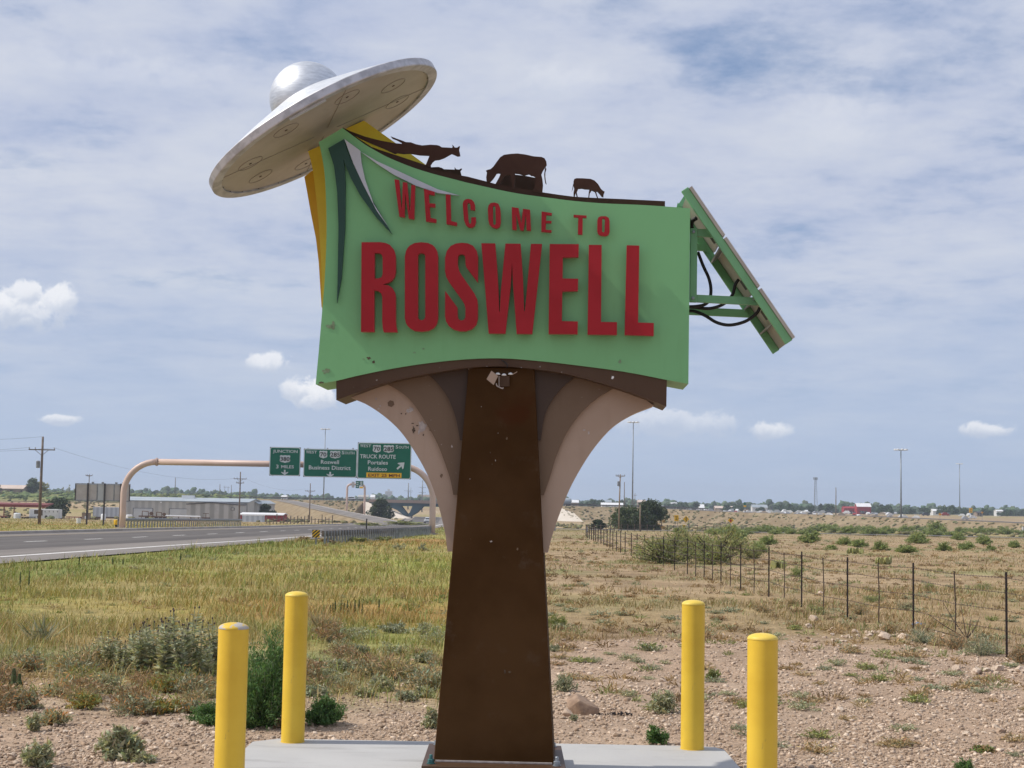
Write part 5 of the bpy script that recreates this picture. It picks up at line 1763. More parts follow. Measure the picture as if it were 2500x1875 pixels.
guardrail("far guardrail across the highway behind the yellow drum", [l1, l1.lerp(l2, .5), l2], 1.35, .85, face=-1)
q = ground(284, 1288)
dr = thing("barrel", "yellow barrel on a dark base at the far guardrail end", "barrel", q)
k_ = pxm(q.y)
mb = MB(); mb.lathe([(.16, 0), (.16, .3)], q, 16); mb.build("base", m_dark, dr)
mb = MB(); mb.lathe([(.26, .3), (.28, .34), (.28, .78), (.26, .82)], q, 20); mb.build("drum", m_drum, dr, autos=.6)
mk_ = thing("marker_post", "slim dark delineator standing at the near guardrail", "marker post", ground(895, 1315))
q = ground(895, 1315)
mb = MB(); mb.box(q + Vector((0, -.3, .75)), (.10, .06, 1.5)); mb.build("post", m_dark, mk_)


# --- warning signs on the right
def warn(px, py, Y, w, label, kind):
    c = at(px, py, Y); x = c.x; z = G(x, Y)
    o = thing("warning_sign", label, "road sign", (x, Y, z))
    h = w * pxm(Y)
    if kind == 'rect':
        hw_, hh_ = h / 2, h * .72
        for dx in (-hw_ * .6, hw_ * .6):
            mb = MB(); mb.box((x + dx, Y + .05, (z + c.z) / 2), (.07, .07, c.z - z)); mb.build("post", m_galv, o)
        mb = MB(); mb.box((x, Y, c.z), (h, .04, hh_ * 2)); mb.build("plate", m_signyellow, o)
        for k_ in (-.55, .5):
            mb = MB(); mb.box((x, Y - .03, c.z + k_ * hh_), (h * .6, .01, hh_ * .18)); mb.build("legend_bar", m_signblack, o)
        mb = MB(); mb.tube([(x + h * .15, Y - .035, c.z + hh_ * .25), (x - h * .12, Y - .035, c.z + hh_ * .05), (x + h * .12, Y - .035, c.z - hh_ * .12), (x - h * .08, Y - .035, c.z - hh_ * .28)], h * .05, 5); mb.build("arrow", m_signblack, o)
    else:
        mb = MB(); mb.box((x + (h * .36 if kind == 'curve' else 0), Y + .06, (z + c.z) / 2), (.08, .08, c.z - z)); mb.build("post", m_galv, o)
        r = h / 2
        mb = MB(); mb.prism([[(-r, 0), (0, -r), (r, 0), (0, r)]], lambda s: (x + s[0], Y, c.z + s[1]), lambda s: (x + s[0], Y + .03, c.z + s[1])); mb.build("plate", m_signyellow, o)
        if kind == 'curve':
            mb = MB(); pts = [(.0, -.6), (.14, -.38), (-.12, -.12), (.14, .14), (0, .36)]
            mb.tube([(x + a_ * r, Y - .05, c.z + b_ * r) for a_, b_ in dense(pts, 4)], r * .085, 6)
            mb.prism([[(-.26, .32), (.26, .32), (0, .68)]], lambda s: (x + s[0] * r, Y - .04, c.z + s[1] * r), lambda s: (x + s[0] * r, Y - .01, c.z + s[1] * r)); mb.build("arrow", m_signblack, o)
            a2 = at(px - 5, py + 17, Y); mb = MB(); mb.box((a2.x, Y, a2.z), (h * .38, .03, h * .38)); mb.build("speed_plate", m_signyellow, o)
            mb = MB(); mb.box((a2.x, Y - .02, a2.z), (h * .18, .01, h * .16)); mb.build("legend_bar", m_signblack, o)
            mb = MB(); mb.box((a2.x - .05, Y + .06, (z + a2.z) / 2), (.08, .08, a2.z - z)); mb.build("post", m_galv, o)
        else:
            mb = MB(); mb.prism([[(.36 * r * math.cos(math.pi / 8 + math.pi / 4 * k_), .36 * r * math.sin(math.pi / 8 + math.pi / 4 * k_)) for k_ in range(8)]], lambda s: (x + s[0], Y - .03, c.z + s[1] - r * .15), lambda s: (x + s[0], Y - .01, c.z + s[1] - r * .15)); mb.build("octagon", m_signred, o)
            mb = MB(); mb.prism([[(-.2, .34), (.2, .34), (.2, .5), (.32, .5), (0, .95), (-.32, .5), (-.2, .5)]], lambda s: (x + s[0] * r, Y - .03, c.z + s[1] * r), lambda s: (x + s[0] * r, Y - .01, c.z + s[1] * r)); mb.build("arrow", m_signblack, o)
    return o


warn(1651.5, 1265, 272, 10, "yellow rectangular warning sign on two thin legs", 'rect')
warn(1675, 1267.5, 268, 16, "yellow diamond winding road sign with a speed plate", 'curve')
warn(1784, 1270.5, 268, 15, "yellow diamond sign with a red octagon and arrow", 'stop')
warn(2295, 1255.5, 480, 8, "small yellow diamond sign beside the far right road", 'stop')
warn(2370, 1246, 700, 8, "small orange-yellow sign cluster near the right edge", 'rect')
warn(2398, 1251, 700, 6, "tiny reddish road sign at the far right road", 'stop')
gs_ = thing("guide_sign", "tiny green and yellow exit sign on the overpass verge", "road sign", P3(1817, 650, .6))
mb = MB(); mb.box(P3(1817, 650, 1.5), (.25, .25, 2.2)); mb.build("post", m_galv, gs_)
c_ = at(1818.5, 1230, 650); mb = MB(); mb.box(c_, (.85, .1, 1.3)); mb.build("panel", m_signgreen, gs_)
c_ = at(1818.5, 1235.5, 650); mb = MB(); mb.box(c_, (1.1, .1, .8)); mb.build("exit_plate", m_signyellow, gs_)
# right edge barrier and cabinet
q = P3(2494, 400, G(X(2494, 400), 400))
cb = thing("crash_cushion", "pale stepped barrier end at the right edge of the view", "barrier", q)
mb = MB(); mb.box(q + Vector((1.2, 0, 1.0)), (2.8, 1, 2.0)); mb.build("block", m_conc, cb)
mb = MB(); mb.box(q + Vector((-.6, -.2, .5)), (1.2, 1, 1.0)); mb.build("step", m_conc, cb)
q = ground(1433, 1300)
mp = thing("marker_post", "short white post beside the far fence corner", "marker post", q)
mb = MB(); mb.tube([q, q + Vector((0, 0, .75))], .11, 10); mb.build("post", m_whitewall, mp)
q = P3(1354, 240, G(X(1354, 240), 240))
ub = thing("utility_box", "grey utility box partly hidden behind the right fins", "utility box", q)
mb = MB(); mb.box(q + Vector((0, 0, .9)), (.35, .3, 1.8)); mb.build("body", m_galv, ub)
mb = MB(); mb.box(q + Vector((.1, 0, 2.0)), (.6, .2, .3)); mb.build("cap", m_rustm, ub)


# --- vehicles
m_carwhite = material("white_car_paint", (.70, .71, .72), rough=.25, spec=.5)
m_carglass = material("car_glass", (.03, .04, .05), rough=.08, spec=.6)
m_tyre = material("tyre_rubber", (.015, .015, .015), rough=.8)


def vehicle(name, label, cat, pos, rz, L, Wd, H, style='suv', mat=None, group=None):
    mat = mat or m_carwhite
    o = thing(name, label, cat, pos, group); o.rotation_euler = (0, 0, rz)
    # side profile: x forward, z up, built at the origin then parented
    sav = o.location.copy(); o.location = (0, 0, 0)
    g = .32
    if style == 'suv':
        low = [(-L / 2, g), (L / 2, g), (L / 2, H * .48), (L / 2 - .15, H * .55), (L * .22, H * .60), (-L / 2 + .05, H * .60)]
        cab = [(L * .20, H * .59), (L * .06, H * .95), (-L * .10, H), (-L * .42, H * .97), (-L * .49, H * .60)]
    else:
        low = [(-L / 2, g + .1), (L / 2, g + .1), (L / 2, H * .5), (L * .46, H * .56), (L * .22, H * .62), (-L / 2, H * .62)]
        cab = [(L * .20, H * .61), (L * .09, H * .96), (-L * .02, H), (-L * .13, H * .97), (-L * .16, H * .61)]
    mb = MB(); mb.prism([low], lambda q: (q[0], -Wd / 2, q[1]), lambda q: (q[0], Wd / 2, q[1])); mb.build("body", mat, o, bevel=.06)
    mb = MB(); mb.prism([cab], lambda q: (q[0], -Wd / 2 + .14, q[1]), lambda q: (q[0], Wd / 2 - .14, q[1])); mb.build("cabin", mat, o, bevel=.08)
    ws = [(L * .19, H * .63), (L * .07, H * .91)]
    mb = MB(); mb.add([(ws[0][0] + .03, -Wd / 2 + .2, ws[0][1]), (ws[0][0] + .03, Wd / 2 - .2, ws[0][1]), (ws[1][0] + .03, Wd / 2 - .26, ws[1][1]), (ws[1][0] + .03, -Wd / 2 + .26, ws[1][1])], [(0, 1, 2, 3)]); mb.build("windscreen", m_carglass, o)
    for s_ in (-1, 1):
        mb = MB(); xe = -L * .40 if style == 'suv' else -L * .10
        mb.box(((L * .08 + xe) / 2, s_ * (Wd / 2 - .125), H * .78), (L * .08 - xe, .04, H * .24)); mb.build("side_window", m_carglass, o)
        for fx in (-.31, .31):
            mb = MB(); mb.lathe([(.36, -.12), (.36, .12)], (fx * L, s_ * (Wd / 2 - .1), .36), 16, Vector((0, 1, 0))); w_ = mb.build("wheel", m_tyre, o)
            mb = MB(); mb.lathe([(.2, -.13), (.2, .13)], (fx * L, s_ * (Wd / 2 - .1), .36), 10, Vector((0, 1, 0))); mb.build("rim", m_galv, w_)
        mb = MB(); mb.box((L / 2 + .01, s_ * Wd * .36, H * .44), (.05, .36, .18)); mb.build("headlight", m_tank, o)
    mb = MB(); mb.box((L / 2 + .02, 0, H * .40), (.05, Wd * .5, .22)); mb.build("grille", m_tyre, o)
    mb = MB(); mb.box((L / 2 + .03, 0, g + .08), (.12, Wd * .96, .16)); mb.build("bumper", m_dark, o)
    o.location = sav
    return o


p_ = P3(1046, 495, float(hgt(float(np.interp(495, RCY, RCX)), 495)) + .06)
vehicle("suv", "white SUV coming towards the viewer under the bridge", "car", p_, -math.pi / 2 - .05, 4.8, 1.95, 1.8)
p_ = P3(1604, 688, 1.92)
tk = vehicle("pickup_truck", "white pickup truck driving right along the overpass", "truck", p_, 0.05, 5.6, 2.0, 2.0, 'truck')
vehicle("van", "white van crossing the overpass behind the distant gantry", "van", P3(854, 706, 2.7), math.pi, 5.5, 2.0, 2.0, 'suv')
# silver tanker beyond the bridge
tkr = thing("tanker", "rounded silver tanker just right of the welcome sign fins", "tanker", P3(1373, 704, 2.1))
mb = MB(); c_ = P3(1373, 704, 2.1); mb.lathe([(.1, -4.2), (1.2, -3.9), (1.45, -3.2), (1.45, 3.2), (1.2, 3.9), (.1, 4.2)], c_ + Vector((0, 0, 2.2)), 18, Vector((1, 0, 0))); mb.build("vessel", m_roofblue, tkr, smooth=True)
for k_ in (-2.5, -1.5, 2.0, 3.0):
    mb = MB(); mb.lathe([(.5, -1), (.5, 1)], c_ + Vector((k_, 0, .5)), 12, Vector((0, 1, 0))); mb.build("wheel", m_tyre, tkr)

# --- town on the plain
TOWN = [(2090, 2124, 1210, 1245, 1237, 1229, 1100, m_barn, m_roofwhite, "red barn with a gleaming white roof in the distance", "barn"),
        (2058, 2084, 1210, 1248, 1241, 1237, 1120, m_barn, m_barn, "dark red shed just left of the red barn", "shed"),
        (1835, 1872, 0, 0, 1239, 1232.5, 1250, m_whitewall, m_roofblue, "pale arched-roof hall left of the radio tower", "hall"),
        (1745, 1788, 0, 0, 1241, 1236, 1150, m_brick, m_tanroof, "brown-roofed low building left of the pale hall", "building"),
        (1638, 1652, 0, 0, 1238, 1227, 1200, m_whitewall, m_whitewall, "small white building right of the white truck", "building"),
        (1468, 1520, 0, 0, 1233.5, 1228, 950, m_whitewall, m_roofwhite, "long white building between fins and pale power pole", "building"),
        (1380, 1412, 0, 0, 1227, 1221, 1050, m_brick, m_roofwhite, "white-roofed building nearest the right fins", "building"),
        (1478, 1492, 0, 0, 1226, 1221, 1400, m_shed, m_roofblue, "grey pitched roof among the trees behind the long white building", "house"),
        (2275, 2312, 0, 0, 1248, 1243.5, 1150, m_whitewall, m_roofwhite, "long white roof right of the left tall mast light", "building"),
        (1707, 1718, 0, 0, 1240, 1232, 1150, m_whitewall, m_roofwhite, "small white building at the embankment top", "building"),
        (2382, 2396, 0, 0, 1252, 1249, 1000, m_brick, m_dark, "low dark building near the right edge", "building"),
        (2430, 2446, 0, 0, 1248, 1245, 1300, m_whitewall, m_roofwhite, "small white house near the right edge", "house"),
        (1556, 1576, 0, 0, 1226, 1221, 1300, m_brick, m_tanroof, "tan building behind the dark trees", "building"),
        (905, 915, 0, 0, 1214, 1208, 1400, m_whitewall, m_roofwhite, "bright white house above the left bridge end", "house"),
        (1060, 1078, 0, 0, 1214, 1208, 1900, m_brick, m_brick, "brick-red building beyond the right transmission pole", "building"),
        (1020, 1050, 0, 0, 1213, 1208, 1900, m_brick, m_brick, "brick-red building between the transmission poles", "building"),
        (688, 700, 0, 0, 1213, 1210, 1000, m_whitewall, m_roofwhite, "small white roof on the ramp crest", "house"),
        (875, 900, 0, 0, 1213, 1209, 1800, m_shed, m_shed, "grey building behind the distant gantry", "building")]
for (xa, xb, _, _, ye, yr_, Y, wl, rf, lb, ct_) in TOWN:
    x0, x1 = X(xa, Y), X(xb, Y)
    zb = min(G((x0 + x1) / 2, Y), zpx(ye, (xa + xb) / 2, Y) - 2.5)
    w_ = x1 - x0
    o = gable(ct_, lb, ct_, x0, x1, Y, Y + max(8, w_ * .5), zb, zpx(ye, (xa + xb) / 2, Y), zpx(yr_, (xa + xb) / 2, Y), wl, rf, over=.3,
              openings=(("window", x0 + w_ * .2, x0 + w_ * .32, 1.2, 2.4, m_window), ("door", x0 + w_ * .6, x0 + w_ * .72, .1, 2.3, m_window)))
# far high-rise
Yq = 3400; x = X(949, Yq)
hr = thing("tower_block", "hazy grey-blue tower block on the skyline above the bridge", "tower block", (x, Yq, 2))
zt = zpx(1199, 949, Yq); zr = zpx(1197, 949, Yq)
mb = MB(); mb.box((x, Yq + 6, (zt + 2) / 2), (15, 12, zt - 2)); mb.build("wall", m_shed, hr)
mb = MB(); mb.box((x, Yq + 6, zr + .8), (5, 6, zpx(1195, 949, Yq) - zt)); mb.build("roof_hut", m_shed, hr)
for i in range(5):
    for j in range(7):
        mb = MB(); mb.box((x - 5.6 + i * 2.8, Yq - .06, 6 + (zt - 8) * (j + .3) / 7), (1.4, .12, 1.6)); mb.build("window", m_window, hr)
# cars on the lot: one mesh shared by the copies
car_bm = MB()
car_bm.prism([[(-2.2, .3), (2.2, .3), (2.25, .8), (1.3, .95), (.7, 1.45), (-1.0, 1.5), (-1.8, .95), (-2.25, .85)]], lambda q: (q[0], -.85, q[1]), lambda q: (q[0], .85, q[1]))
for fx in (-1.35, 1.35):
    for s_ in (-.8, .8):
        car_bm.lathe([(.32, -.1), (.32, .1)], (fx, s_, .32), 8, Vector((0, 1, 0)))
paints = [m_carwhite, m_carwhite, material("silver_car_paint", (.42, .43, .45), rough=.3, metal=.4), material("dark_car_paint", (.04, .045, .055), rough=.3), m_carwhite, material("red_car_paint", (.28, .02, .02), rough=.3), material("tan_car_paint", (.35, .28, .2), rough=.4)]
base_cars = []
for i, mt in enumerate(paints):
    cb_ = MB(); cb_.v = list(car_bm.v); cb_.f = list(car_bm.f); cb_.mi = list(car_bm.mi)
    base_cars.append(cb_)
me_c = []
rc = random.Random(3)
names = ["white", "white", "silver", "dark", "white", "red", "tan"]
for i in range(90):
    px = rc.uniform(1690, 2380) if i > 12 else rc.uniform(1640, 1800)
    Y = rc.uniform(880, 1010)
    x = X(px, Y); z = G(x, Y)
    k_ = rc.choice((0, 0, 1, 4, 4, 2, 2, 3, 3, 6, 0, 2, 5))
    if len(me_c) <= k_ or True:
        pass
    key = "car%d" % k_
    if key not in globals():
        base_cars[k_].v = [(a_, b_, c_) for a_, b_, c_ in base_cars[k_].v]
        o = base_cars[k_].build("parked_car", paints[k_]); globals()[key] = o
    else:
        o = globals()[key].copy(); COL.objects.link(o)
    o.location = (x, Y, z); o.rotation_euler = (0, 0, rc.choice((0, .3, 1.2, 1.57, 2.8)))
    o.scale = (1, 1, rc.uniform(1.0, 1.5))
    tag(o, f"distant {names[k_]} vehicle parked on the lot before the far trees", "car", "vehicles on the distant lot")

# --- bollards
m_boll = material("yellow_bollard_sleeve", (.6, .4, .03), rough=.42, spec=.4, bump=.10, bscale=240, extra=lambda t, co, col: t.mix(t.ss(t.noise(t.vm('MULTIPLY', co, (30, 30, 9)), 1.0, 4, .7), .66, .72, 0, .45), t.mix(t.ss(t.noise(co, 3, 5, .6), .35, .7), (.79, .53, .052), (.71, .455, .038)), (.38, .27, .09)))
m_bollcap = material("yellow_bollard_cap", (.76, .54, .07), (.78, .58, .12), 9, .5)
m_wornCap = material("worn_bollard_cap", (.6, .45, .1), rough=.6, extra=lambda t, co, col: t.mix(t.ss(t.noise(co, 16, 4, .6), .47, .53), (.70, .47, .045), (.46, .43, .39)))
for (px, ty, Y, lb, worn) in ((725, 1444, 11.37, "back left yellow bollard on the concrete pad", 0), (1693, 1465, 11.37, "back right yellow bollard on the concrete pad", 0),
                              (571, 1520, 8.68, "front left yellow bollard with a chipped peeling cap", 1), (1862, 1546, 8.68, "front right yellow bollard, tallest at the right", 0)):
    top = at(px, ty, Y); x = top.x
    # the foot lies straight below on the pad
    o = thing("bollard", lb, "bollard", (x, Y, 0), "yellow bollards round the sign")
    r = .0845; h = top.z - .030
    mb = MB(); mb.lathe([(r, -.02), (r, h - .004), (r - .004, h)], (x, Y, 0), 40); mb.build("sleeve", m_boll, o, autos=.5)
    mb = MB(); prof = [(r + .0015, h - .003)] + [((r + .0015) * math.cos(math.pi / 2 * k_ / 7), h + .032 * math.sin(math.pi / 2 * k_ / 7)) for k_ in range(8)]
    prof[-1] = (1e-5, h + .032)
    mb.lathe(prof, (x, Y, 0), 40, close=False); mb.build("cap", m_wornCap if worn else m_bollcap, o, smooth=True)
    mb = MB(); mb.lathe([(r + .004, .001), (r + .002, .006)], (x, Y, 0), 32, close=False); mb.build("seal", m_chip if False else m_boll, o)

# --- wire fences on the right
PB = ([1380, 1430, 1482, 1505, 1541, 1593, 1678, 1760, 1808, 1877, 1957, 2069, 2230, 2458, 2800], [1306, 1312, 1335, 1346, 1358, 1376, 1402, 1424, 1440, 1457, 1483, 1512, 1543, 1605, 1700])
pxs = [2790, 2458, 2230, 2069, 1957, 1877, 1808, 1760, 1719, 1678, 1647, 1619, 1593, 1573, 1555, 1541, 1526, 1515, 1505, 1496, 1489, 1482, 1474, 1467, 1460, 1454, 1449, 1444, 1439, 1435, 1431]
m_post = material("dark_steel_fence_post", (.035, .028, .028), (.06, .045, .04), 8, .6, .3)
m_wirem = material("rusty_fence_wire", (.09, .065, .05), rough=.7, metal=.3)
fpts = [ground(q, float(np.interp(q, *PB))) for q in pxs]
FE = thing("wire_fence", "barbed wire fence on dark steel posts receding across the right field", "fence", fpts[1])


def tpost(c, h, parent, r=.022, mat=None, name="post"):
    mb = MB(); mb.box(c + Vector((0, 0, h / 2 - .05)), (r * 2, r * .5, h + .1)); mb.box(c + Vector((0, r * .9, h / 2 - .05)), (r * .5, r * 1.4, h + .1))
    n = 12
    for k_ in range(n):
        mb.box(c + Vector((0, -r * .45, .12 + (h - .15) * k_ / n)), (r * 1.1, r * .5, .012))
    return mb.build(name, mat or m_post, parent)


for i, c in enumerate(fpts):
    far = max(.015, .00027 * c.y)
    tpost(c, 1.14, FE, far)
for i in range(len(fpts) - 1):
    a_, b_ = fpts[i], fpts[i + 1]
    if i < 9:
        m_ = (a_ + b_) / 2; m_.z = G(m_.x, m_.y)
        mb = MB(); mb.tube([m_, m_ + Vector((.01, 0, .5)), m_ + Vector((-.01, 0, 1.08))], max(.011, .0003 * m_.y), 5); mb.build("stay", m_wirem, FE)
for h_ in (.35, .62, .86, 1.06):
    mb = MB()
    for i in range(len(fpts) - 1):
        a_, b_ = fpts[i] + Vector((0, 0, h_)), fpts[i + 1] + Vector((0, 0, h_))
        w_ = max(.0030, .00016 * (a_.y + b_.y) / 2)
        mb.tube([a_, (a_ + b_) / 2 - Vector((0, 0, .03)), b_], w_, 4, caps=False)
        if a_.y < 45:
            n = int((b_ - a_).length / .14)
            for k_ in range(n):
                c = a_.lerp(b_, (k_ + .5) / n) - Vector((0, 0, .03 * (1 - abs(2 * (k_ + .5) / n - 1))))
                mb.beam(c - Vector((0, .008, .014)), c + Vector((0, .008, .014)), .004, .004)
    mb.build("wire", m_wirem, FE)
f2 = [ground(1431, 1309), ground(1500, 1297.5), ground(1580, 1298), ground(1660, 1298.5), ground(1760, 1298), ground(1880, 1298)]
F2 = thing("wire_fence", "distant post fence in front of the dark trees", "fence", f2[0])
allp = []
for a_, b_ in zip(f2[:-1], f2[1:]):
    for k_ in range(5): allp.append(a_.lerp(b_, k_ / 5))
for c in allp:
    c.z = G(c.x, c.y); tpost(c, 1.2, F2, .06, m_wood)
for h_ in (.5, 1.05):
    mb = MB()
    for a_, b_ in zip(allp[:-1], allp[1:]): mb.tube([a_ + Vector((0, 0, h_)), b_ + Vector((0, 0, h_))], .022, 4, caps=False)
    mb.build("wire", m_wirem, F2)
# yard fence by the road
F3 = thing("yard_fence", "uneven dark post fence of the yard by the highway", "fence", ground(640, 1280))
rr = random.Random(8)
ya = [ground(650 + 8.5 * i, 1279.5 + rr.uniform(-.5, .5)) for i in range(20)]
for c in ya:
    mb = MB(); h_ = rr.uniform(1.0, 1.9); mb.box(c + Vector((0, 0, h_ / 2)), (.16, .16, h_)); mb.build("post", m_wood, F3)
for a_, b_ in zip(ya[:-1], ya[1:]):
    mb = MB(); mb.beam(a_ + Vector((0, 0, .9)), b_ + Vector((0, 0, .9)), .06, .1); mb.build("rail", m_wood, F3)

# ================================================================== VEGETATION AND STONES
m_leafdk = leaf_material("dark_tree_leaf", (.055, .078, .036))
m_leafmd = leaf_material("mid_tree_leaf", (.085, .115, .048))
m_leafmesq = leaf_material("mesquite_leaf", (.31, .32, .15), trans=.42)
m_leafgreen = leaf_material("bright_shrub_leaf", (.27, .32, .125), trans=.4)
m_leafshrub = leaf_material("fresh_weed_leaf", (.11, .20, .065), trans=.36)
m_leafgrey = leaf_material("grey_green_leaf", (.40, .395, .25), trans=.3)
m_leafsage = leaf_material("sage_leaf", (.31, .315, .20), trans=.15)
m_leafdry = leaf_material("dry_tuft_leaf", (.43, .31, .165), trans=.2)
m_leafyel = leaf_material("yellow_green_leaf", (.27, .285, .10))
m_leafrust = leaf_material("rusty_weed_leaf", (.36, .235, .125), trans=.15)
m_grassm = leaf_material("meadow_blade", (1, 1, 1), trans=.22, rough=.7)
m_bark = material("dark_bark", (.055, .042, .034), (.10, .075, .058), 6, .9)
m_barklt = material("thistle_stem", (.22, .24, .16), rough=.8)
m_thistle = leaf_material('thistle_leaf', (.41, .415, .27), trans=.3)
m_head = material("thistle_head", (.085, .06, .05), rough=.8)
m_far = leaf_material("far_tree_foliage", (.072, .112, .056), trans=0, rough=.9)


def leaves(C, L, Wd, rng, D=None, dj=.9):
    """diamond leaves at centres C with length L and width Wd along directions D"""
    n = len(C)
    r = rng.normal(size=(n, 3))
    d = r / np.linalg.norm(r, axis=1, keepdims=True)
    if D is not None:
        d = D + dj * d
        d /= np.linalg.norm(d, axis=1, keepdims=True)
    s = np.cross(d, rng.normal(size=(n, 3)))
    s /= np.linalg.norm(s, axis=1, keepdims=True) + 1e-9
    L = np.broadcast_to(np.asarray(L, dtype=float), (n,))[:, None]; Wd = np.broadcast_to(np.asarray(Wd, dtype=float), (n,))[:, None]
    V = np.stack([C - d * L * .5, C + s * Wd * .5 - d * L * .05, C + d * L * .5, C - s * Wd * .5 - d * L * .05], 1).reshape(-1, 3)
    return V, np.arange(n * 4).reshape(-1, 4)


def lcol(n, rng, var=.3, k=4, tint=None):
    v = np.clip(1 + rng.normal(size=n) * var, .35, 1.9)
    c = np.stack([v * (1 + rng.normal(size=n) * .10), v, v * (1 + rng.normal(size=n) * .08)], 1)
    if tint is not None:
        f = (rng.random(n) < tint[1])[:, None]
        c = np.where(f, c * np.asarray(tint[0]), c)
    return np.repeat(np.clip(c, .05, 3), k, axis=0)


def tree(name, label, cat, base, h, w, n, mat, leaf=.35, group=None, trunk_f=.28, nclump=22, seed=1, squash=1.0, low=.15, trunk_r=None):
    rng = np.random.default_rng(seed)
    o = thing(name, label, cat, base, group)
    b = np.array(base)
    rr_ = random.Random(seed)
    clumps = []
    for i in range(nclump):
        u = rng.random(); a_ = rng.random() * 2 * math.pi
        zz = low + (1 - low) * u
        prof = math.sin(math.pi * min(1, (.12 + .85 * (zz - low) / (1 - low + 1e-6)))) ** .7
        r_ = w * .5 * prof * math.sqrt(rng.random()) * .95
        clumps.append((b + np.array([r_ * math.cos(a_), r_ * math.sin(a_), zz * h * .92]), w * (.13 + .12 * rng.random())))
    C = []; per = n // nclump
    for c, r_ in clumps:
        q = rng.normal(size=(per, 3)); q /= np.linalg.norm(q, axis=1, keepdims=True)
        C.append(c + q * r_ * (0.35 + .65 * rng.random((per, 1)) ** .5) * np.array([1, 1, .8 * squash]))
    C = np.concatenate(C); C[:, 2] = np.maximum(C[:, 2], b[2] + .05)
    V, Fc = leaves(C, leaf * (0.6 + .8 * rng.random(len(C))), leaf * .55, rng)
    mesh_np("crown", V, Fc, mat, o, col=lcol(len(C), rng, .28))
    mb = MB(); B = Vector(base); tr_ = trunk_r or w * .035
    mb.tube([B - Vector((0, 0, .2)), B + Vector((.02 * w, 0, h * trunk_f)), B + Vector((0, 0, h * .7))], [tr_ * 1.2, tr_, tr_ * .4], 7)
    for i in range(0, nclump, 2):
        c = Vector(clumps[i][0]); s_ = B + Vector((0, 0, h * trunk_f * rr_.uniform(.5, 1.3)))
        mb.tube([s_, s_.lerp(c, .5) + Vector((0, 0, .05 * h)), c], [tr_ * .5, tr_ * .3, tr_ * .12], 5)
    mb.build("trunk", m_bark, o)
    return o


def pxtree(name, label, cat, px, basey, hpx, wpx, n, mat, leaf, Y=None, **kw):
    p_ = ground(px, basey) if Y is None else P3(px, Y, G(X(px, Y), Y))
    k = pxm(p_.y)
    return tree(name, label, cat, p_, hpx * k, wpx * k, n, mat, leaf, **kw)


pxtree("tree", "large dark bushy tree behind the pale power pole, right part", "tree", 1588, 0, 70, 88, 7000, m_leafdk, .42, Y=285, seed=3, nclump=34, low=.05)
pxtree("tree", "dark bushy tree behind the pale power pole, left part", "tree", 1535, 0, 52, 90, 6000, m_leafmd, .42, Y=288, seed=4, nclump=30, low=.03)
pxtree("tree", "small dark round bush left of the pale power pole", "tree", 1459, 0, 26, 32, 1500, m_leafdk, .4, Y=290, seed=5, nclump=14, low=.05)
pxtree("tree", "brownish small tree at the right edge of the dark trees", "tree", 1614, 0, 50, 22, 900, m_leafdry, .4, Y=300, seed=6, nclump=10)
pxtree("tree", "dark green tree standing before the bridge abutment", "tree", 932, 0, 54, 60, 6000, m_leafdk, .6, Y=470, seed=7, nclump=34, low=.04, squash=1.1)
pxtree("tree", "round dark tree at the right end of the long warehouse", "tree", 652, 0, 38, 46, 4000, m_leafdk, .55, Y=415, seed=8, nclump=26, low=.06)
pxtree("tree", "round dark tree behind the white site trailer", "tree", 148, 0, 46, 62, 5000, m_leafdk, .6, Y=385, seed=9, nclump=28, low=.12)
pxtree("tree", "bright green tree beside the far left house", "tree", 83, 0, 36, 40, 3000, m_leafmd, 1.0, Y=790, seed=10, nclump=22, low=.1)
pxtree("tree", "pale loose tree right of the bright green hill tree", "tree", 104, 0, 30, 36, 1500, m_leafmesq, .9, Y=800, seed=12, nclump=16, low=.1)
pxtree("tree", "small green tree at the left edge beside the house", "tree", -2, 0, 24, 16, 800, m_leafmd, .9, Y=770, seed=13, nclump=10, low=.1)
pxtree("tree", "dark pointed conifer left of the red barn", "tree", 2002, 0, 23, 14, 900, m_leafdk, 1.3, Y=1180, seed=14, nclump=16, low=.05)
for i, (px, h) in enumerate(((156, 22), (172, 26), (185, 20), (28, 10), (52, 11), (61, 14))):
    pxtree("bare_tree", "slim upright bare tree on the left skyline", "tree", px, 0, h, 5, 260, m_leafgrey, .8, Y=1050, seed=20 + i, nclump=10, low=.1, group="slim bare trees on the left skyline", trunk_r=.15)

# --- far wood: one mass, with single trees standing before it
ICO = None
import bmesh
bm = bmesh.new(); bmesh.ops.create_icosphere(bm, subdivisions=2, radius=1.0)
ICO_V = np.array([v.co[:] for v in bm.verts]); ICO_F = np.array([[v.index for v in f.verts] for f in bm.faces]); bm.free()
bm = bmesh.new(); bmesh.ops.create_icosphere(bm, subdivisions=1, radius=1.0)
ICO1_V = np.array([v.co[:] for v in bm.verts]); ICO1_F = np.array([[v.index for v in f.verts] for f in bm.faces]); bm.free()


def lumps(cs, rs, rng, sq=.9, rough=.22):
    Vs = []; Fs = []; off = 0; Cs = []
    for c, r in zip(cs, rs):
        v = ICO_V * (1 + rng.normal(size=(len(ICO_V), 1)) * rough) * np.array([r, r, r * sq]) + c
        Vs.append(v); Fs.append(ICO_F + off); off += len(v)
        k = np.clip(1 + rng.normal() * .22, .5, 1.6)
        Cs.append(np.clip(k * (1 + rng.normal(size=(len(v), 1)) * .16) * np.array([[1 + rng.normal() * .1, 1, 1]]), .2, 2))
    return np.concatenate(Vs), np.concatenate(Fs), np.concatenate(Cs)


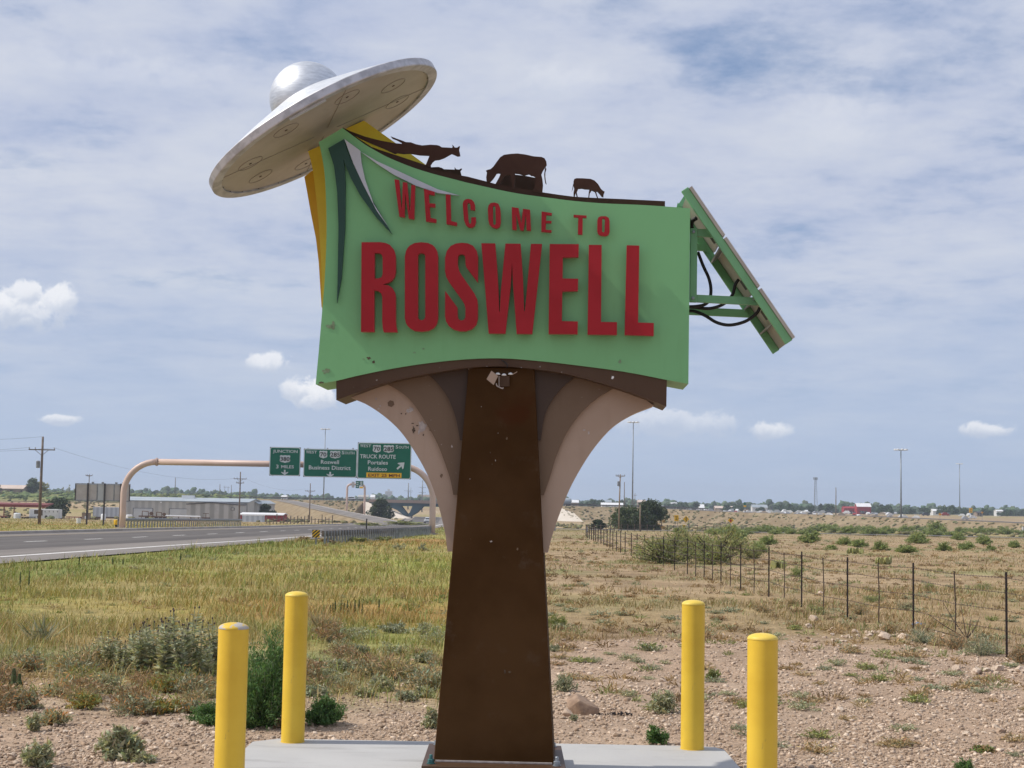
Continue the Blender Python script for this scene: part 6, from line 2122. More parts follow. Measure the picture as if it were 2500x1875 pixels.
rng = np.random.default_rng(77)
cs = []; rs_ = []
for i in range(1900):
    px = rng.uniform(-300, 2800); Y = rng.uniform(1500, 2400)
    x = X(px, Y); g_ = G(x, Y)
    H = rng.uniform(6.0, 8.8) * (1.0 if px > 900 else .85) * (1.0 if rng.random() < .93 else 1.35)
    w = H * rng.uniform(.7, 1.0)
    for k_ in range(3):
        cs.append(np.array([x + rng.normal() * w * .4, Y + rng.normal() * w * .3, g_ + H * (.35 + .25 * k_)])); rs_.append(w * (.55 - .1 * k_))
V, Fc, Cc = lumps(cs, rs_, rng)
tag(mesh_np("treeline", V, Fc, m_far, col=Cc), kind='stuff', label="far wood of trees along the horizon")
protos = []
for i in range(5):
    rng = np.random.default_rng(200 + i)
    cs = [np.array([rng.normal() * .22, rng.normal() * .22, .35 + .5 * rng.random()]) for _ in range(7)]
    C = np.concatenate([c + (lambda q: q / np.linalg.norm(q, axis=1, keepdims=True))(rng.normal(size=(110, 3))) * .27 * (.5 + .5 * rng.random((110, 1))) for c in cs])
    V, Fc = leaves(C, .14, .11, rng)
    o = mesh_np("town_tree", V, Fc, m_far, col=lcol(len(C), rng, .25))
    protos.append(o)
rng = np.random.default_rng(5)
spots = []
for i in range(150):
    r_ = rng.random()
    px = rng.uniform(1400, 2520) if r_ < .72 else rng.uniform(680, 1075) if r_ < .9 else rng.uniform(330, 680)
    Y = rng.uniform(1020, 1450)
    spots.append((px, Y, rng.uniform(3.5, 7.0) if px > 1200 else rng.uniform(2.5, 4.5), rng.uniform(.9, 1.5)))
for i, (px, Y, H, wf) in enumerate(spots):
    k_ = i % 5
    o = protos[k_] if i < 5 else protos[k_].copy()
    if i >= 5: COL.objects.link(o)
    x = X(px, Y)
    o.location = (x, Y, G(x, Y)); o.scale = (H * wf, H * wf, H); o.rotation_euler = (0, 0, i * 1.3)
    tag(o, "distant leafy tree in the town before the far wood", "tree", "trees among the distant town buildings")


# --- shrubs built from stems and leaves
def bush_proto(name, n, mat, seed, leaf=.05, lw=.02, stems=12, h=1.0, w=1.0, bark=None, sparse=.0, up=.5, spread=1.0, stem_r=.012, tint=None, arch=.0):
    """a shrub about w wide and h tall: stems that fork, leaves along their outer ends"""
    rng = np.random.default_rng(seed); rr_ = random.Random(seed)
    o = bpy.data.objects.new(name, None); o.empty_display_size = .1; COL.objects.link(o)
    mb = MB(); C = []; D = []
    per = max(1, n // (stems * 3))
    for s_ in range(stems):
        a_ = 2 * math.pi * (s_ + rr_.random()) / stems
        rad = w * .5 * spread * (.25 + .75 * math.sqrt(rr_.random()))
        hh_ = h * (1.0 - .85 * (rad / (w * .5)) ** 2) * rr_.uniform(.7, 1.0)
        tip = Vector((rad * math.cos(a_), rad * math.sin(a_), hh_))
        mid = Vector((tip.x * .45, tip.y * .45, hh_ * (.55 + arch)))
        base = Vector((rr_.uniform(-.05, .05) * w, rr_.uniform(-.05, .05) * w, 0))
        mb.tube([base, mid, tip], [stem_r, stem_r * .7, stem_r * .3], 5, caps=False)
        for k_ in range(3):
            u0 = rr_.uniform(.12, .8)
            s0 = base.lerp(mid, u0 * 2) if u0 < .5 else mid.lerp(tip, u0 * 2 - 1)
            e = s0 + Vector((rr_.uniform(-1, 1) * w * .2, rr_.uniform(-1, 1) * w * .2, rr_.uniform(.0, .32) * h)) if k_ else tip
            if k_: mb.tube([s0, e], [stem_r * .5, stem_r * .2], 4, caps=False)
            t_ = rng.random((per, 1)) ** .7
            p_ = np.array(s0) + (np.array(e) - np.array(s0)) * t_ + rng.normal(size=(per, 3)) * np.array([w, w, h]) * .045
            C.append(p_)
            dd = np.array((e - s0).normalized() if (e - s0).length > 1e-4 else (0, 0, 1))
            D.append(np.tile(dd * up + np.array([0, 0, up * .4]), (per, 1)))
    C = np.concatenate(C); D = np.concatenate(D)
    C[:, 2] = np.maximum(C[:, 2], .01)
    V, Fc = leaves(C, leaf * (.6 + .8 * rng.random(len(C))), lw * (.7 + .6 * rng.random(len(C))), rng, D, .9)
    mesh_np("leaves", V, Fc, mat, o, col=lcol(len(C), rng, .26, tint=tint))
    mb.build("stems", bark or m_bark, o)
    return o


USED = set()


def put(proto, loc, sc, label, cat, group=None, rz=None, name=None):
    """the first use moves the prototype itself, later uses copy it with its parts"""
    if id(proto) not in USED:
        USED.add(id(proto)); o = proto
    else:
        o = copy_tree(proto)
    o.location = loc
    o.scale = sc if isinstance(sc, tuple) else (sc, sc, sc)
    o.rotation_euler = (0, 0, random.random() * 6.28 if rz is None else rz)
    if 'group' in o: del o['group']
    tag(o, label, cat, group)
    return o


mesq = [bush_proto("mesquite_bush", 5200, m_leafmesq, 31, .07, .020, 34, 1.0, 1.7, stem_r=.020, up=.7, spread=1.0), bush_proto("mesquite_bush", 4800, m_leafmesq, 32, .07, .020, 32, 1.0, 1.7, stem_r=.020, up=.7)]
# the two big ones behind the fence and their neighbours
for (px, by, wpx, hpx, lb) in ((1622, 1376, 165, 110, "broad dark-limbed mesquite behind the fence, left of the pair"), (1752, 1378, 190, 122, "broad dark-limbed mesquite behind the fence, right of the pair"),
                               (1690, 1362, 130, 96, "smaller mesquite filling the gap between the broad pair"), (1835, 1368, 70, 48, "green mesquite at the right side of the broad pair")):
    p_ = ground(px, by); k = pxm(p_.y)
    put(mesq[px % 2], p_, (wpx * k / 1.7, wpx * k / 1.7, hpx * k), lb, "bush")
shr = [bush_proto("green_shrub", 2600, m_leafgreen, 41 + i, .13, .045, 22, 1.0, 1.5, stem_r=.012, up=.6) for i in range(3)]
SH = ((1875, 1330, 52, 30, "green shrub left of the mid-field row"), (1977, 1326, 66, 36, "wide green shrub below the radio tower"), (2062, 1331, 44, 26, "grey-green shrub right of the wide green one"),
      (2098, 1336, 50, 26, "green shrub above the cactus clump"), (2150, 1344, 48, 28, "green shrub under the left tall mast light"), (2240, 1327, 62, 36, "dense green shrub right of the left tall mast light"),
      (2212, 1350, 60, 26, "low grey-green shrub before the dense green one"), (2285, 1306, 64, 40, "bright tall shrub in the band, right of the mast light"), (2340, 1319, 40, 26, "green shrub with a dark foot right of centre"),
      (2402, 1330, 46, 30, "bright green shrub near the right edge"), (2304, 1345, 44, 26, "thin grey shrub in the dry grass at right"), (2360, 1342, 48, 26, "low green shrub near the right edge, left of the bright one"),
      (2476, 1338, 34, 24, "small grey shrub at the right edge"), (1800, 1318, 60, 34, "green shrub just behind the right mesquite"), (1850, 1350, 54, 36, "green shrub touching the right mesquite"),
      (2030, 1342, 34, 16, "tiny green shrub in the middle of the dry field"), (2420, 1345, 30, 18, "tiny green shrub at the right"))
for i, (px, by, w, h, lb) in enumerate(SH):
    p_ = ground(px, by); k = pxm(p_.y)
    put(shr[i % 3], p_, (w * k / 1.5, w * k / 1.5, h * k), lb, "bush", "green shrubs in the right field")
rr = random.Random(19)
for i in range(52):
    px = 1640 + i * 17.5 + rr.uniform(-12, 12); by = 1299 + rr.uniform(-3, 9) + max(0, (px - 2100)) * .008
    if 1640 < px < 1740 and rr.random() < .6: continue
    p_ = ground(px, by); k = pxm(p_.y); w = rr.uniform(34, 60); h = rr.uniform(13, 26)
    put(shr[i % 3], p_, (w * k / 1.5, w * k / 1.5, h * k), "green shrub in the long band before the right embankment", "bush", "shrubs in the band before the embankment")
q = bush_proto("green_shrub", 1600, m_leafgreen, 47, .06, .02, 14, 1.0, 1.0, stem_r=.012)
p_ = ground(1948, 1408); put(q, p_, (46 * pxm(p_.y),) * 2 + (44 * pxm(p_.y),), "light green shrub just behind the fence, standing alone", "bush")
q = bush_proto("sage_bush", 1500, m_leafsage, 48, .05, .02, 14, 1.0, 1.0, stem_r=.012)
p_ = ground(2212, 1490); put(q, p_, (62 * pxm(p_.y),) * 2 + (36 * pxm(p_.y),), "blue-grey round shrub behind the second near fence post", "bush")
for i, (px, by, w, h, mt, lb) in enumerate(((660, 1328, 40, 12, m_leafgreen, "green weed clump at the road edge left of the striped marker"), (875, 1324, 60, 22, m_leafyel, "bright green weed clump in front of the guardrail"),
                                            (800, 1328, 60, 20, m_leafdry, "brown dry brush at the foot of the striped marker"), (740, 1322, 50, 16, m_leafdry, "dry brush left of the striped marker"),
                                            (1032, 1346, 26, 24, m_leafsage, "dark grey sprig shrub left of the left fins"), (975, 1342, 40, 24, m_leafgrey, "thin grey shrub in the meadow left of the sprig shrub"),
                                            (940, 1320, 50, 14, m_leafyel, "low green weeds before the guardrail's far part"), (455, 1350, 12, 10, m_leafmd, "tiny dark weed on the left road verge"),
                                            (990, 1282, 120, 14, m_leafyel, "reedy green strip by the ramp foot"), (900, 1284, 90, 10, m_leafyel, "green verge clump at the ramp nose"))):
    q = bush_proto("weed_clump", 700, mt, 60 + i, .16, .05, 12, 1.0, 1.0, stem_r=.01)
    p_ = ground(px, by); k = pxm(p_.y)
    put(q, p_, (w * k, w * k, h * k), lb, "weed")

# --- foreground plants
def herb(name, label, px, by, wpx, hpx, mat, seed, n=900, leaf=.05, lw=.018, stems=14, cat="plant", group=None, up=.5, tint=None, arch=0.0, bark=None, stem_r=None, spread=1.0):
    p_ = ground(px, by); k = pxm(p_.y); w = wpx * k; h = hpx * k
    q = bush_proto(name, n, mat, seed, leaf, lw, stems, h, w, up=up, tint=tint, arch=arch, bark=bark or m_barklt, stem_r=stem_r or .004, spread=spread)
    return put(q, p_, 1.0, label, cat, group, rz=0)


herb("tall_weed", "tall dense green weed between the two left bollards", 648, 1772, 175, 282, m_leafshrub, 101, 12000, .045, .009, 60, "plant", up=.8)
herb("low_weed", "low dark green mound left of the tall weed", 520, 1766, 125, 66, m_leafshrub, 102, 4200, .035, .010, 40, "plant")
herb("low_weed", "low dark green mound right of the back left bollard", 790, 1768, 110, 80, m_leafshrub, 103, 5200, .035, .010, 44, "plant")
herb("low_weed", "small green weed at the foot of the tall weed", 612, 1778, 70, 50, m_leafshrub, 104, 2000, .035, .010, 26, "plant")
herb("rusty_weed", "small rusty weed at the foot of the back left bollard", 690, 1778, 50, 34, m_leafrust, 105, 700, .03, .006, 26, "plant")
herb("leafy_weed", "grey-green leafy weed on the gravel left of the front left bollard", 292, 1850, 125, 92, m_leafgrey, 106, 1500, .075, .022, 24, "plant")
herb("leafy_weed", "pale leafy weed near the bottom left corner", 92, 1874, 82, 82, m_leafgrey, 107, 900, .075, .02, 18, "plant")
herb("leafy_weed", "upright pale weed at the gravel edge, above the corner weed", 82, 1785, 44, 56, m_leafgrey, 108, 500, .06, .016, 12, "plant")
herb("leafy_weed", "low dark weed spreading right of the grey-green leafy weed", 352, 1862, 60, 26, m_leafgrey, 109, 400, .06, .02, 12, "plant")
herb("leafy_weed", "grey-green weed beside the left edge of the post", 1052, 1778, 46, 66, m_leafgrey, 110, 800, .05, .016, 16, "plant")
herb("curly_weed", "curly grey-green weed left of the back right bollard", 1618, 1742, 84, 66, m_leafgrey, 111, 1500, .05, .012, 34, "plant", arch=.25)
herb("leafy_weed", "small fresh weed at the pad's back edge by the bollard", 1603, 1814, 62, 46, m_leafshrub, 112, 800, .05, .012, 16, "plant")
herb("sage_bush", "blue-grey tuft right of the post at mid height", 1378, 1688, 66, 52, m_leafsage, 113, 900, .045, .010, 24, "plant")
herb("yellow_bush", "yellow-green bush against the right edge of the post", 1358, 1536, 62, 48, m_leafyel, 114, 1600, .06, .010, 36, "plant", up=1.0)
herb("dark_weed", "dark green weed at the bottom edge toward the right", 2356, 1884, 52, 42, m_leafshrub, 115, 900, .03, .008, 22, "plant")
herb("mat_weed", "brown and green mat weed low on the right gravel", 2402, 1836, 66, 20, m_leafrust, 116, 1100, .03, .010, 34, "plant", tint=((.5, 1.1, .5), .45))
herb("yucca", "spiky blue-green yucca at the far left meadow", 100, 1568, 86, 50, m_leafsage, 117, 160, .45, .022, 30, "plant", up=2.5)
herb("sage_bush", "grey weed under the left gravel bush, beside the meadow edge", 1400, 1760, 30, 20, m_leafsage, 118, 300, .03, .008, 12, "plant")
herb("green_tuft", "dark low tuft right of the post, halfway up", 1352, 1590, 44, 22, m_leafsage, 119, 500, .04, .01, 16, "plant")
herb("green_tuft", "leafy tuft right of the back right bollard", 1742, 1660, 44, 34, m_leafyel, 120, 500, .05, .01, 18, "plant", tint=((.6, .7, .6), .5))
herb("dry_grass_tuft", "tall pale dry grass tuft right of the back left bollard", 790, 1548, 100, 66, m_leafdry, 121, 420, .34, .008, 60, "grass tuft", up=2.2)
herb("dry_grass_tuft", "orange dry grass tuft above the right low green mound", 945, 1640, 100, 44, m_leafrust, 122, 420, .22, .007, 50, "grass tuft", up=2.0)
herb("dry_grass_tuft", "orange dry grass tuft on the left, under the thistles", 470, 1690, 130, 40, m_leafrust, 123, 520, .20, .007, 60, "grass tuft", up=2.0)
for i, (px, by, w, h) in enumerate(((880, 1560, 110, 40), (960, 1545, 90, 34), (1040, 1550, 80, 36), (870, 1600, 80, 34), (960, 1600, 90, 36), (1040, 1618, 70, 34), (930, 1685, 90, 40), (1000, 1660, 80, 36), (1030, 1700, 60, 32), (840, 1640, 90, 40), (890, 1700, 60, 26), (770, 1700, 80, 36), (720, 1610, 70, 30), (990, 1710, 60, 26))):
    herb("sage_bush", "low grey-green sage clump between the left bollards and the post", px, by, w, h, m_leafsage if i % 2 else m_leafgrey, 130 + i, 900, .05, .016, 26, "plant", "sage clumps left of the post")
for i, (px, by, w, h) in enumerate(((70, 1640, 90, 60), (150, 1700, 110, 60), (210, 1730, 90, 50), (330, 1745, 140, 70), (250, 1690, 120, 60), (400, 1740, 120, 60), (60, 1730, 100, 56), (130, 1770, 90, 50), (400, 1690, 110, 50), (470, 1740, 80, 44), (20, 1690, 70, 50), (190, 1660, 80, 40))):
    herb("meadow_weed", "tangled olive weed at the edge of the left gravel", px, by, w, h, (m_leafsage, m_leafgrey, m_leafyel)[i % 3], 150 + i, 900, .055, .012, 26, "plant", "weeds along the left gravel edge", tint=((1.5, .8, .5), .3))


rr = random.Random(41)
mw = [bush_proto("meadow_weed", 700, mt, 470 + i, .05, .012, 24, .30, .62, bark=m_barklt, stem_r=.003, up=.8, tint=tn) for i, (mt, tn) in enumerate(((m_leafsage, ((1.3, .85, .6), .3)), (m_leafgrey, None), (m_leafyel, ((1.2, .8, .8), .4)), (m_leafrust, None), (m_leafdry, ((.6, .8, .6), .3))))]
for i in range(74):
    px = rr.uniform(-20, 560) if i % 3 else rr.uniform(690, 1080); by = rr.uniform(1625, 1740) if i % 3 else rr.uniform(1530, 1690)
    if by > 1700 and rr.random() < .4: continue
    k_ = rr.choice((0, 1, 2, 3, 3, 4, 0)); s_ = rr.uniform(.5, 1.15)
    nm = ("olive", "grey-green", "yellow-green", "rusty", "straw-coloured")[k_]
    put(mw[k_], ground(px, by), (s_, s_, s_ * rr.uniform(.7, 1.3)), f"{nm} weed among the tangle at the near edge of the left meadow", "plant", f"{nm} weeds at the near meadow edge")


# thistles: separate upright stems with ruffled leaves and dark heads
def thistle_proto(seed, h=.75):
    rng = np.random.default_rng(seed); rr_ = random.Random(seed)
    o = bpy.data.objects.new("thistle", None); COL.objects.link(o)
    mb = MB(); C = []; D = []; heads = MB()
    tops = []
    for b_ in range(rr_.randint(3, 5)):
        a_ = rr_.random() * 6.28; r_ = .10 * rr_.random() * h
        t_ = Vector((r_ * 2.2 * math.cos(a_), r_ * 2.2 * math.sin(a_), h * rr_.uniform(.75, 1.0)))
        mb.tube([(0, 0, 0), (t_.x * .35, t_.y * .35, t_.z * .5), t_], [.006, .005, .003], 5, caps=False)
        heads.lathe([(.003, -.008), (.009, 0), (.010, .009), (.006, .019), (.002, .022)], t_, 7)
        for z_ in np.arange(.06, .93, .046):
            for k_ in range(3):
                an = rr_.random() * 6.28
                L_ = .10 * (1.15 - z_) + .02
                d = np.array([math.cos(an), math.sin(an), .35]); p_ = np.array([t_.x, t_.y, t_.z]) * z_
                C.append(p_ + d * L_ * .5); D.append(d * 3)
    C = np.array(C); D = np.array(D)
    L_ = .11 * (1.2 - C[:, 2] / h) + .03
    V, Fc = leaves(C, L_, L_ * .30, rng, D, .45)
    mesh_np("leaves", V, Fc, m_thistle, o, col=lcol(len(C), rng, .28))
    mb.build("stem", m_barklt, o)
    heads.build("flower_head", m_head, o)['kind'] = 'stuff'
    return o


th = [thistle_proto(300 + i) for i in range(4)]
TP = [(238, 1634, 70), (262, 1640, 84), (290, 1646, 76), (318, 1642, 96), (345, 1652, 110), (372, 1655, 118), (398, 1660, 124), (425, 1658, 140), (452, 1655, 120), (470, 1650, 116), (440, 1662, 96), (385, 1650, 100), (355, 1640, 108), (335, 1655, 88), (410, 1645, 126), (490, 1652, 84), (516, 1650, 118), (532, 1648, 100), (303, 1650, 62), (462, 1640, 128), (276, 1630, 60), (508, 1660, 84)]
for i, (px, by, h) in enumerate(TP):
    p_ = ground(px, by); s_ = h * pxm(p_.y) / .63
    put(th[i % 4], p_, (s_ * 1.15, s_ * 1.15, s_), "grey-green thistle with dark heads in the patch left of the front bollard", "thistle", "thistles in the left meadow patch")
# mullein stalks
m_mull = material("mullein_stalk", (.075, .10, .035), (.05, .065, .025), 40, .9, bump=.5, bscale=160)


def mullein(px, by, h, label, grp, wk=1.0):
    p_ = ground(px, by); k = pxm(p_.y); H = h * k
    rr_ = random.Random(px)
    mb = MB(); n = 12; prof = []
    for i in range(n + 1):
        u = i / n
        prof.append(((.010 if u < .25 else .021 * (1 - .65 * (u - .25) / .75)) * (1 + .18 * rr_.uniform(-1, 1)) * wk, H * u))
    mb.lathe(prof, p_, 8)
    o = mb.build("mullein_stalk", m_mull); tag(o, label, "plant", grp)


for px, h in ((812, 28), (818, 34), (832, 32), (840, 26), (848, 36), (856, 30), (866, 34), (876, 36), (884, 28), (925, 34), (806, 22)):
    mullein(px, 1498 + (px % 5), h, "thin dark mullein stalk in the row behind the back left bollard", "mullein stalks behind the bollard", 1.0)
mullein(32, 1695, 62, "thick dark mullein stalk at the left edge, taller one", "mullein stalks at the left edge", 1.7)
mullein(46, 1694, 48, "thick dark mullein stalk at the left edge, shorter one", "mullein stalks at the left edge", 1.7)
for px, by, h in ((48, 1448, 52), (70, 1440, 46), (120, 1700, 30), (193, 1385, 26), (440, 1378, 26), (275, 1378, 18), (300, 1380, 16)):
    mullein(px, by, h, "single thin dark stalk standing in the left meadow", "single stalks in the meadow", 1.0 if by > 1400 else 1.6)

# scattered small tufts on the right ground
tp = [bush_proto("ground_tuft", 260, mt, 400 + i, .035, .009, 16, .11, .26, bark=m_barklt, stem_r=.002, up=.7) for i, mt in enumerate((m_leafsage, m_leafgrey, m_leafdry, m_leafyel, m_leafrust))]
rr = random.Random(23)
n_ = 0
while n_ < 160:
    px = rr.uniform(1340, 2560); by = rr.uniform(1530, 1860) if rr.random() < .72 else rr.uniform(1420, 1530)
    if 1430 < px < 1780 and by > 1790: continue
    p_ = ground(px, by)
    if PADX0 - .2 < p_.x < PADX1 + .2 and p_.y < PADY1 + .15: continue
    d_ = rr.random()
    if by > 1740 and d_ < .65: continue
    s_ = rr.uniform(.5, 1.25) * (1 + (p_.y - 12) * .018)
    k_ = rr.choice((0, 1, 2, 2, 2, 4, 0, 3, 1))
    nm = ("grey-green", "pale grey", "straw-coloured", "yellow-green", "rusty brown")[k_]
    put(tp[k_], p_, (s_ * 1.2, s_ * 1.2, s_ * rr.uniform(.6, 1.1)), f"small {nm} tuft on the stony ground right of the sign", "tuft", f"{nm} tufts on the right ground")
    n_ += 1
# dry brush and sticks by the fence
for i, (px, by, w, h, mt) in enumerate(((2330, 1585, 80, 60, m_leafrust), (2400, 1600, 110, 60, m_leafsage), (1930, 1480, 60, 30, m_leafdry), (2100, 1500, 70, 36, m_leafdry), (2170, 1545, 60, 36, m_leafdry), (2490, 1620, 60, 60, m_leafrust), (2250, 1570, 90, 50, m_leafsage), (1990, 1500, 60, 30, m_leafyel), (2130, 1470, 70, 24, m_leafyel), (2270, 1440, 40, 22, m_leafyel), (2400, 1440, 60, 26, m_leafyel), (1860, 1495, 70, 30, m_leafdry))):
    herb("dry_brush", "dry brush clump along the foot of the near fence", px, by, w, h, mt, 430 + i, 700, .07, .008, 40, "brush", "brush clumps along the near fence", up=.6)
mb = MB(); c_ = ground(2360, 1560)
for k_ in range(7):
    a_ = -0.5 + k_ * .62; L_ = rr.uniform(.3, .55)
    mb.tube([c_, c_ + Vector((math.cos(a_) * L_ * .6 - .1, 0, abs(math.sin(a_)) * L_ * .5 + .08)), c_ + Vector((math.cos(a_) * L_ - .15, .1, abs(math.sin(a_)) * L_ + .12))], [.010, .006, .003], 5)
tag(mb.build("dead_branch", m_bark), "dark dead branch leaning by the fence near the right edge", "branch")

# prickly pears
m_pear = material("prickly_pear_pad", (.30, .28, .09), (.24, .25, .10), 4, .6)
for (px, by, n, lb) in ((2086, 1352, 16, "yellowish prickly pear clump in the middle of the right field"), (2160, 1378, 12, "dark prickly pear clump right of the yellowish one"), (1900, 1388, 10, "small prickly pear behind the fence by the light green shrub")):
    p_ = ground(px, by); o = thing("prickly_pear", lb, "cactus", p_)
    rr_ = random.Random(px); k = pxm(p_.y)
    for i in range(n):
        c = p_ + Vector((rr_.uniform(-16, 16) * k, rr_.uniform(-.3, .3), .10 + rr_.uniform(0, 5) * k))
        M_ = Matrix.Rotation(rr_.uniform(0, 3.1), 3, 'Z') @ Matrix.Rotation(rr_.uniform(-.5, .5), 3, 'Y')
        mb = MB(); vs = [M_ @ Vector((.12 * math.cos(a_), .03 * sgn, .16 * math.sin(a_))) + c for sgn in (-1, 1) for a_ in [2 * math.pi * q_ / 10 for q_ in range(10)]]
        mb.add(vs, [tuple(range(9, -1, -1)), tuple(range(10, 20))] + [(q_, (q_ + 1) % 10, 10 + (q_ + 1) % 10, 10 + q_) for q_ in range(10)]); mb.build("pad", m_pear, o)

# --- stones
m_stone = bpy.data.materials.new("limestone"); m_stone.use_nodes = True
t = NT(m_stone.node_tree); p = t.n['Principled BSDF']
oi = t.new('ShaderNodeObjectInfo'); co = t.new('ShaderNodeTexCoord').outputs['Object']
c_ = t.mix(oi.outputs['Random'], (.54, .40, .29), (.70, .58, .46))
c_ = t.mix(t.ss(t.noise(co, 3.0, 6, .65), .4, .68, 0, .6), c_, (.36, .25, .18))
t.put(p.inputs['Base Color'], c_); p.inputs['Roughness'].default_value = .9
b = t.new('ShaderNodeBump'); b.inputs['Strength'].default_value = .5; b.inputs['Distance'].default_value = .05
t.l.new(t.noise(co, 6, 6, .65), b.inputs['Height']); t.l.new(b.outputs[0], p.inputs['Normal'])


def rock_mesh(seed, sub_=2, flat=.65, rough=.16):
    rng = np.random.default_rng(seed)
    V0 = ICO_V if sub_ == 2 else ICO1_V; F0 = ICO_F if sub_ == 2 else ICO1_F
    if sub_ == 3:
        bm = bmesh.new(); bmesh.ops.create_icosphere(bm, subdivisions=4, radius=1.0)
        V0 = np.array([v.co[:] for v in bm.verts]); F0 = np.array([[v.index for v in f.verts] for f in bm.faces]); bm.free()
    V = V0.copy()
    for k_ in range(14):            # cut flat faces
        n = rng.normal(size=3); n /= np.linalg.norm(n); d = rng.uniform(.42, .8)
        e = V @ n - d; V = V - np.where(e > 0, e, 0)[:, None] * n * .9
    if sub_ == 3:
        V *= (1 + .10 * (fbm(V[:, 0] * 3 + 9, V[:, 1] * 3 + V[:, 2] * 2.3, .8, seed, 4) - .5))[:, None]
    else:
        V *= 1 + rng.normal(size=(len(V), 1)) * rough * .3
    V *= np.array([1, rng.uniform(.7, 1.0), flat])
    me = bpy.data.meshes.new("stone"); me.from_pydata(V.tolist(), [], F0.tolist())
    if sub_ == 3: me.polygons.foreach_set('use_smooth', [True] * len(me.polygons))
    return me


RM = [rock_mesh(500 + i, 2 if i < 6 else 1, .8, .3) for i in range(9)]
for me in RM: me.materials.append(m_stone)


def stone(p_, s_, label, cat="stone", group=None, me=None, rz=None, name="stone", flat=1.0):
    o = bpy.data.objects.new(name, me or RM[random.randrange(len(RM))]); COL.objects.link(o)
    o.location = p_ + Vector((0, 0, s_ * .28)); o.scale = (s_, s_, s_ * flat); o.rotation_euler = (random.uniform(-.3, .3), random.uniform(-.3, .3), random.random() * 6.28 if rz is None else rz)
    return tag(o, label, cat, group)


bigm = rock_mesh(521, 3, .62); bigm.materials.append(material('brown_boulder_stone', (.36, .25, .175), (.24, .16, .11), 2.5, .9, bump=.6, bscale=7))
bg1 = rock_mesh(522, 3, .7); bg1.materials.append(m_stone)
p_ = ground(1416, 1742); k = pxm(p_.y)
o = stone(p_, 50 * k, "big tilted pinkish boulder right of the post", "boulder", me=bigm, rz=.5, name="boulder", flat=1.15); o.rotation_euler = (.15, -.3, 2.2)
p_ = ground(1388, 1748); stone(p_, 20 * pxm(p_.y), "flat stone leaning against the big boulder", flat=.6, me=bg1)
for (px, by, s_, lb) in ((1988, 1515, 19, "whitish boulder behind the third near fence post"), (1975, 1532, 12, "small grey stone below the whitish boulder"), (2160, 1562, 22, "broad white boulder in the rubble by the fence"), (2205, 1560, 20, "white boulder right of the broad one"),
                         (2155, 1535, 12, "grey capped stone above the broad white boulder"), (2225, 1590, 14, "white stone at the rubble's right foot"), (2335, 1638, 16, "leftmost white stone in the row near the right edge"), (2383, 1645, 20, "low white stone in the row near the right edge"),
                         (2408, 1640, 14, "tan stone in the middle of the row near the right edge"), (2436, 1636, 17, "pale stone right of the tan one near the right edge"), (2470, 1625, 10, "small stone below the nearest fence post"), (2492, 1640, 18, "white stone at the right edge of the row"),
                         (2052, 1738, 15, "blocky tan stone beside a rusty mat on the right gravel"), (2172, 1752, 12, "pointed tan stone on the right gravel"), (2176, 1772, 10, "dark small stone under the pointed one"), (2360, 1795, 12, "white stone on the lower right gravel"),
                         (2445, 1788, 15, "flat tan stone near the lower right edge"), (2235, 1805, 9, "pale flat stone in the lower right gravel"), (1568, 1768, 13, "pale flat stone between the boulder and back right bollard"), (1618, 1665, 11, "flat pale stone left of the back right bollard"),
                         (1570, 1630, 6, "small pale stone in the straw right of the post"), (2000, 1453, 13, "pinkish lump of rock leaning on a fence stay"), (1728, 1582, 9, "white stone right of the back right bollard"), (1654, 1506, 6, "round white stone lying in the straw"),
                         (425, 1775, 14, "pale stone in the bank left of the front bollard"), (470, 1772, 13, "pinkish stone beside the low green mound"), (362, 1815, 11, "rounded tan stone right of the leafy weed"), (345, 1768, 18, "flat slab edge at the meadow margin"), (230, 1840, 10, "reddish stone on the left gravel"),
                         (160, 1790, 10, "brown stone near the left gravel edge"), (780, 1668, 10, "pale stone right of the back left bollard"), (760, 1772, 10, "pale stone at the pad's back edge, left"), (795, 1770, 9, "grey stone under the right low green mound"), (30, 1848, 14, "dark tan ledge stone at the bottom left edge"),
                         (2085, 1545, 12, "tan stone at the left of the fence rubble"), (2030, 1540, 13, "tan slab at the left of the rubble"), (2260, 1590, 10, "pale stone at the rubble's right end"), (1410, 1622, 7, "white stone in the straw by the post"), (1480, 1640, 7, "white stone in the gravel by the post")):
    p_ = ground(px, by); stone(p_, s_ * pxm(p_.y) * (.95 if px > 1960 and by < 1660 else 1.0), lb, flat=.9, me=RM[int(s_) % 6])
rr = random.Random(77)
for i in range(90):
    px = rr.gauss(2140, 100) if i % 3 else rr.gauss(2440, 70); by = (1556 if i % 3 else 1640) + rr.gauss(0, 16)
    p_ = ground(px, by); stone(p_, rr.uniform(3.5, 10) * pxm(p_.y), "pale stone in the rubble along the near fence", "stone", "rubble stones along the near fence", flat=rr.uniform(.6, 1))
# stones big enough to be picked apart on the gravel
rr = random.Random(31); n_ = 0
while n_ < 200:
    px = rr.uniform(-30, 2530); by = rr.uniform(1560, 1880)
    p_ = ground(px, by)
    if PADX0 - .05 < p_.x < PADX1 + .05 and p_.y < PADY1 + .05: continue
    _, g_, _ = zone(p_.x, p_.y)
    if rr.random() > float(g_) * 1.1: continue
    stone(p_, rr.uniform(.013, .028) * (1 + .02 * (p_.y - 11)), "loose pale limestone stone lying on the gravel", "stone", "loose stones on the gravel", flat=rr.uniform(.6, 1)); n_ += 1
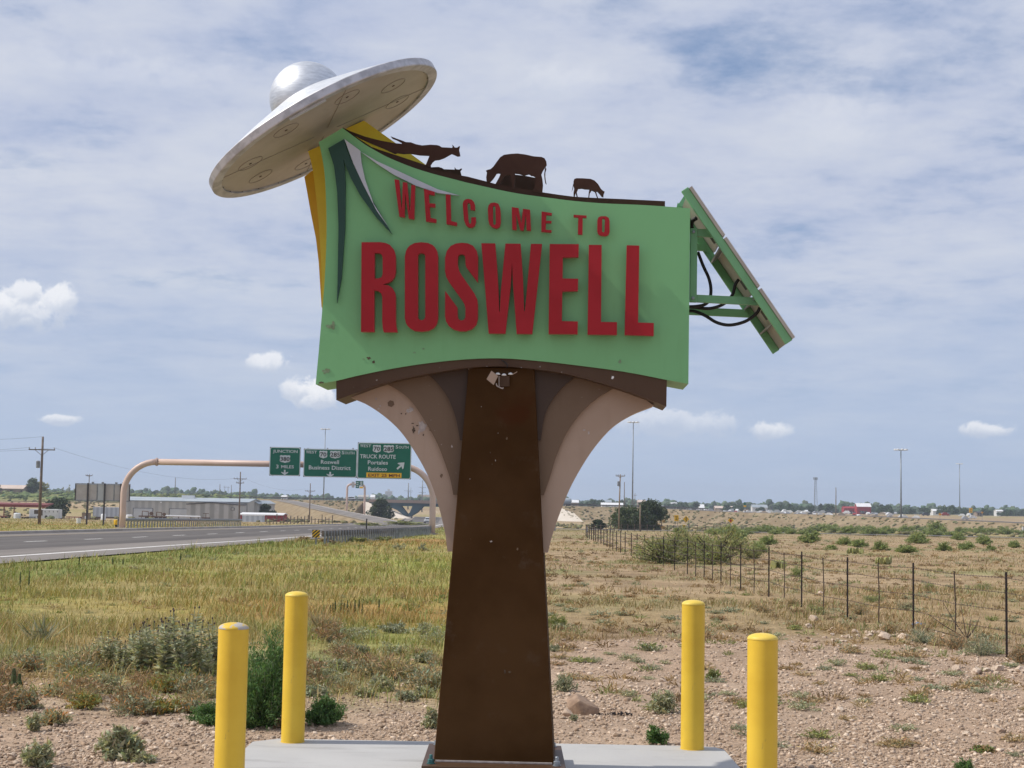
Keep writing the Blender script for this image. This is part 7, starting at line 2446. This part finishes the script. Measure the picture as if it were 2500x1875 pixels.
# fine gravel: one mass
rng = np.random.default_rng(91)
N = 56000
Yv = 10.4 * (25 / 10.4) ** (rng.random(N * 3) ** 1.15); xv = Yv * rng.uniform(-.37, .37, N * 3)
_, g_, _ = zone(xv, Yv)
keep = (rng.random(N * 3) < (g_ * .95 + .035) * (.25 + .75 * sstep(.35, .62, fbm(xv, Yv, .8, 61)))) & ~((xv > PADX0 - .03) & (xv < PADX1 + .03) & (Yv < PADY1 + .03))
xv, Yv = xv[keep][:N], Yv[keep][:N]
n = len(xv)
size = np.clip(rng.lognormal(-5.1, .60, n), .003, .022) * (1 + .03 * (Yv - 10.4))
bmI = bmesh.new(); bmesh.ops.create_icosphere(bmI, subdivisions=1, radius=1.0)
I0 = np.array([v.co[:] for v in bmI.verts]); IF = np.array([[v.index for v in f.verts] for f in bmI.faces]); bmI.free()
jit = 1 + rng.normal(size=(n, len(I0), 1)) * .30
V = I0[None] * jit * size[:, None, None] * np.stack([rng.uniform(.7, 1.3, n), rng.uniform(.7, 1.3, n), rng.uniform(.45, .9, n)], 1)[:, None, :]
V = V + np.stack([xv, Yv, hgt(xv, Yv) + size * .25], 1)[:, None, :]
Fc = (IF[None] + (np.arange(n) * len(I0))[:, None, None]).reshape(-1, 3)
cc = lerp3((.33, .235, .165), (.64, .52, .41), rng.random(n) ** 1.6) * np.clip(1 + rng.normal(size=(n, 1)) * .14, .5, 1.4)
m_grv = bpy.data.materials.new("gravel_stone"); m_grv.use_nodes = True
t = NT(m_grv.node_tree); a = t.new('ShaderNodeAttribute', attribute_name='Col'); t.l.new(a.outputs['Color'], t.n['Principled BSDF'].inputs['Base Color']); t.n['Principled BSDF'].inputs['Roughness'].default_value = .95; t.n['Principled BSDF'].inputs['Specular IOR Level'].default_value = .1
tag(mesh_np("gravel", V.reshape(-1, 3), Fc, m_grv, col=np.repeat(cc, len(I0), axis=0)), "pinkish limestone gravel round the pad", kind='stuff')
# dark asphalt crumbs
p_ = ground(1512, 1747); rr_ = random.Random(2)
o = thing("asphalt_rubble", "little heap of black asphalt crumbs on the gravel right of the boulder", "rubble", p_)
m_crumb = material("black_asphalt_crumb", (.016, .015, .018), rough=.8)
cm = rock_mesh(560, 1); cm.materials.append(m_crumb)
for i in range(46):
    q = bpy.data.objects.new("crumb", cm); COL.objects.link(q); q.parent = o
    u = rr_.gauss(0, .42); q.location = (u * .17 * 1.05, rr_.gauss(0, .03), .01 + max(0, .022 * (1 - abs(u))) * rr_.random()); s_ = rr_.uniform(.008, .02); q.scale = (s_ * 1.3, s_, s_); q.rotation_euler = (rr_.random() * 3, rr_.random() * 3, rr_.random() * 3)
# blue litter
p_ = ground(2243, 1528); k = pxm(p_.y)
m_blue = material("blue_plastic", (.02, .12, .30), (.45, .55, .62), 25, .35, contrast=(.5, .62))
nv = 26; mb = MB(); rr_ = random.Random(4); gr = []
for i in range(9):
    for j in range(5):
        gr.append(p_ + Vector(((i / 8 - .5) * 34 * k, (j / 4 - .5) * .16, .02 + rr_.random() * 7 * k * (1 - abs(i / 4 - 1) * .5))))
mb.add(gr, [(i * 5 + j, (i + 1) * 5 + j, (i + 1) * 5 + j + 1, i * 5 + j + 1) for i in range(8) for j in range(4)])
tag(mb.build("plastic_wrapper", m_blue), "crumpled blue and white plastic wrapper by the fence", "litter")

# --- grass: one mass of blades
def blades(N, seed, ymin, ymax, xl, xr, pw, right):
    rng = np.random.default_rng(seed)
    Yv = ymin * (ymax / ymin) ** (rng.random(N) ** pw); xv = Yv * rng.uniform(xl, xr, N)
    c, g_, left = zone(xv, Yv)
    side = left if not right else 1 - left
    tuftn = fbm(xv, Yv, .55, 71, 3); big = fbm(xv, Yv, 3.2, 72, 3)
    dens = sstep(.36, .62, tuftn) * .8 + .2
    if right: dens = dens * (.10 + .90 * sstep(.36, .60, big)) * (.25 + .75 * sstep(.38, .58, fbm(xv, Yv, 1.3, 74, 3)))
    dens = dens * np.clip(1 - g_ * 1.25, .03, 1) ** 1.5 * sstep(.15, .6, side)
    if not right: dens = dens * (.30 + .70 * sstep(17.5, 23, Yv)) * (.35 + .65 * sstep(.36, .56, big))
    ro = xv - np.interp(Yv, RCY, RCX)
    ok = (rng.random(N) < dens) & ((ro > 10.9) | (ro < -10.6)) & ~((xv > PADX0 - .12) & (xv < PADX1 + .12) & (Yv < PADY1 + .12))
    xv, Yv, c, ro, tuftn, big, g_ = xv[ok], Yv[ok], c[ok], ro[ok], tuftn[ok], big[ok], g_[ok]
    n = len(xv)
    if right: h = rng.uniform(.03, .14, n) * np.where(Yv > 45, .8, 1) * (.7 + .8 * sstep(.4, .7, big))
    else: h = rng.uniform(.05, .21, n) * (.5 + .9 * sstep(.35, .7, big)) * np.where(Yv < 19, .7, 1) * np.where(rng.random(n) < .06, 1.7, 1)
    h = h * np.where((ro > 10.9) & (ro < 14), 1.35, 1) * np.where(Yv > 110, .85, 1)
    w = np.maximum(.0045, Yv * .00038) * rng.uniform(.7, 1.5, n)
    az = rng.random(n) * 2 * math.pi; lean = rng.uniform(.2, 1.3, n) * h
    z = hgt(xv, Yv)
    b = np.stack([xv, Yv, z - .01], 1)
    sdir_ = np.stack([np.cos(az), np.sin(az), np.zeros(n)], 1)
    wind = np.stack([np.cos(az + 1.9) * lean + .05 * h, np.sin(az + 1.9) * lean, h], 1)
    mid = b + wind * np.array([.35, .35, .6])
    V = np.stack([b - sdir_ * w[:, None] * .5, b + sdir_ * w[:, None] * .5, mid + sdir_ * w[:, None] * .42, b + wind, mid - sdir_ * w[:, None] * .42], 1).reshape(-1, 3)
    i0 = np.arange(n) * 5
    Q = np.concatenate([np.stack([i0, i0 + 1, i0 + 2], 1), np.stack([i0, i0 + 2, i0 + 4], 1), np.stack([i0 + 4, i0 + 2, i0 + 3], 1)])
    var = np.clip(1.08 + rng.normal(size=(n, 1)) * .18, .4, 1.9)
    cc = c * var
    pick = rng.random(n)[:, None]
    if right:
        cc = np.where(pick < .25, lerp3((.42, .32, .185), (.295, .205, .115), rng.random(n)) * var, cc)
        cc = np.where(pick > .82, np.array([.235, .25, .10]) * var, cc)
    else:
        cc = np.where(pick < .24, lerp3((.42, .34, .15), (.37, .275, .115), rng.random(n)) * var, cc)
        cc = np.where(pick > .82, lerp3((.225, .265, .07), (.17, .215, .06), rng.random(n)) * var, cc)
    return V, Q, np.repeat(np.clip(cc, .01, .9), 5, axis=0)


V, Q, c_ = blades(330000, 81, 13.2, 330, -.46, .04, 1.35, False)
tag(mesh_np("meadow_grass", V, Q, m_grassm, col=c_), "yellow-green meadow grass left of the sign", kind='stuff')
V, Q, c_ = blades(330000, 82, 12.0, 300, -.06, .44, 1.3, True)
tag(mesh_np("dry_grass", V, Q, m_grassm, col=c_), "short straw-coloured grass right of the sign", kind='stuff')
# low tufts over both fields: one mass
rng = np.random.default_rng(93)
n = 5600
Yv = 15.0 * (150 / 15.0) ** (rng.random(n) ** 1.1); xv = Yv * rng.uniform(-.44, .44, n)
_, g_, left = zone(xv, Yv); ro = xv - np.interp(Yv, RCY, RCX)
ok = (ro > 11.5) & (rng.random(n) < np.where(left > .5, .45, 1) * (.2 + .8 * sstep(.4, .6, fbm(xv, Yv, 3.0, 75))) * (1 - .8 * g_))
xv, Yv, left = xv[ok], Yv[ok], left[ok]; n = len(xv)
r_ = rng.uniform(.05, .17, n) * (1 + Yv * .006); m_ = 44
pal = np.array([(.33, .225, .115), (.38, .29, .16), (.25, .26, .11), (.29, .30, .18), (.24, .165, .095), (.21, .25, .075)])
pc = pal[np.where(left > .5, rng.choice([2, 5, 0, 1, 3], n), rng.choice([0, 1, 4, 0, 3, 2, 4], n))]
q = rng.normal(size=(n, m_, 3)); q /= np.linalg.norm(q, axis=2, keepdims=True); q[..., 2] = np.abs(q[..., 2])
C = np.stack([xv, Yv, hgt(xv, Yv)], 1)[:, None, :] + q * r_[:, None, None] * rng.uniform(.3, 1, (n, m_, 1)) * np.array([1.2, 1.2, .7])
C = C.reshape(-1, 3); Lf = np.repeat(r_ * .42 + .015, m_)
V, Fc = leaves(C, Lf, Lf * .12 + np.repeat(Yv, m_) * .00032, rng, q.reshape(-1, 3) * 1.2, .7)
cc = np.repeat(np.repeat(pc, m_, axis=0) * np.clip(1.1 + rng.normal(size=(len(C), 1)) * .25, .4, 1.8), 4, axis=0)
tag(mesh_np("field_tufts", V, Fc, m_grassm, col=np.clip(cc, .01, .9)), "low dry and green tufts over both fields", kind='stuff')
# scrub on the far slopes
rng = np.random.default_rng(95)
cs = []; rs_ = []
for i in range(1500):
    px = rng.uniform(-100, 2600); Y = rng.uniform(330, 690) if px < 1100 else rng.uniform(290, 640)
    x = X(px, Y)
    if abs(x - np.interp(Y, RCY, RCX)) < 13 or 180 < px < 640 and 360 < Y < 445: continue
    cs.append(np.array([x, Y, G(x, Y) + .15])); rs_.append(rng.uniform(.3, .8))
V, Fc, Cc = lumps(cs, rs_, rng, .6, .3)
m_scrub = leaf_material("far_scrub", (.17, .155, .075), trans=0, rough=.95)
tag(mesh_np("scrub", V, Fc, m_scrub, col=Cc), "low scrub dotted over the far slopes", kind='stuff')
cs = []; rs_ = []
for pts in (OL, OR):
    for i in range(900):
        j = rng.integers(0, len(pts) - 1); q = pts[j].lerp(pts[j + 1], rng.random()); dv = (pts[j + 1] - pts[j]); dv.z = 0; dv.normalize(); nv_ = Vector((dv.y, -dv.x, 0))
        f = rng.random(); d = 7.5 + f * 2.0 * (q.z + 6) * .95
        cs.append(np.array([q.x + nv_.x * d, q.y + nv_.y * d, q.z - (d - 7) / 2.0 + .05])); rs_.append(rng.uniform(.2, .65))
V, Fc, Cc = lumps(cs, rs_, rng, .6, .3)
tag(mesh_np("scrub", V, Fc, m_scrub, col=Cc), "low scrub dotted over the embankment", kind='stuff')
# green weeds on the far left hill
cs = []; rs_ = []
for i in range(900):
    px = rng.uniform(-150, 640); Y = rng.uniform(665, 1000); x = X(px, Y)
    cs.append(np.array([x, Y, G(x, Y) + .3])); rs_.append(rng.uniform(.6, 2.2))
V, Fc, Cc = lumps(cs, rs_, rng, .55, .3)
tag(mesh_np("hill_weeds", V, Fc, leaf_material("hill_weed", (.12, .15, .055), trans=0, rough=.95), col=Cc), "green weeds over the far left hill", kind='stuff')

# ================================================================== HAZE
hz = MB()
hz.box((0, 1500, 20.5), (5200, 3960, 57.0))
m_haze = bpy.data.materials.new("air_haze"); m_haze.use_nodes = True
t = NT(m_haze.node_tree)
t.n.remove(t.n['Principled BSDF'])
pv = t.new('ShaderNodeVolumePrincipled')
pv.inputs['Color'].default_value = (.80, .88, 1.0, 1)
pv.inputs['Density'].default_value = 0.00020
pv.inputs['Anisotropy'].default_value = 0.2
t.l.new(pv.outputs[0], t.n['Material Output'].inputs['Volume'])
tag(hz.build("haze", m_haze), "thin blue air haze over the plain", kind='stuff')
